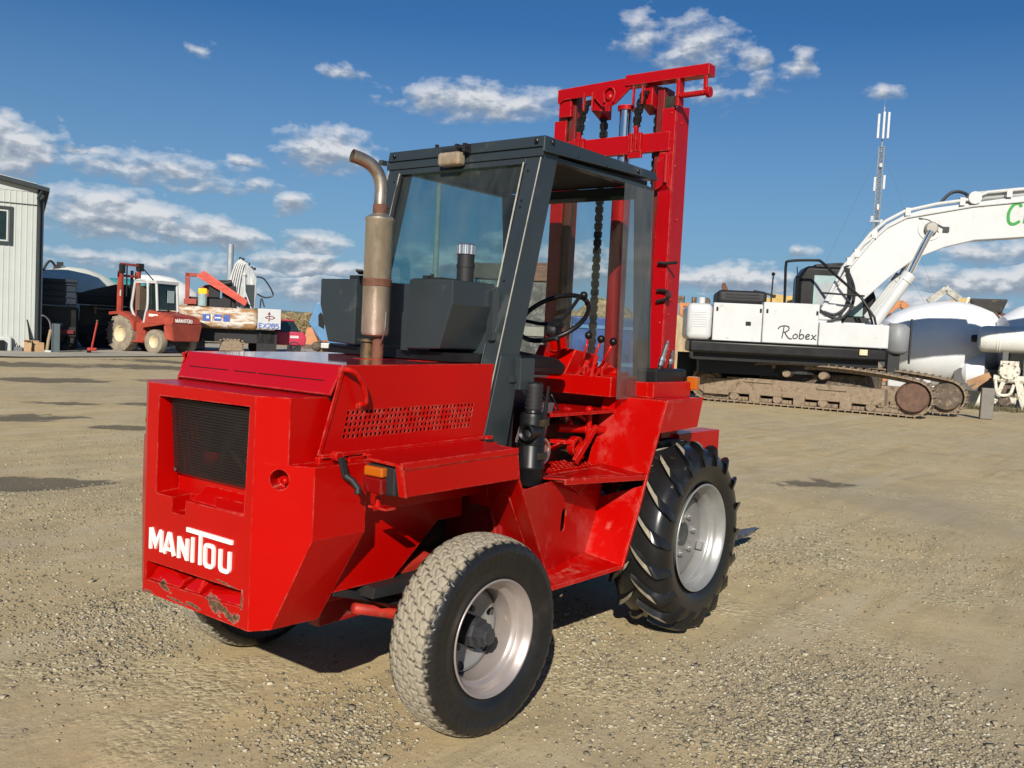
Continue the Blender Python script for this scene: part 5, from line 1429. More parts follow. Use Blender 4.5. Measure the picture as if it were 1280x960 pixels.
# white drum behind the tippers
loc, rz = frame(19.7, 42.36, -26.9)
t, Mx = drum('mixer_drum', 'cream white mixer drum showing above the dark tipper trucks', loc, rz, [(.4, -2.1), (.9, -1.95), (1.2, -1.3), (1.42, -.6), (1.45, .3), (1.3, 1.1), (.95, 1.9), (.5, 2.5)], 15, 4, (-.3, 1.5, 2.35), M('cream_drum_paint', (.58, .60, .53), .55, var=.05), 'mixer drum')
MB().box(-1.8, 1.8, .8, 2.2, .3, 1.1).build('drum_frame', BLACKM, t)
t = thing('teal_tank', 'teal rounded tank cover peeking out behind the red mast', 'tank', loc, rz)
autosmooth(MB(Matrix.Translation((2.2, 2, 3.0))).lathe([(.0001, -.95), (.3, -.93), (.4, -.85), (.4, .85), (.3, .93), (.0001, .95)], 24, 'x').build('tank_shell', TEAL, t))
MB().box(1.4, 3.0, 1.8, 2.2, 0, 2.65).build('tank_stand', BLACKM, t); MB().box(1.25, 1.9, 1.5, 1.62, 2.75, 2.95).build('white_lid', WHITE, t)
t = thing('crane_grab', 'black steel crane head with coiled hoses beside the building corner', 'crane', loc, rz)
mb = MB(); mb.tube(smooth_path([(-1.9, 1, 2.6), (-1.75, 1, 3.5), (-1.5, 1, 4.0), (-1.3, 1, 3.9), (-1.2, 1, 3.6), (-1.5, 1, 3.3)], 5), .06, 8); mb.bar((-1.7, 1, 3.0), (-1.0, 1, 3.9), .18, .2); mb.box(-1.15, -.85, .9, 1.15, 3.8, 4.0); mb.bar((-1.8, 1, 0), (-1.8, 1, 3.2), .25, .25)
mb.build('crane_head', BLACKM, t)
# second white drum behind the cab of the far forklift
loc, rz = frame(25.6, 43.3, -31)
t, Mx = drum('mixer_drum', 'white mixer drum partly hidden behind the white roofed red forklift', loc, rz, [(.4, -1.8), (.8, -1.7), (1.1, -1.2), (1.2, -.3), (1.15, .5), (.9, 1.2), (.5, 1.8)], 10, 3, (-.8, 2.0, 2.65), M('white_drum_paint', (.7, .7, .66), .5, var=.05), 'mixer drum')
MB().box(-2, .6, 1.6, 2.5, .2, 1.6).build('drum_frame', BLACKM, t)

# ---- second forklift (older, dull red) -----------------------------------------
ang = -30.94 + 133.0
O2 = Vector((16.99, 30.91, 0)); rr_ = R(-30.94); O2 += Vector((math.cos(rr_) * -.13, math.sin(rr_) * -.13, 0))
F2 = thing('forklift', 'dull brick red forklift with white tubular cab frame parked far left', 'forklift', O2, R(ang))
# X forward, near side is +Y, centre line Y=-.95
wheel_at(F2, 'front_wheel', (1.93, -.22, .75), .75, .46, .34, DUSTTYRE, CREAM, lugs=14)
wheel_at(F2, 'front_wheel', (1.93, -1.68, .75), .75, .46, .34, DUSTTYRE, CREAM, lugs=14)
wheel_at(F2, 'rear_wheel', (0, -.16, .5), .5, .34, .25, DUSTTYRE, CREAM)
wheel_at(F2, 'rear_wheel', (0, -1.74, .5), .5, .34, .25, DUSTTYRE, CREAM)
mb = MB()
mb.hexa([(-.78, -1.7, .55), (-.78, -.35, .55), (-.42, -.2, .62), (-.42, -1.75, .62)], [(-.85, -1.8, 1.28), (-.85, -.1, 1.28), (-.42, -.1, 1.28), (-.42, -1.8, 1.28)])
cw2 = mb.build('counterweight', BRICK, F2, bevel=.03)
boolcut(cw2, [MB().box(-1, -.6, -1.2, -.7, .85, .98), MB().box(-1, -.6, -1.0, -.9, .98, 1.2), MB().box(-1, -.6, -1.0, -.9, .6, .72)])
mb = MB()
mb.hexa([(-.86, -1.72, 1.28), (-.86, -.16, 1.28), (.75, -.22, 1.20), (.75, -1.66, 1.20)], [(-.80, -1.66, 1.52), (-.80, -.24, 1.52), (.75, -.30, 1.72), (.75, -1.6, 1.72)])
mb.hexa([(-.80, -1.60, 1.53), (-.80, -.30, 1.53), (.7, -.34, 1.7), (.7, -1.55, 1.7)], [(-.66, -1.56, 1.60), (-.66, -.36, 1.60), (.7, -.42, 1.78), (.7, -1.5, 1.78)])
h2 = mb.build('engine_hood', BRICK, F2, bevel=.02)
mb = MB(); mb.hexa([(-.52, -.02, 1.22), (.62, -.02, 1.22), (.74, -.02, 1.05), (.62, -.02, 1.05)], [(-.52, -.5, 1.30), (.62, -.5, 1.30), (.74, -.5, 1.05), (.62, -.5, 1.05)]); mb.build('rear_fender', BRICK, F2)
mb = MB()
for Yc in (-.05, -1.85):
    s = 1 if Yc > -1 else -1
    mb.hexa([(1.15, Yc, 1.30), (1.5, Yc, 1.55), (2.0, Yc, 1.68), (2.6, Yc, 1.62), (2.6, Yc, 1.5), (2.1, Yc, 1.55), (1.4, Yc, 1.35), (1.15, Yc, .9)], [(1.15, Yc - s * .45, 1.30), (1.5, Yc - s * .45, 1.55), (2.0, Yc - s * .45, 1.68), (2.6, Yc - s * .45, 1.62), (2.6, Yc - s * .45, 1.5), (2.1, Yc - s * .45, 1.55), (1.4, Yc - s * .45, 1.35), (1.15, Yc - s * .45, .9)])
mb.build('front_fender', BRICK, F2)
mb = MB(); mb.hexa([(.62, -.2, .48), (1.2, -.2, .48), (1.2, -.2, 1.25), (.72, -.2, 1.25)], [(.62, -1.7, .48), (1.2, -1.7, .48), (1.2, -1.7, 1.25), (.72, -1.7, 1.25)]); mb.box(.6, 1.5, -.25, -.05, .44, .5); mb.box(.6, 2.6, -1.5, -.4, .4, 1.3)
mb.build('body', BRICK, F2, bevel=.01)
mb = MB(); mb.box(-.4, .6, -1.5, -.4, .35, 1.2); mb.box(-.1, .1, -1.6, -.3, .4, .6); mb.build('underframe', BLACKM, F2)
# cab frame: white tubes
mb = MB()
for Yc in (-.38, -1.52):
    door = smooth_path([(1.18, Yc, 1.15), (1.45, Yc, 1.45), (1.66, Yc, 1.85), (1.60, Yc, 2.3), (1.5, Yc, 2.85), (1.38, Yc, 2.97), (1.1, Yc, 2.98), (.86, Yc, 2.94), (.78, Yc, 2.8), (.76, Yc, 2.0), (.86, Yc, 1.6), (.95, Yc, 1.2)], 4)
    mb.tube(door, .052, 8)
mb.tube([(.25, -.42, 1.75), (.34, -.42, 2.88)], .055, 8); mb.tube([(.25, -1.5, 1.75), (.34, -1.5, 2.88)], .055, 8)
mb.box(.28, 1.45, -1.55, -.36, 2.86, 2.98)
cb2 = mb.build('cab_frame', WHITE_M, F2)
MB().hexa([(.28, -.46, 1.8), (.28, -1.45, 1.8), (.36, -1.45, 2.86), (.36, -.46, 2.86)], [(.3, -.46, 1.8), (.3, -1.45, 1.8), (.38, -1.45, 2.86), (.38, -.46, 2.86)]).hexa([(.3, -.44, 1.8), (.76, -.44, 1.8), (.76, -.44, 2.86), (.36, -.44, 2.86)], [(.3, -.46, 1.8), (.76, -.46, 1.8), (.76, -.46, 2.86), (.36, -.46, 2.86)]).build('cab_window', DGLASS, cb2)
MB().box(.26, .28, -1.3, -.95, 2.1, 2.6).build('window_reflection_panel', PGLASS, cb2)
MB().box(.3, 1.5, -1.45, -.5, 1.3, 1.75).build('cab_interior', BLACKM, F2)
MB().box(1.3, 1.5, -1.5, -.45, 1.75, 2.75).build('tool_crate', M('brown_seat', (.14, .1, .07), .8), F2)
mb = MB()
for Yc in (-.5, -1.4):
    mb.box(2.42, 2.6, Yc - .06, Yc + .06, 1.4, 3.35); mb.box(2.36, 2.5, Yc - .05, Yc + .05, 1.4, 3.66)
mb.box(2.4, 2.5, -1.45, -.45, 3.1, 3.2); mb.box(2.38, 2.5, -1.45, -.45, 3.58, 3.68)
m2 = mb.build('mast_frame', BRICK, F2)
mb = MB(); mb.box(2.3, 2.5, -1.55, -1.3, 3.4, 3.72); mb.box(2.3, 2.5, -.58, -.42, 3.25, 3.62); mb.tube([(2.35, -1.45, 3.6), (1.9, -1.5, 3.2), (1.6, -1.6, 2.9)], .03, 6); mb.tube([(2.35, -.7, 3.6), (2.4, -.75, 2.3)], .03, 6); mb.tube([(2.5, -1.1, 1.5), (2.5, -1.1, 3.4)], .06, 8)
mb.build('mast_pulley', BLACKM, m2)
MB().box(2.36, 2.44, -.44, -.435, 2.3, 2.55).build('white_sticker', WHITE, m2)

# block lettering helper ----------------------------------------------------------
GLY = {'M': [[(0, 0), (0, 1)], [(0, 1), (.4, .2), (.8, 1)], [(.8, 1), (.8, 0)]], 'A': [[(0, 0), (.4, 1), (.8, 0)], [(.17, .36), (.63, .36)]], 'N': [[(0, 0), (0, 1)], [(0, 1), (.7, 0)], [(.7, 0), (.7, 1)]],
       'I': [[(.15, 0), (.15, 1)]], 'T': [[(.35, 0), (.35, 1)], [(0, 1), (.7, 1)]], 'O': [[(0, .2), (.15, 0), (.55, 0), (.7, .2), (.7, .8), (.55, 1), (.15, 1), (0, .8), (0, .2)]],
       'U': [[(0, 1), (0, .2), (.15, 0), (.55, 0), (.7, .2), (.7, 1)]], 'E': [[(.65, 1), (0, 1), (0, 0), (.65, 0)], [(0, .5), (.55, .5)]], 'X': [[(0, 0), (.7, 1)], [(0, 1), (.7, 0)]],
       '-': [[(.1, .5), (.5, .5)]], '2': [[(0, .8), (.15, 1), (.55, 1), (.7, .8), (.7, .6), (0, 0), (.7, 0)]], '8': [[(.1, .55), (0, .75), (.15, 1), (.55, 1), (.7, .75), (.6, .55), (.1, .55), (0, .25), (.15, 0), (.55, 0), (.7, .25), (.6, .5)]],
       '5': [[(.65, 1), (.05, 1), (.05, .58), (.5, .6), (.7, .4), (.65, .1), (.45, 0), (0, .05)]]}
def word(txt, h, frame_, th=.16, depth=.01, adv=1.05, x0=0, z0=0):
    mb = MB(); x = x0; k = 0
    for c in txt:
        for s_ in GLY[c]:
            k += 1
            pts = [(x + p[0] * h, z0 + p[1] * h) for p in s_]
            if (Vector(pts[0]) - Vector(pts[-1])).length < 1e-6: ribbon(mb, pts[:-1], th * h, frame_, depth + .001 * (k % 4), 0, True)
            else: ribbon(mb, pts, th * h, frame_, depth + .001 * (k % 4))
        x += (.45 if c == 'I' else adv) * h
    return mb
# on the second forklift's rear edge: runs along -Y
wd = word('MANITOU', .135, lambda u, v, w_: (-.862 - w_ + (v) * .2, -.35 - u, 1.32 + v), th=.22)
wd.build('lettering', WHITE_L, h2)
MB().hexa([(.05, -.245, 1.5), (.55, -.255, 1.52), (.55, -.262, 1.62), (.05, -.252, 1.6)], [(.05, -.26, 1.5), (.55, -.27, 1.52), (.55, -.277, 1.62), (.05, -.267, 1.6)]).build('side_badge', WHITE_L, h2)

# ---- rusty white excavator behind it ------------------------------------------
loc, rz = frame(21.52, 33.5, -34.25)
E2 = thing('excavator', 'rust streaked white excavator with folded grey boom behind the far forklift', 'excavator', loc, rz)
def roundbox(x0, x1, y0, y1, z0, z1, name, m, par, bev=.2, seg=4):
    return autosmooth(MB().box(x0, x1, y0, y1, z0, z1).build(name, m, par, bevel=bev, segs=seg))
body2 = roundbox(-2.2, 1.80, -.3, 2.6, 1.1, 2.08, 'counterweight', RUSTWHITE, E2, .22)
sd = MB().box(1.79, 2.83, -.25, .25, 1.19, 2.12).build('side_door', WHITE_M, E2, bevel=.02)
mb = MB()
mb.box(-.62, -.3, -.32, -.299, 1.44, 1.74); mb.box(.28, .56, -.32, -.299, 1.44, 1.74); mb.box(-.12, .18, -.32, -.299, 1.46, 1.75)
mb.build('blue_logo_block', BLUEL, body2)
mb = MB(); mb.box(-.25, -.2, -.323, -.3, 1.44, 1.74); mb.box(-.10, .16, -.326, -.3, 1.57, 1.62); mb.box(-.45, -.35, -.326, -.3, 1.55, 1.66)
mb.build('white_logo_bar', WHITE_L, body2)
wd = word('EX285', .2, lambda u, v, w_: (1.86 + u, -.256 - w_, 1.24 + v), th=.2, adv=.93); wd.build('number', BLUEL, sd)
mb = MB()
for pth in ([(2.3, 1.62), (2.3, 1.92)], [(2.12, 1.72), (2.25, 1.66), (2.45, 1.66), (2.55, 1.72), (2.45, 1.78), (2.25, 1.78), (2.12, 1.72)], [(2.24, 1.85), (2.3, 1.96), (2.36, 1.85)], [(2.25, 1.56), (2.35, 1.6)]):
    ribbon(mb, pth, .035, lambda u, v, w_: (u, -.256 - w_, v), .006)
mb.build('emblem', M('red_black_emblem', (.16, .02, .02), .5), sd)
# engine and loose panels on top
mb = MB(); mb.box(-1.3, .6, .2, 1.8, 2.08, 2.5); mb.box(-.4, .1, .1, 1.4, 2.5, 3.05); mb.box(.2, .8, .3, 1.2, 2.08, 3.1)
mb.tube([(-.2, .3, 3.05), (.6, .3, 3.25)], .14, 8); mb.box(-.1, .7, .6, 1.3, 3.1, 3.35)
mb.build('engine', BLACKM, E2, bevel=.03)
mb = MB(); mb.box(-1.4, -1.22, .0, .2, 2.2, 3.55); mb.box(-1.4, -.7, .0, .2, 3.4, 3.55); mb.box(-1.45, -.9, -.02, .2, 2.15, 2.4); autosmooth(mb.lathe([(.0001, -.15), (.5, -.15), (.5, .15), (.0001, .15)], 24, 'y', (-.4, .8, 2.6)).build('red_guard', BRICK, E2, bevel=.02))
MB().box(-.85, -.45, -.12, .08, 2.62, 2.9).build('yellow_cap', YELB, E2, bevel=.06, segs=3)
MB().tube([(-.65, .0, 2.1), (-.65, .0, 2.65)], .2, 12).build('clear_canister', PGLASS, E2)
mb = MB(); mb.hexa([(-.95, -.15, 3.42), (1.22, -.15, 2.2), (1.32, -.15, 2.45), (-.62, -.15, 3.70)], [(-.95, -.08, 3.42), (1.22, -.08, 2.2), (1.32, -.08, 2.45), (-.62, -.08, 3.70)])
for k in range(3): mb.bar((-.85 + k * .09, -.17, 3.5 + k * .06), (1.22 + k * .03, -.17, 2.27 + k * .06), .02, .03)
mb.build('leaning_panel', SALMON, E2)
# folded grey boom
GB = M('grey_white_boom_paint', (.36, .38, .39), .5, var=.2, vscale=4, dirt=.3, dirtcol=(.6, .6, .58), dscale=4, stretch=(3, 3, .5))
mb = MB(); mb.hexa([(.45, .5, 2.05), (1.05, .5, 2.05), (1.32, .5, 3.9), (1.05, .5, 4.42), (.7, .5, 4.1), (.42, .5, 3.2)], [(.45, 1.1, 2.05), (1.05, 1.1, 2.05), (1.32, 1.1, 3.9), (1.05, 1.1, 4.42), (.7, 1.1, 4.1), (.42, 1.1, 3.2)])
mb.hexa([(1.0, .35, 2.1), (1.68, .35, 2.1), (1.72, .35, 3.5), (1.5, .35, 3.95), (1.2, .35, 4.2), (1.05, .35, 3.6)], [(1.0, .95, 2.1), (1.68, .95, 2.1), (1.72, .95, 3.5), (1.5, .95, 3.95), (1.2, .95, 4.2), (1.05, .95, 3.6)])
bm_ = mb.build('boom', GB, E2, bevel=.03)
mb = MB(); mb.box(1.2, 1.62, .32, .36, 2.15, 3.2); mb.build('boom_recess', SLATE, bm_)
mb = MB(); mb.tube([(1.15, .3, 3.6), (1.2, .28, 2.6)], .06, 10); mb.bar((1.15, .27, 3.0), (1.5, .27, 2.1), .08, .05); mb.sphere((1.15, .3, 3.65), .1, 10, 6)
mb.build('boom_ram', WHITE_M, bm_)
mb = MB()
for k in range(5): mb.tube(smooth_path([(.5 + k * .09, .45, 2.3), (.55 + k * .1, .4, 3.3), (.75 + k * .09, .42, 4.1), (1.0 + k * .08, .45, 4.35 - .05 * k)], 5), .035, 6)
mb.build('white_hose', M('pale_hose', (.55, .56, .55), .5), bm_)
mb = MB()
mb.tube(smooth_path([(1.7, .4, 3.6), (2.05, .4, 3.5), (2.4, .4, 3.0), (2.45, .4, 2.75), (2.1, .4, 2.65), (1.75, .4, 2.8)], 6), .035, 8); mb.tube(smooth_path([(1.9, .4, 2.0), (1.95, .4, 2.6), (2.1, .4, 2.2)], 6), .03, 6)
for k in range(6): mb.sphere((.95 + k * .13, .5, 4.4 - k * .1 + .06 * (k % 2)), .07, 6, 5)
mb.build('black_hose', HOSE, bm_)
mb = MB(); mb.box(-2, 2.6, .2, 2.2, .5, 1.1); mb.box(1.8, 2.7, .2, 1.8, .1, 1.1); mb.build('undercarriage', BLACKM, E2)
for xx in (-1.1, .64):
    mb = MB(Matrix.Translation((xx, 0, 0)))
    sec = [(-.5, .1), (-.38, .5), (-.2, .62), (.3, .62), (.5, .48), (.55, .12)]
    mb.prism(sec, 'y', .0 if xx > 0 else .2, 2.4)
    for k in range(7): mb.box(-.5 + k * .16, -.40 + k * .16, -.02, 2.4, .60 - (.05 if k in (0, 6) else 0), .66 - (.05 if k in (0, 6) else 0))
    for k in range(4): mb.box(.5, .6, 0, 2.4, .1 + k * .12, .16 + k * .12)
    mb.build('track', MUD, E2)

# ---- concrete pole, utility pole
t = thing('concrete_pole', 'thick grey round pole rising behind the grey folded boom', 'pole', (32.6, 48.5, 0))
MB().tube([(0, 0, 0), (0, 0, 6.4)], [.23, .20], 16).build('pole', GALV, t, smooth=False)
t = thing('utility_pole', 'tall slim concrete pole seen through the forklift cab rear window', 'pole', (29.7, 27.65, 0))
MB().tube([(0, 0, 0), (0, 0, 10.2)], [.18, .11], 12).build('pole', CONC, t)
MB().box(-.16, -.09, -.05, .05, 8.6, 8.8).box(-.16, -.09, -.05, .05, 7.4, 7.6).build('bracket', GALV, t)

# ---- crimson pickup
loc, rz = frame(24.94, 32.36, -38.65)
t = thing('pickup_truck', 'crumpled crimson pickup truck with dark windows before the cornfield', 'pickup', loc, rz)
mb = MB(); mb.hexa([(-2.2, 0, .45), (.6, 0, .45), (.66, 0, .8), (.55, 0, 1.1), (-2.2, 0, 1.12)], [(-2.2, 1.6, .45), (.6, 1.6, .45), (.66, 1.6, .8), (.55, 1.6, 1.1), (-2.2, 1.6, 1.12)])
mb.build('body', CRIM, t, bevel=.06)
mb = MB(); mb.hexa([(-.85, .1, 1.1), (.35, .1, 1.1), (.05, .2, 1.62), (-.7, .2, 1.62)], [(-.85, 1.5, 1.1), (.35, 1.5, 1.1), (.05, 1.4, 1.62), (-.7, 1.4, 1.62)]); mb.build('cab_glass', DGLASS, t)
MB().box(-.72, .07, .15, 1.45, 1.6, 1.68).build('roof', CRIM, t, bevel=.03)
MB().box(.45, .64, .1, 1.5, .62, .78).box(-.1, .3, -.02, .02, .8, .92).build('crumpled_bumper', M('silver_plastic', (.5, .45, .45), .5), t)
wheel_at(t, 'wheel', (.1, .1, .33), .33, .22, .19, BLACKT, BLACKM); wheel_at(t, 'wheel', (-1.7, .1, .33), .33, .22, .19, BLACKT, BLACKM)
t = thing('orange_cover', 'bright orange cover heap between the crimson pickup and blue cab', 'cover', (32.1, 39.4, 0), R(-40))
MB().hexa([(-.7, 0, 0), (.5, 0, 0), (.5, .8, 0), (-.7, .8, 0)], [(-.35, .2, 1.3), (-.1, .2, 1.3), (.1, .5, 1.2), (-.3, .5, 1.2)]).build('orange_cover', ORANGE, t)
MB().box(-.9, .7, -.1, .9, 0, .3).build('base', MUD_D, t)

# ---- blue truck cab
loc, rz = frame(16.51, 20.38, -40.32)
t = thing('truck_cab', 'faded blue tilted truck cab standing just left of the dark grey tanks', 'truck', loc, rz)
prof = [(-.40, 1.58), (-.18, 2.24), (.02, 2.34), (1.6, 2.42), (1.6, .95), (.12, .95), (.02, 1.0)]
mb = MB(); mb.hexa([(x, 0, z) for x, z in prof], [(x, 1.9, z) for x, z in prof]); c_ = mb.build('cab_shell', BLUE, t, bevel=.04, segs=3)
mb = MB(); mb.hexa([(-.08, -.012, 1.5), (-.1, -.012, 1.85), (-.02, -.012, 1.95), (.12, -.012, 1.75), (.1, -.012, 1.4)], [(-.08, .03, 1.5), (-.1, .03, 1.85), (-.02, .03, 1.95), (.12, .03, 1.75), (.1, .03, 1.4)]); mb.build('vent_opening', BLACK, c_)
MB().box(.06, .22, -.02, .05, .98, 1.04).build('marker_lamp', AMBER, c_)
mb = MB(); mb.box(.02, .3, -.1, .3, .78, .95); mb.box(.34, .6, -.1, .3, .76, .9); mb.box(.7, 1.05, -.1, .3, .74, .88); mb.build('headlamp_panel', M('dirty_chrome', (.5, .5, .48), .4, metal=.3), t, bevel=.02)
mb = MB(); mb.sphere((-.12, .3, .82), .16, 12, 8); mb.box(-.1, 1.6, .3, 1.6, .45, .95); mb.build('front_axle', MUD_D, t)
wheel_at(t, 'wheel', (.9, .5, .45), .45, .3, .25, BLACKT, BLACKM)

# ---- old stone and timber shed glimpsed through the cab
loc, rz = frame(12.89, 8.73, -54.15)
STONE = bpy.data.materials.new('rough_stone_wall'); STONE.use_nodes = True; nt = STONE.node_tree; b_ = nt.nodes['Principled BSDF']; co = objco(nt)
vv = N(nt, 'ShaderNodeTexVoronoi'); vv.inputs['Scale'].default_value = 8; vv.feature = 'DISTANCE_TO_EDGE'; nt.links.new(co, vv.inputs['Vector'])
nt.links.new(mixc(nt, ramp(nt, vv.outputs['Distance'], [(.02, (.5, .5, .5)), (.2, (0, 0, 0))]), ramp(nt, noise_(nt, 4, 9, .75, co), [(.40, (.03, .03, .028)), (.52, (.11, .105, .095)), (.62, (.3, .29, .26))]), (.02, .02, .018)), b_.inputs['Base Color'])
t = thing('rubble_skip', 'grey rubble filled skip with rusty top rail seen behind the steering wheel', 'skip', loc, rz)
MB().box(-1.6, .28, .2, 2.0, .5, 2.75).build('skip_body', STONE, t, bevel=.05)
MB().box(-1.65, .3, .15, 2.05, 2.75, 3.1).box(-1.0, .25, .4, 1.6, 3.1, 3.18).build('rusty_rail', M('rusty_timber', (.16, .09, .06), .8, var=.4, vscale=5, stretch=(1, 1, 6)), t, bevel=.03)
MB().box(-.5, .2, .16, .2, 1.55, 1.75).box(-1.5, .2, .3, 1.9, 0, .5).build('pale_plank', M('pale_timber', (.3, .28, .24), .8), t)
loc, rz = frame(15.34, 8.83, -57.66)
t = thing('soil_heap', 'tan soil heap overgrown with dry weeds seen through the cab', 'heap', loc, rz)
mb = MB(); n_ = 26; vs = []
for i in range(n_):
    for j in range(14):
        x = -1.7 + 3.2 * i / (n_ - 1); y = 1.5 + 3.0 * j / 13
        e = max(0, 1 - ((x + .1) / 1.75) ** 2) * max(0, 1 - ((y - 3.0) / 1.6) ** 2)
        z = 2.75 * e ** .45 * (.92 + .12 * noise.noise((x * 2.2, y * 2, 1)) + .08 * noise.noise((x * 7, y * 7, 1)))
        vs.append((x, y, z))
mb.add(vs, [(i * 14 + j, (i + 1) * 14 + j, (i + 1) * 14 + j + 1, i * 14 + j + 1) for i in range(n_ - 1) for j in range(13)])
mb.build('soil', M('dry_weedy_soil', (.33, .25, .14), .95, var=.4, vscale=4, dirt=.4, dirtcol=(.1, .1, .05), dscale=5, bump=1, bscale=12), t)
t = thing('blue_container', 'low deep blue container in front of the soil heap seen through the cab', 'container', loc, rz)
MB().box(-.75, 1.0, .3, 1.3, .0, 2.08).build('container_shell', M('deep_blue_paint', (.02, .07, .22), .35, var=.4, vscale=2, dirt=.25, dirtcol=(.1, .16, .26)), t, bevel=.04)
MB().box(-.7, .95, .27, .3, .9, 1.0).box(-.7, .95, .27, .3, 1.8, 1.88).build('container_rib', BLUE, t)

# ---- tan hay-like roll left of the white excavator
t = thing('tan_tank', 'tan weathered round tank end standing behind the red mast', 'tank', (27.0, 13.3, 0), R(-62))
autosmooth(MB(Matrix.Translation((-.2, 0, 1.35))).lathe([(.0001, -.9), (.9, -.88), (1.3, -.7), (1.36, 0), (1.36, 1.6), (.0001, 1.7)], 40, 'y').build('tank_shell', M('weathered_tan_steel', (.36, .27, .15), .7, var=.35, vscale=1.3, stretch=(3, 1, 1), dirt=.3, dirtcol=(.16, .12, .07), dscale=2), t), 40)
# ================================================================== WHITE EXCAVATOR (right)
EX = thing('excavator', 'big white crawler excavator with raised boom and muddy tracks on the right', 'excavator', (18.21, 7.48, 0), R(-60.44))
UC = Matrix.Translation((3.12, 1.75, 0)) @ Matrix.Rotation(R(-24), 4, 'Z') @ Matrix.Diagonal((1.06, 1, 1, 1)) @ Matrix.Translation((-2.5, -1.4, 0))
def track(name, y0, x_shift, dark):
    t = MB(UC)
    yw = .58
    # belt path (x,z) round sprocket, sagging top run, idler
    def belt():
        P = []
        cL, rL = (.05 + x_shift, .50), .42; cR, rR = (4.95 + x_shift, .50), .44
        for k in range(13):
            a = R(90 + 180 * k / 12); P.append((cL[0] + rL * math.cos(a), cL[1] + rL * math.sin(a)))
        for k in range(1, 28): P.append((cL[0] + (cR[0] - cL[0]) * k / 28, .08))
        for k in range(13):
            a = R(-90 + 180 * k / 12); P.append((cR[0] + rR * math.cos(a), cR[1] + rR * math.sin(a)))
        n = 28
        for k in range(1, n):
            u = k / n; x = cR[0] + (cL[0] - cR[0]) * u
            z = .94 + (.92 - .94) * u + .22 * math.sin(math.pi * min(1, max(0, u))) ** .8
            P.append((x, z))
        return P
    P = belt(); L = [0]
    Q = P + [P[0]]
    for a, b in zip(Q, Q[1:]): L.append(L[-1] + math.hypot(b[0] - a[0], b[1] - a[1]))
    n = 74; tot = L[-1]
    def at(s):
        s %= tot
        for i in range(len(Q) - 1):
            if s <= L[i + 1]: u = (s - L[i]) / (L[i + 1] - L[i]); return Vector((Q[i][0] + (Q[i + 1][0] - Q[i][0]) * u, 0, Q[i][1] + (Q[i + 1][1] - Q[i][1]) * u))
        return Vector((Q[0][0], 0, Q[0][1]))
    cen = Vector((2.5 + x_shift, 0, .5))
    for k in range(n):
        a, b = at(k * tot / n), at((k + .93) * tot / n); d = (b - a).normalized(); up = Vector((-d.z, 0, d.x))
        if up.dot((a + b) / 2 - cen) < 0: up = -up
        off = Vector((0, y0 + yw / 2, 0))
        t.bar(a + off, b + off, yw, .035, up=up)
        g = a + (b - a) * .2 + up * .035 + off; t.bar(g - d * .012, g + d * .012, yw, .045, up=up)
        # chain link inside
        for yy in (.2, .38):
            o2 = Vector((0, y0 + yy, 0)) - up * .07; t.bar(a + o2, b + o2, .04, .09, up=up)
    tr = t.build(name, MUD, EX, merge=0)
    q = MB(UC); q.hexa([(.55 + x_shift, y0 + .06, .28), (4.35 + x_shift, y0 + .06, .25), (4.35 + x_shift, y0 + .06, .66), (.55 + x_shift, y0 + .06, .72)], [(.55 + x_shift, y0 + .5, .28), (4.35 + x_shift, y0 + .5, .25), (4.35 + x_shift, y0 + .5, .66), (.55 + x_shift, y0 + .5, .72)])
    q.box(-.05 + x_shift, .62 + x_shift, y0 + .03, y0 + .52, .22, .66); q.box(1.0 + x_shift, 1.75 + x_shift, y0 + .02, y0 + .08, .60, .66); q.box(2.8 + x_shift, 3.5 + x_shift, y0 + .02, y0 + .08, .54, .6)
    q.build('track_frame', MUD, tr, bevel=.02)
    q = MB(UC); q.lathe([(.0001, .05), (.33, .05), (.36, .09), (.36, .2), (.40, .22), (.40, .32), (.0001, .32)], 32, 'y', (4.95 + x_shift, y0, .5)); autosmooth(q.build('idler_wheel', RUSTY if not dark else MUD_D, tr))
    q = MB(UC); q.lathe([(.0001, .05), (.26, .05), (.28, .12), (.38, .16), (.38, .3), (.0001, .3)], 28, 'y', (.05 + x_shift, y0, .5)); autosmooth(q.build('sprocket', MUD, tr))
    for k in range(7):
        q = MB(UC); q.lathe([(.0001, .07), (.1, .07), (.12, .12), (.12, .4), (.0001, .4)], 14, 'y', (.75 + x_shift + k * .55, y0, .2)); 
        if k % 2: q.box(.62 + x_shift + k * .55, .88 + x_shift + k * .55, y0 + .02, y0 + .1, .1, .3)
        q.build('track_roller', MUD, tr)
    for xx in (2.05, 2.92):
        q = MB(UC); q.lathe([(.0001, -.02), (.09, -.02), (.1, .04), (.1, .4), (.0001, .4)], 16, 'y', (xx + x_shift, y0 + .04, .90)); q.build('carrier_roller', MUD, tr)
track('crawler_track', 0, 0, False); track('crawler_track', 2.25, .45, True)
MB(UC).box(1.2, 3.9, .6, 2.3, .35, .95).build('car_body', MUD_D, EX, bevel=.05)
mb = MB(); mb.lathe([(.0001, .9), (.75, .9), (.75, 1.35), (.0001, 1.35)], 32, 'z', (2.5, 1.4, 0)); mb.build('slew_ring', BLACKM, EX)
mb = MB(); mb.box(-.42, 4.45, .05, 2.85, 1.34, 1.66)
lower = mb.build('turntable_skirt', BLACK, EX, bevel=.06, segs=3); autosmooth(lower)
MB().box(-.3, 4.3, .3, 2.7, 1.16, 1.34).box(-.1, 4.2, 1.0, 2.5, .8, 1.16).build('underside_with_shade_block', BLACK, EX)  # lower black box thickens the underside to stand for shade below
MB().box(-.6, 3.6, 3.0, 3.1, .1, 1.3).build('shade_backing_sheet', BLACK, EX)  # black sheet added behind the tracks to stand for the shaded mass
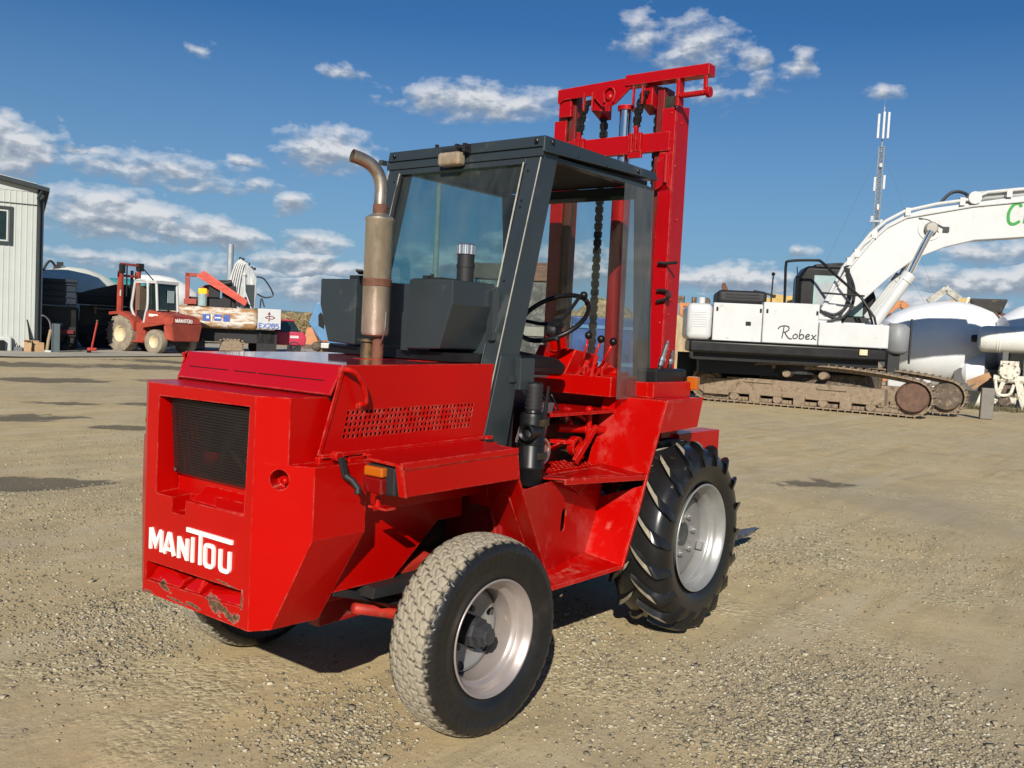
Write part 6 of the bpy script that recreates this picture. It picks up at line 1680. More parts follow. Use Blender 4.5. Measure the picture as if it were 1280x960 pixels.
mb = MB(); mb.box(-.52, .12, -.0, 2.9, 1.66, 2.60)
cwt = autosmooth(mb.build('counterweight', WHITE_M, EX, bevel=.14, segs=4))
autosmooth(MB().box(.135, 1.355, .01, 2.85, 1.665, 2.63).build('engine_door', WHITE_M, EX, bevel=.02))
d2 = autosmooth(MB().box(1.37, 2.74, .01, 1.0, 1.665, 2.70).build('side_tank', WHITE_M, EX, bevel=.03))
MB().box(2.755, 4.44, .01, .95, 1.665, 2.25).build('front_tank', WHITE_M, EX, bevel=.03)
MB().box(1.37, 2.6, 1.0, 2.8, 1.665, 2.6).build('deck_box', BLACKM, EX)
MB().box(.95, 1.08, -.004, .02, 2.08, 2.18).build('door_latch', BLACK, EX)
for k in range(7): MB().box(-.40, -.02, -.012, .002, 2.0 + k * .06, 2.022 + k * .06).build('louvre', WHITE_M, cwt)
for xx in (.2, 1.28, 1.44, 2.66): MB().box(xx, xx + .05, -.006, .012, 2.42, 2.52).build('hinge', BLACK, EX)
MB().box(-.5, 4.42, .0, .012, 1.664, 1.676).build('lower_seam', BLACKM, EX)
# script lettering on the side
def script(strokes, x0, z0, h, th, frame_, depth=.008):
    mb = MB(); k = 0
    for s_ in strokes:
        k += 1; pts = smooth_path([(p[0], p[1], 0) for p in s_], 4)
        ribbon(mb, [(x0 + p.x * h, z0 + p.y * h) for p in pts], th, frame_, depth + .002 * (k % 4))
    return mb
exf = lambda u, v, w_: (u, .008 - w_, v)
RBX = [[(.38, 0), (.44, .45), (.50, .98)], [(.05, .72), (.2, .92), (.55, 1.0), (.85, .92), (.85, .68), (.62, .52), (.46, .50)], [(.58, .5), (.75, .2), (.98, .0), (1.15, .02)],
       [(1.42, .38), (1.25, .28), (1.24, .08), (1.4, .02), (1.56, .16), (1.52, .34), (1.38, .40)], [(1.78, .78), (1.72, .4), (1.7, .05)], [(1.7, .2), (1.85, .38), (2.02, .32), (2.0, .1), (1.82, .02), (1.7, .08)],
       [(2.2, .2), (2.42, .26), (2.44, .38), (2.3, .4), (2.18, .2), (2.28, .04), (2.5, .08)], [(2.62, .38), (2.72, .3), (2.84, .08), (3.0, .02)], [(2.98, .4), (2.82, .22), (2.6, .0)]]
script(RBX, 1.74, 1.80, .32, .026, exf).build('script_lettering', BLK, d2)
# exhaust hood and engine cover
e_ = autosmooth(MB().box(.25, 1.5, .5, 2.2, 2.64, 2.99).build('engine_cover', BLACKM, EX, bevel=.1, segs=3))
MB().box(.45, 1.3, .49, .5, 2.78, 2.82).box(.45, 1.3, .49, .5, 2.87, 2.9).build('cover_grille', BLACK, e_)
MB().hexa([(.42, 1.2, 2.9), (.62, 1.2, 2.9), (.62, 1.35, 2.9), (.42, 1.35, 2.9)], [(.40, 1.2, 3.2), (.48, 1.2, 3.22), (.48, 1.35, 3.22), (.40, 1.35, 3.2)]).build('exhaust_tip', RUST, EX)
MB().tube([(1.66, 1.0, 2.6), (1.68, 1.0, 3.45)], .02, 6).sphere((1.68, 1.0, 3.48), .05, 8, 6).build('work_light_pole', BLACK, EX)
MB().tube([(-.15, .4, 2.6), (-.15, .4, 2.76)], .09, 12).build('filler_cap', WHITE_M, EX, bevel=.02)
# cab (far side)
mb = MB(); mb.hexa([(2.45, 1.75, 2.2), (4.4, 1.75, 2.2), (4.5, 1.75, 3.0), (4.15, 1.75, 3.78), (2.65, 1.75, 3.80), (2.45, 1.75, 3.5)], [(2.45, 2.75, 2.2), (4.4, 2.75, 2.2), (4.5, 2.75, 3.0), (4.15, 2.75, 3.78), (2.65, 2.75, 3.80), (2.45, 2.75, 3.5)])
xc = autosmooth(mb.build('cab', BLACK, EX, bevel=.09, segs=3))
MB().box(2.85, 3.6, 1.735, 1.752, 2.65, 3.55).box(3.75, 4.15, 1.735, 1.752, 2.5, 3.45).build('cab_window', PGLASS, xc)
MB().box(2.92, 3.4, 1.728, 1.736, 2.7, 3.35).build('window_reflection', M('painted_cab_reflection', (.3, .33, .34), .6), xc)  # pale plate paints a reflection onto the cab window
MB().box(2.9, 3.9, 1.9, 2.6, 3.80, 3.86).tube([(3.0, 2.2, 3.86), (3.6, 2.2, 3.92), (3.9, 2.2, 3.86)], .03, 6).build('roof_hatch', BLACKM, xc)
MB().box(3.4, 4.46, 1.2, 1.78, 1.7, 2.45).build('cab_floor_box', BLACKM, EX)
MB().box(3.5, 4.42, 1.5, 2.8, 2.35, 2.42).build('glass_sill', WHITE_M, EX)
# guard rails
mb = MB(); mb.tube(smooth_path([(2.0, .9, 2.6), (1.98, .9, 3.3), (1.97, .9, 3.72), (2.06, .9, 3.83), (2.7, .9, 3.87), (2.88, .9, 3.82), (3.2, .75, 3.5), (3.8, .5, 2.95)], 5), .035, 8)
mb.tube([(3.8, .5, 2.95), (4.15, .4, 2.45), (4.25, .35, 2.0)], .03, 8); mb.tube([(2.85, .6, 3.02), (3.9, .5, 2.98)], .025, 8); mb.tube([(2.42, 1.6, 2.6), (2.40, 1.6, 3.5)], .05, 8); mb.tube([(2.38, 1.6, 3.55), (2.36, 1.6, 3.75)], .015, 6)
mb.build('handrail', BLACK, EX)
# boom
by0, by1 = 1.02, 1.48
prof = [(3.0, 2.25), (3.02, 2.6), (3.5, 3.68), (3.62, 3.92), (4.1, 4.52), (4.42, 4.86), (4.85, 5.12), (5.3, 5.28), (6.55, 5.50), (7.7, 5.70), (9.2, 5.75), (11.2, 5.45), (11.2, 4.95), (9.2, 4.9), (7.8, 4.66), (6.6, 4.54), (5.9, 4.34), (5.2, 4.02), (4.6, 3.52), (3.9, 2.80), (3.3, 2.25)]
mb = MB(); mb.hexa([(x, by0, z) for x, z in prof], [(x, by1, z) for x, z in prof])
bo = autosmooth(mb.build('boom', WHITE_M, EX, bevel=.025))
mb = MB()
for pth, r in (([(3.05, 2.7), (3.5, 3.62), (4.12, 4.47), (4.45, 4.80), (4.9, 5.06), (6.5, 5.40), (8.2, 5.62)], .03), ([(3.0, 2.7), (3.42, 3.72), (4.05, 4.62), (4.4, 4.95), (4.85, 5.22), (5.6, 5.42), (6.4, 5.56), (6.8, 5.75), (8.4, 5.95)], .045), ([(3.6, 3.85), (3.75, 4.15), (3.9, 4.35), (4.2, 4.62)], .04)):
    mb.tube([(x, by0 - .03, z) for x, z in pth], r, 8)
for x, z in ((3.55, 3.88), (3.72, 4.1), (4.12, 4.6), (4.9, 5.2), (6.2, 5.5), (7.3, 5.74)): mb.box(x - .05, x + .08, by0 - .08, by0 + .05, z - .1, z + .1)
mb.tube([(6.55, 1.2, 5.66), (7.6, 1.2, 5.80), (9.0, 1.2, 5.9)], .13, 12); mb.lathe([(.0001, -.08), (.16, -.08), (.16, .5), (.0001, .5)], 16, 'y', (6.5, 1.0, 5.6))
autosmooth(mb.build('boom_pipe', WHITE_M, bo))
MB().tube(smooth_path([(5.75, 1.1, 5.5), (5.95, 1.1, 5.72), (6.2, 1.1, 5.76), (6.5, 1.1, 5.62)], 5), .04, 8).build('hydraulic_hose', HOSE, bo)
MB().tube(smooth_path([(3.45, .95, 3.75), (3.62, .93, 3.3), (3.6, .9, 2.8), (3.3, .88, 2.5), (3.0, .9, 2.55)], 6), .035, 8).build('hydraulic_hose', HOSE, bo)
MB().tube(smooth_path([(3.5, .93, 3.7), (3.72, .93, 3.2), (3.68, .9, 2.7), (3.35, .88, 2.38), (2.8, .9, 2.65)], 6), .035, 8).build('hydraulic_hose', HOSE, bo)
MB().tube(smooth_path([(3.55, .93, 3.7), (3.6, .9, 3.0), (3.4, .88, 2.45), (3.1, .88, 2.3)], 6), .03, 8).build('hydraulic_hose', HOSE, bo)
MB().tube(smooth_path([(3.85, .6, 2.95), (4.05, .6, 2.6), (4.2, .6, 2.1), (4.1, .6, 1.9), (3.9, .7, 1.85)], 6), .03, 8).build('hydraulic_hose', HOSE, bo)
MB().tube([(5.55, .99, 4.95), (5.85, .99, 4.8)], .025, 6).build('hydraulic_hose', HOSE, bo)
MB().box(5.8, 5.95, .97, 1.02, 4.72, 4.85).build('hose_clamp', HOSE, bo)
MB().tube(smooth_path([(5.2, .99, 5.05), (5.5, .99, 4.98), (5.7, .99, 4.7)], 4), .012, 6).build('hydraulic_hose', HOSE, bo)
# boom cylinder and pins
for yy in (.86, 1.64):
    q = MB(); q.tube([(4.0, yy, 1.9), (5.02, yy, 3.56)], .155, 20); q.tube([(4.93, yy, 3.42), (5.05, yy, 3.6)], .175, 20); q.tube([(4.18, yy - .05, 2.5), (4.9, yy - .12, 3.6)], .035, 8)
    cy = autosmooth(q.build('boom_cylinder', WHITE_M, EX))
    MB().tube([(5.0, yy, 3.54), (5.48, yy, 4.72)], .075, 16).build('piston_rod', CHROME, cy, smooth=False)
    q = MB(); q.lathe([(.0001, -.07), (.13, -.07), (.16, -.04), (.16, .07), (.0001, .07)], 18, 'y', (5.5, yy + .05, 4.8)); q.build('pin_boss', M('worn_pin_steel', (.3, .28, .25), .5, metal=.4), cy)
q = MB(); q.lathe([(.0001, 0), (.3, 0), (.3, .03), (.0001, .03)], 28, 'y', (5.5, by0 - .025, 4.8)); q.build('boss_plate', WHITE_M, bo)
MB().tube([(2.9, .95, 2.38), (3.3, .95, 2.38)], .05, 8).hexa([(2.72, .95, 2.2), (3.5, .95, 2.2), (3.3, .95, 2.75), (3.0, .95, 2.75)], [(2.72, 1.55, 2.2), (3.5, 1.55, 2.2), (3.3, 1.55, 2.75), (3.0, 1.55, 2.75)]).build('boom_foot', WHITE_M, EX)
MB().box(3.5, 4.5, .85, 1.3, 1.5, 2.3).build('front_beam', WHITE_M, EX, bevel=.03)
MB().box(3.76, 3.95, -.02, .03, 1.48, 1.62).build('lamp', CREAM, EX)
# green brush script on boom
CH = [[(.62, .82), (.5, 1.0), (.25, .92), (.06, .55), (.1, .12), (.32, .0), (.6, .14)], [(.9, 1.05), (.86, .5), (.8, .02)], [(.82, .25), (1.0, .5), (1.12, .4), (1.1, .1), (1.2, .04)],
      [(1.35, .2), (1.5, .3), (1.5, .42), (1.36, .38), (1.32, .15), (1.45, .03), (1.6, .1)]]
script(CH, 7.32, 4.95, .52, .075, lambda u, v, w_: (u, by0 - w_, v + (u - 7.2) * .08), .006).build('script_lettering', GREEN, bo)
# stick beyond the frame
MB().hexa([(10.9, 1.05, 5.4), (11.4, 1.05, 5.2), (11.0, 1.05, 2.2), (10.7, 1.05, 2.3)], [(10.9, 1.45, 5.4), (11.4, 1.45, 5.2), (11.0, 1.45, 2.2), (10.7, 1.45, 2.3)]).build('stick', WHITE_M, EX)
# right hand mirror bucket-like grey cylinder beside the cab
t = thing('air_tank', 'small pale grey domed tank hanging behind the excavator front end', 'tank', (18.21, 7.48, 0), R(-60.44))
autosmooth(MB(Matrix.Translation((5.1, 1.9, 1.95))).lathe([(.0001, -.42), (.2, -.41), (.32, -.3), (.32, .3), (.2, .41), (.0001, .42)], 28, 'z').build('tank_shell', M('shaded_grey_tank_paint', (.2, .21, .22), .5), t), 50)  # dark grey carries the tank's shade in its paint
MB().tube([(5.46, 1.9, 1.3), (5.46, 1.9, 2.5)], .03, 6).box(4.9, 5.2, 1.8, 2.1, .9, 1.55).build('stand', BLACKM, t)

# ---- concrete mixers right
loc, rz = frame(28.28, 4.22, -77.15)
t, Mx = drum('mixer_drum', 'huge white mixer drum with black hopper behind the excavator tracks', loc, rz,
     [(.3, -2.0), (.75, -1.9), (1.0, -1.6), (1.25, -1.0), (1.38, -.3), (1.42, .4), (1.36, .9), (1.2, 1.5), (.95, 2.3), (.62, 3.1)], 34, -3, (-.05, 1.3, 1.95), WHITE_D, 'mixer drum', 72)
mb = MB(Mx)
for xx, rr2 in ((1.55, 1.21), (1.8, 1.13), (2.05, 1.05)): mb.lathe([(rr2 - .04, xx - .05), (rr2 + .03, xx - .03), (rr2 + .03, xx + .03), (rr2 - .04, xx + .05)], 60, 'x')
mb.build('drum_ring', RUSTY, t)
MB().hexa([(.95, 1.6, 3.02), (1.75, 1.6, 3.05), (1.75, 2.4, 3.05), (.95, 2.4, 3.02)], [(.78, 1.5, 3.5), (1.9, 1.5, 3.5), (1.9, 2.5, 3.5), (.78, 2.5, 3.5)]).build('hopper', M('sooty_hopper', (.035, .032, .028), .7, dirt=.25, dirtcol=(.12, .09, .06)), t, bevel=.05)
MB().bar((.6, 1.8, 2.9), (.75, 1.8, 3.55), .08, .06).build('hopper_bracket', WHITE_D, t); MB().box(-1.0, 1.6, .9, 2.0, .0, .75).build('drum_stand', WHITE_D, t)
MB().box(-1.6, 1.6, 1.1, 2.2, .25, .6).build('mixer_frame', WHITE_M, t)
MB().box(-1.5, -.2, .2, .9, .45, .9).build('white_step', WHITE_M, t, bevel=.05)
loc, rz = frame(28.26, 2.25, -80.57)
t, Mx = drum('mixer_drum', 'white mixer drum above a horizontal water tank at the right edge', loc, rz,
     [(.3, -1.6), (.8, -1.5), (1.1, -1.0), (1.3, -.2), (1.4, .6), (1.4, 1.4), (1.2, 2.4), (.8, 3.4)], 20, -4, (1.2, 1.6, 2.2), WHITE_D, 'mixer drum', 72)
MB(Mx).lathe([(1.30, .0), (1.34, .02), (1.34, .2), (1.30, .22)], 60, 'x').build('drum_ring', WHITE_M, t)
mb = MB(Matrix.Translation((0, 0, 2.15))); mb.lathe([(.0001, -.88), (.25, -.86), (.38, -.78), (.41, -.65), (.41, 3.2), (.0001, 3.3)], 32, 'x')
for xx in (-.35, -.28, .42, .5): mb.lathe([(.405, xx), (.425, xx + .01), (.425, xx + .03), (.405, xx + .04)], 32, 'x')
wt = autosmooth(mb.build('water_tank', M('off_white_tank', (.66, .66, .62), .5, var=.08, dirt=.2, dirtcol=(.4, .38, .32), dscale=2), t))
MB(Matrix.Translation((-1.0, 0, 2.15))).lathe([(.0001, -.06), (.1, -.06), (.12, 0), (.12, .1), (.0001, .1)], 12, 'x').build('tank_valve', BLACKM, wt)
q = MB(); q.box(-1.5, 2.5, .7, 2.2, .5, 1.2); q.box(-.15, .0, -.2, .6, .9, 1.8); q.box(.42, .6, -.2, .6, .9, 1.8); q.build('mixer_frame', M('shadowed_frame', (.1, .1, .1), .7), t)
autosmooth(MB(Matrix.Translation((-.95, 1.2, 1.1))).lathe([(.0001, -.5), (.4, -.45), (.62, -.2), (.62, .3), (.0001, .4)], 28, 'x').build('drum_head', WHITE_D, t))
mt = thing('gearbox', 'cream white stripped axle and gearbox lying below the water tank', 'gearbox', loc, rz)
mb = MB(); mb.lathe([(.0001, -.2), (.26, -.18), (.3, -.05), (.3, .2), (.2, .35), (.0001, .38)], 20, 'y', (.05, -.5, 1.2)); mb.tube([(-.35, -.5, .95), (.5, -.55, .95)], .12, 10); mb.bar((-.3, -.5, .2), (-.05, -.5, .95), .16, .12); mb.bar((.3, -.5, .95), (.55, -.5, .05), .28, .2); mb.tube([(-.6, -.5, .35), (.3, -.5, .3)], .11, 10); mb.bar((-.75, -.5, .05), (-.6, -.5, .55), .14, .12)
mb.tube(smooth_path([(-.3, -.7, .9), (-.2, -.75, .5), (.1, -.75, .5), (.2, -.7, .8)], 5), .05, 8); mb.box(-.2, .3, -.6, -.3, 1.35, 1.5)
for k in range(8):
    a = k * math.pi / 4; mb.sphere((.05 + .24 * math.cos(a), -.72, 1.2 + .24 * math.sin(a)), .035, 6, 5)
mb.build('housing', M('cream_grime_paint', (.6, .57, .48), .6, var=.2, vscale=8, dirt=.35, dirtcol=(.2, .15, .1), dscale=9), mt, bevel=.02)
MB().box(-.25, .25, -.45, -.15, .35, .8).tube([(0, -.7, .3), (0, -.2, .3)], .16, 12).build('dark_core', MUD_D, mt)
mb = MB(); mb.bar((-1.05, -.5, .75), (-.45, -.5, 1.05), .22, .18); mb.bar((-.9, -.6, .6), (-.5, -.6, .95), .1, .1); mb.build('rusty_arm', M('rust_orange', (.35, .2, .1), .8, var=.3), mt)
t = thing('steel_post', 'short grey steel bollard plate right of the far crawler track', 'post', (22.6, 1.75, 0), R(-70))
MB().box(-.10, .20, .0, .2, 0, .8).build('plate', M('muddy_grey_steel', (.17, .16, .14), .7, dirt=.4), t, bevel=.02)

# ---- tufts of dry grass at right
rngt = random.Random(9); vs = []; fs = []
for _ in range(1500):
    lx = rngt.uniform(-2.6, 2.5); ly = rngt.gauss(-.3, .35)
    a = R(-80.5); x = 27.6 + lx * math.cos(a) - ly * math.sin(a); y = 2.2 + lx * math.sin(a) + ly * math.cos(a)
    t_ = rngt.uniform(0, 6.28); h = rngt.uniform(.08, .3); n = len(vs)
    vs += [(x - .012 * math.cos(t_), y - .012 * math.sin(t_), 0), (x + .012 * math.cos(t_), y + .012 * math.sin(t_), 0), (x + rngt.uniform(-.1, .1), y + rngt.uniform(-.1, .1), h)]; fs.append((n, n + 1, n + 2))
me = bpy.data.meshes.new('dry_grass'); me.from_pydata(vs, [], fs)
tag(link('dry_grass', me, M('dry_grass_blade', (.12, .11, .06), .9, var=.4)), 'thin dry grass growing at the foot of the gearbox and mixers', None, None, 'stuff')

# ---- yellow and orange machines behind the excavator
loc, rz = frame(45.14, 16.17, -68.43)
t = thing('loader_arm', 'yellow loader arm showing above the white excavator body', 'loader', loc, rz)
MB().bar((-.9, 0, 4.0), (2.6, 0, 4.5), .3, .35).bar((-.4, 0, 3.4), (1.2, 0, 4.1), .3, .4).box(-1.0, .6, -.2, .4, .3, 4.2).bar((-.7, 0, 4.35), (1.0, 0, 4.15), .2, .2).build('arm', YEL, t, bevel=.03)
MB().bar((-1.6, -.2, 4.55), (-.4, -.2, 4.3), .12, .12).tube([(.2, -.3, 4.0), (1.3, -.3, 4.35)], .06, 8).build('black_ram', BLACKM, t)
t = thing('orange_machine', 'orange machine top with dark filter left of the excavator', 'machine', loc, rz)
MB().box(-5.6, -4.3, 0, .8, 3.55, 3.75).box(-5.55, -5.35, 0, .2, 2.5, 3.6).box(-5.6, -4.6, .1, .7, 0, 3.5).build('frame', ORANGE, t, bevel=.03); MB().box(-5.9, -5.35, .1, .5, 3.75, 4.15).build('filter', MUD_D, t); MB().tube([(-4.8, .2, 3.7), (-4.8, .2, 4.1)], .14, 10).build('exhaust_pipe', MUD_D, t); MB().sphere((-4.1, .2, 3.9), .2, 8, 6).build('lamp', MUD_D, t)
t = thing('orange_bucket', 'rusty orange bucket and arm between the boom ram and the white drum', 'bucket', loc, rz)
MB().bar((5.1, 0, 3.6), (5.9, 0, 4.2), .5, .4).bar((5.9, 0, 4.2), (6.6, 0, 3.6), .5, .35).bar((6.2, 0, 3.7), (7.3, 0, 4.1), .3, .25).box(5.3, 6.8, 0, .6, 0, 3.6).build('bucket', ORANGE, t, bevel=.04)
t = thing('loader_arm', 'yellow and black machine top rising above the white mixer drum', 'loader', loc, rz)
MB().bar((7.2, .4, 4.1), (9.3, .4, 4.5), .35, .25).box(7.5, 9.0, .4, .9, 0, 4.1).build('arm', YEL, t, bevel=.03); MB().bar((7.3, .3, 4.3), (8.1, .3, 5.0), .3, .35).bar((8.1, .3, 5.0), (8.8, .3, 4.5), .3, .3).tube([(8.0, .3, 4.8), (8.2, .3, 5.2)], .08, 8).build('linkage', M('pale_dirty_linkage', (.35, .34, .3), .7, var=.5), t)

# ---- guyed antenna mast -------------------------------------------------------
GX, GY, gd = 162.5, 44.7, -73.97
t = thing('antenna_mast', 'tall guyed lattice mast with white panel antennas on the right skyline', 'antenna', (GX, GY, 0), R(gd))
c0, c1 = (-.9, 0.0), (-2.35, 43.0)
H = 43.0; cxm = -2.0
mb = MB(); wv = .5
def cor(k, z): a = R(90 + 120 * k); return Vector((cxm + wv * math.cos(a) * 1.0, wv * math.sin(a), z))
for k in range(3): mb.tube([cor(k, 0), cor(k, H - 6)], .095, 5)
z = 0
while z < H - 6.5:
    for k in range(3):
        mb.tube([cor(k, z), cor((k + 1) % 3, z + .9)], .06, 4); mb.tube([cor(k, z + .9), cor((k + 1) % 3, z + .9)], .05, 4)
    z += .9
mb.tube([(cxm, 0, H - 7), (cxm, 0, H + .8)], .13, 8); mb.tube([(cxm, 0, H), (cxm, 0, H + 3)], .03, 5)
lat = mb.build('lattice', GALV, t, merge=0)
for (dx, dy, z0, h) in ((-.75, -.2, 38.4, 4.2), (.1, -.7, 38.2, 4.6), (.85, .1, 38.4, 4.5), (-.7, -.4, 29.3, 2.4), (.8, -.4, 29.6, 2.4), (.1, -.8, 26.0, 1.0)):
    MB().box(cxm + dx - .19, cxm + dx + .19, dy - .12, dy + .12, z0, z0 + h).build('panel_antenna', WHITE_M, t, bevel=.05)
MB().box(cxm - 1.1, cxm + 1.1, -.4, .4, 24.0, 24.25).box(cxm - .95, cxm - .5, -.5, .2, 24.25, 25.0).box(cxm + .6, cxm + 1.0, -.5, .2, 23.6, 24.4).build('equipment_bracket', GALV, t)
MB().box(cxm - .2, cxm + .3, -.7, -.4, 33.4, 34).build('relay_unit', WHITE_M, t)
mb = MB()
for (gx, gy) in ((-17, 6), (13, 4), (-3, -9)):
    for hz in (25, 37): mb.tube([(cxm, 0, hz), (gx, gy, 0)], .02, 4)
mb.build('guy_wire', M('thin_steel_cable', (.12, .14, .16), .6), t)
# ================================================================== CAMERA, LIGHT
cam = bpy.data.cameras.new('camera'); co_ = bpy.data.objects.new('camera', cam); COL.objects.link(co_)
f_, yw, pt, rl = 1145., .6588, -.0560, .0507
F = Vector((math.cos(pt) * math.cos(yw), math.cos(pt) * math.sin(yw), math.sin(pt)))
R0 = F.cross(Vector((0, 0, 1))).normalized(); U0 = R0.cross(F)
RR = R0 * math.cos(rl) + U0 * math.sin(rl); UU = -R0 * math.sin(rl) + U0 * math.cos(rl)
mw = Matrix((RR, UU, -F)).transposed().to_4x4(); mw.translation = (-3.334, -2.996, 1.6)
co_.matrix_world = mw
cam.sensor_fit = 'HORIZONTAL'; cam.sensor_width = 36; cam.lens = f_ * 36 / 1280; cam.clip_start = .05; cam.clip_end = 5000
scene.camera = co_
sun = bpy.data.lights.new('sun', 'SUN'); sun.energy = 5.0; sun.angle = R(.53); sun.color = (1, .93, .82)
so = bpy.data.objects.new('sun', sun); COL.objects.link(so)
SD = Vector((.785, .515, -.50)).normalized()
so.rotation_euler = SD.to_track_quat('-Z', 'Y').to_euler()
SKYTINT = (.245, .505, .775); SKYHOR = (2.9, 4.5, 6.5)
w = bpy.data.worlds.new('World'); scene.world = w; w.use_nodes = True; nt = w.node_tree
bg = nt.nodes['Background']; sky = nt.nodes.new('ShaderNodeTexSky'); sky.sky_type = 'NISHITA'; sky.sun_disc = False
sky.sun_elevation = math.asin(-SD.z)
# sky rotation: 0 puts the sun at +Y, positive turns clockwise seen from above
sky.sun_rotation = math.atan2(-SD.x, -SD.y)
sky.air_density = 1.15; sky.dust_density = .4; sky.ozone_density = 2.2
gen = N(nt, 'ShaderNodeTexCoord').outputs['Generated']; tc = N(nt, 'ShaderNodeTexCoord')
CL = [(66.65, 8.66, 2.25, 1.6, 1), (63.32, 8.89, 1.75, 0.35, 0.6), (59.34, 8.26, 5.25, 1.0, 0.6), (61.6, 5.52, 4.25, 1.4, 1.1), (56.84, 4.95, 3.0, 1.0, 1), (54.36, 4.77, 1.3, 0.85, 1.1), (57.16, 15.0, 0.6, 0.5, 0.3), (48.99, 14.77, 1.5, 0.45, 0.55), (40.59, 13.75, 5.25, 1.1, 0.85), (49.76, 10.35, 2.75, 1.3, 0.95), (54.28, 9.19, 1.0, 0.4, 0.6), (53.32, 7.95, 1.4, 0.4, 0.5), (51.66, 7.06, 1.0, 0.65, 0.8), (50.4, 4.83, 2.0, 0.9, 0.95), (50.11, 3.41, 3.75, 0.8, 0.95), (49.82, 2.12, 5.5, 0.9, 0.8), (56.78, 2.86, 10.01, 0.7, 0.5), (63.19, 3.15, 4.0, 0.45, 0.4), (31.02, 17.81, 1.3, 1.3, 0.55), (27.62, 17.17, 2.6, 1.6, 0.6), (23.83, 16.43, 1.1, 0.55, 0.6), (21.39, 16.11, 1.0, 0.9, 0.65), (23.3, 15.51, 1.0, 0.75, 0.35), (26.76, 14.88, 2.25, 0.8, 0.35), (16.81, 14.62, 0.9, 0.45, 0.5), (24.4, 3.85, 5.0, 0.9, 0.95), (20.82, 5.76, 0.7, 0.35, 0.7), (10.63, 5.63, 2.4, 0.75, 0.75), (10.91, 4.14, 5.5, 0.9, 0.95), (17.07, 2.93, 8.01, 0.7, 0.8), (41.6, 4.06, 3.75, 1.1, 0.9), (38.2, 5.71, 1.5, 0.8, 0.6), (34.15, 4.44, 3.0, 1.25, 0.7), (42.38, 10.06, 2.0, 0.5, 0.5),
 (85, 9, 9, 2, 1), (110, 6, 14, 2, 1), (-12, 8, 9, 2, 1), (-35, 5, 14, 1.6, 1), (200, 12, 22, 4, .9), (250, 9, 20, 3, .9)]
# cumulus cells given by compass bearing and elevation (degrees)
sv = N(nt, 'ShaderNodeSeparateXYZ'); nt.links.new(gen, sv.inputs[0])
az = math_(nt, 'MULTIPLY', math_(nt, 'ARCTAN2', sv.outputs[1], sv.outputs[0]), 57.29578)
az = math_(nt, 'ADD', az, math_(nt, 'MULTIPLY', math_(nt, 'LESS_THAN', az, -90.0), 360.0))
el = math_(nt, 'MULTIPLY', math_(nt, 'ARCSINE', sv.outputs[2]), 57.29578)
cb = N(nt, 'ShaderNodeCombineXYZ'); nt.links.new(az, cb.inputs[0]); nt.links.new(el, cb.inputs[1])
V = cb.outputs[0]
def vm(op, a, b):
    n = N(nt, 'ShaderNodeVectorMath', operation=op); nt.links.new(a, n.inputs[0])
    if isinstance(b, bpy.types.NodeSocket): nt.links.new(b, n.inputs[1])
    elif b is not None: n.inputs[1].default_value = b
    return n
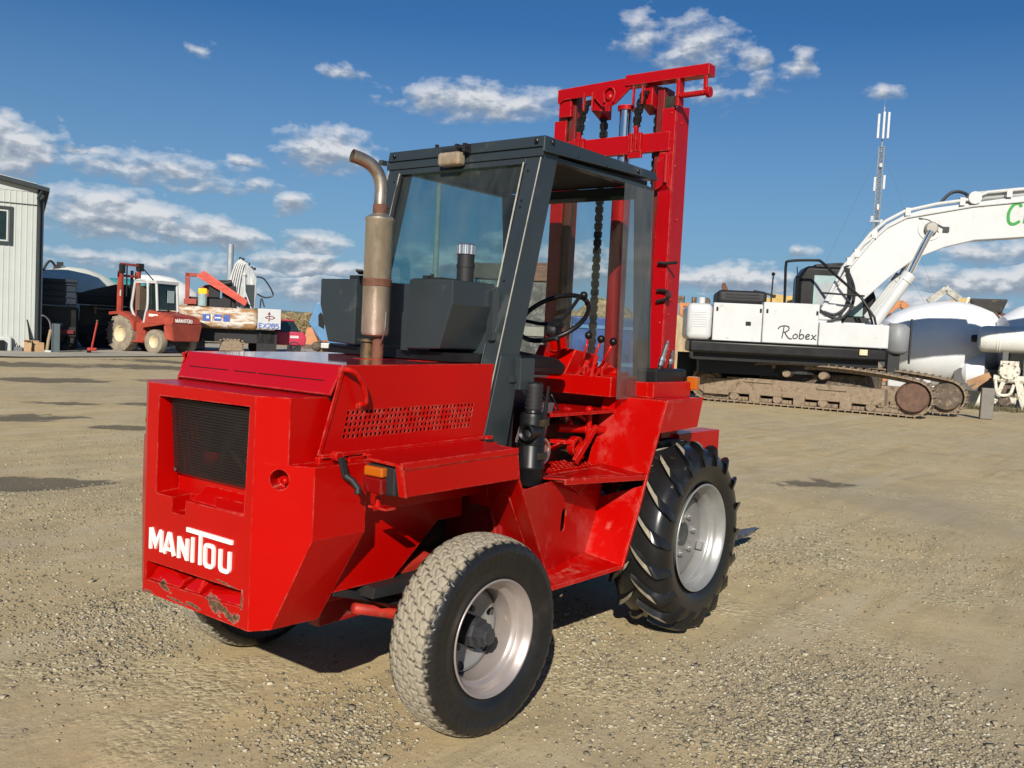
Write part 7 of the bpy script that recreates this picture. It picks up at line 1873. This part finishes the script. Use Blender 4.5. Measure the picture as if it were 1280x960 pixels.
# billowing warp of the lookup position
wn = N(nt, 'ShaderNodeTexNoise'); wn.inputs['Scale'].default_value = .55; wn.inputs['Detail'].default_value = 5
nt.links.new(V, wn.inputs['Vector'])
wv_ = vm('MULTIPLY', vm('SUBTRACT', wn.outputs['Color'], (.5, .5, .5)).outputs[0], (2.6, 1.1, 0)).outputs[0]
VW = vm('ADD', V, wv_).outputs[0]
D = None; T = None
for (a_, e_, ra, re, w_) in CL:
    q = vm('MULTIPLY', vm('SUBTRACT', VW, (a_, e_, 0)).outputs[0], (1 / (ra * 1.25), 1 / (re * 1.25), 0))
    ln = N(nt, 'ShaderNodeVectorMath', operation='LENGTH'); nt.links.new(q.outputs[0], ln.inputs[0])
    dd = math_(nt, 'MULTIPLY_ADD', ln.outputs['Value'], -w_, w_)
    sy = N(nt, 'ShaderNodeSeparateXYZ'); nt.links.new(q.outputs[0], sy.inputs[0])
    if D is None: D = dd; T = sy.outputs[1]
    else:
        g_ = math_(nt, 'GREATER_THAN', dd, D)
        m_ = N(nt, 'ShaderNodeMix'); nt.links.new(g_, m_.inputs[0]); nt.links.new(T, m_.inputs[2]); nt.links.new(sy.outputs[1], m_.inputs[3]); T = m_.outputs[0]
        D = math_(nt, 'MAXIMUM', D, dd)
ms_ = vm('MULTIPLY', V, (1, 1.9, 0)).outputs[0]
n1 = noise_(nt, .6, 6, .54, ms_, .1); 
n2 = noise_(nt, .6, 5, .54, vm('ADD', ms_, (.25, .8, 0)).outputs[0], .1)
dens = math_(nt, 'ADD', math_(nt, 'MAXIMUM', D, -.6), math_(nt, 'MULTIPLY', math_(nt, 'SUBTRACT', n1, .5), 1.35))
mask = ramp(nt, dens, [(.03, (0, 0, 0)), (.25, (.42, .42, .42)), (.60, (.93, .93, .93))])
lit = math_(nt, 'ADD', math_(nt, 'MULTIPLY', T, .75), math_(nt, 'MULTIPLY', math_(nt, 'SUBTRACT', n1, n2), 2.6))
cc = ramp(nt, math_(nt, 'ADD', lit, .45), [(.0, (2.9, 3.5, 4.4)), (.4, (4.8, 5.3, 6.0)), (.8, (8.0, 8.2, 8.5))])
hs = N(nt, 'ShaderNodeHueSaturation'); hs.inputs['Saturation'].default_value = 1.12; nt.links.new(sky.outputs[0], hs.inputs['Color'])
tint = mixc(nt, 1.0, hs.outputs[0], SKYTINT, 'MULTIPLY')
hz = ramp(nt, math_(nt, 'DIVIDE', el, 30.0), [(0, (1, 1, 1)), (.22, (.55, .55, .55)), (.6, (0, 0, 0))])
skyc = mixc(nt, math_(nt, 'MULTIPLY', hz, .85), tint, SKYHOR)
nt.links.new(mixc(nt, mask, skyc, cc), bg.inputs[0])

bg.inputs['Strength'].default_value = .075
scene.view_settings.view_transform = 'Standard'; scene.view_settings.look = 'None'
scene.view_settings.exposure = .28; scene.view_settings.gamma = 1
scene.view_settings.use_curve_mapping = False
scene.render.engine = 'CYCLES'
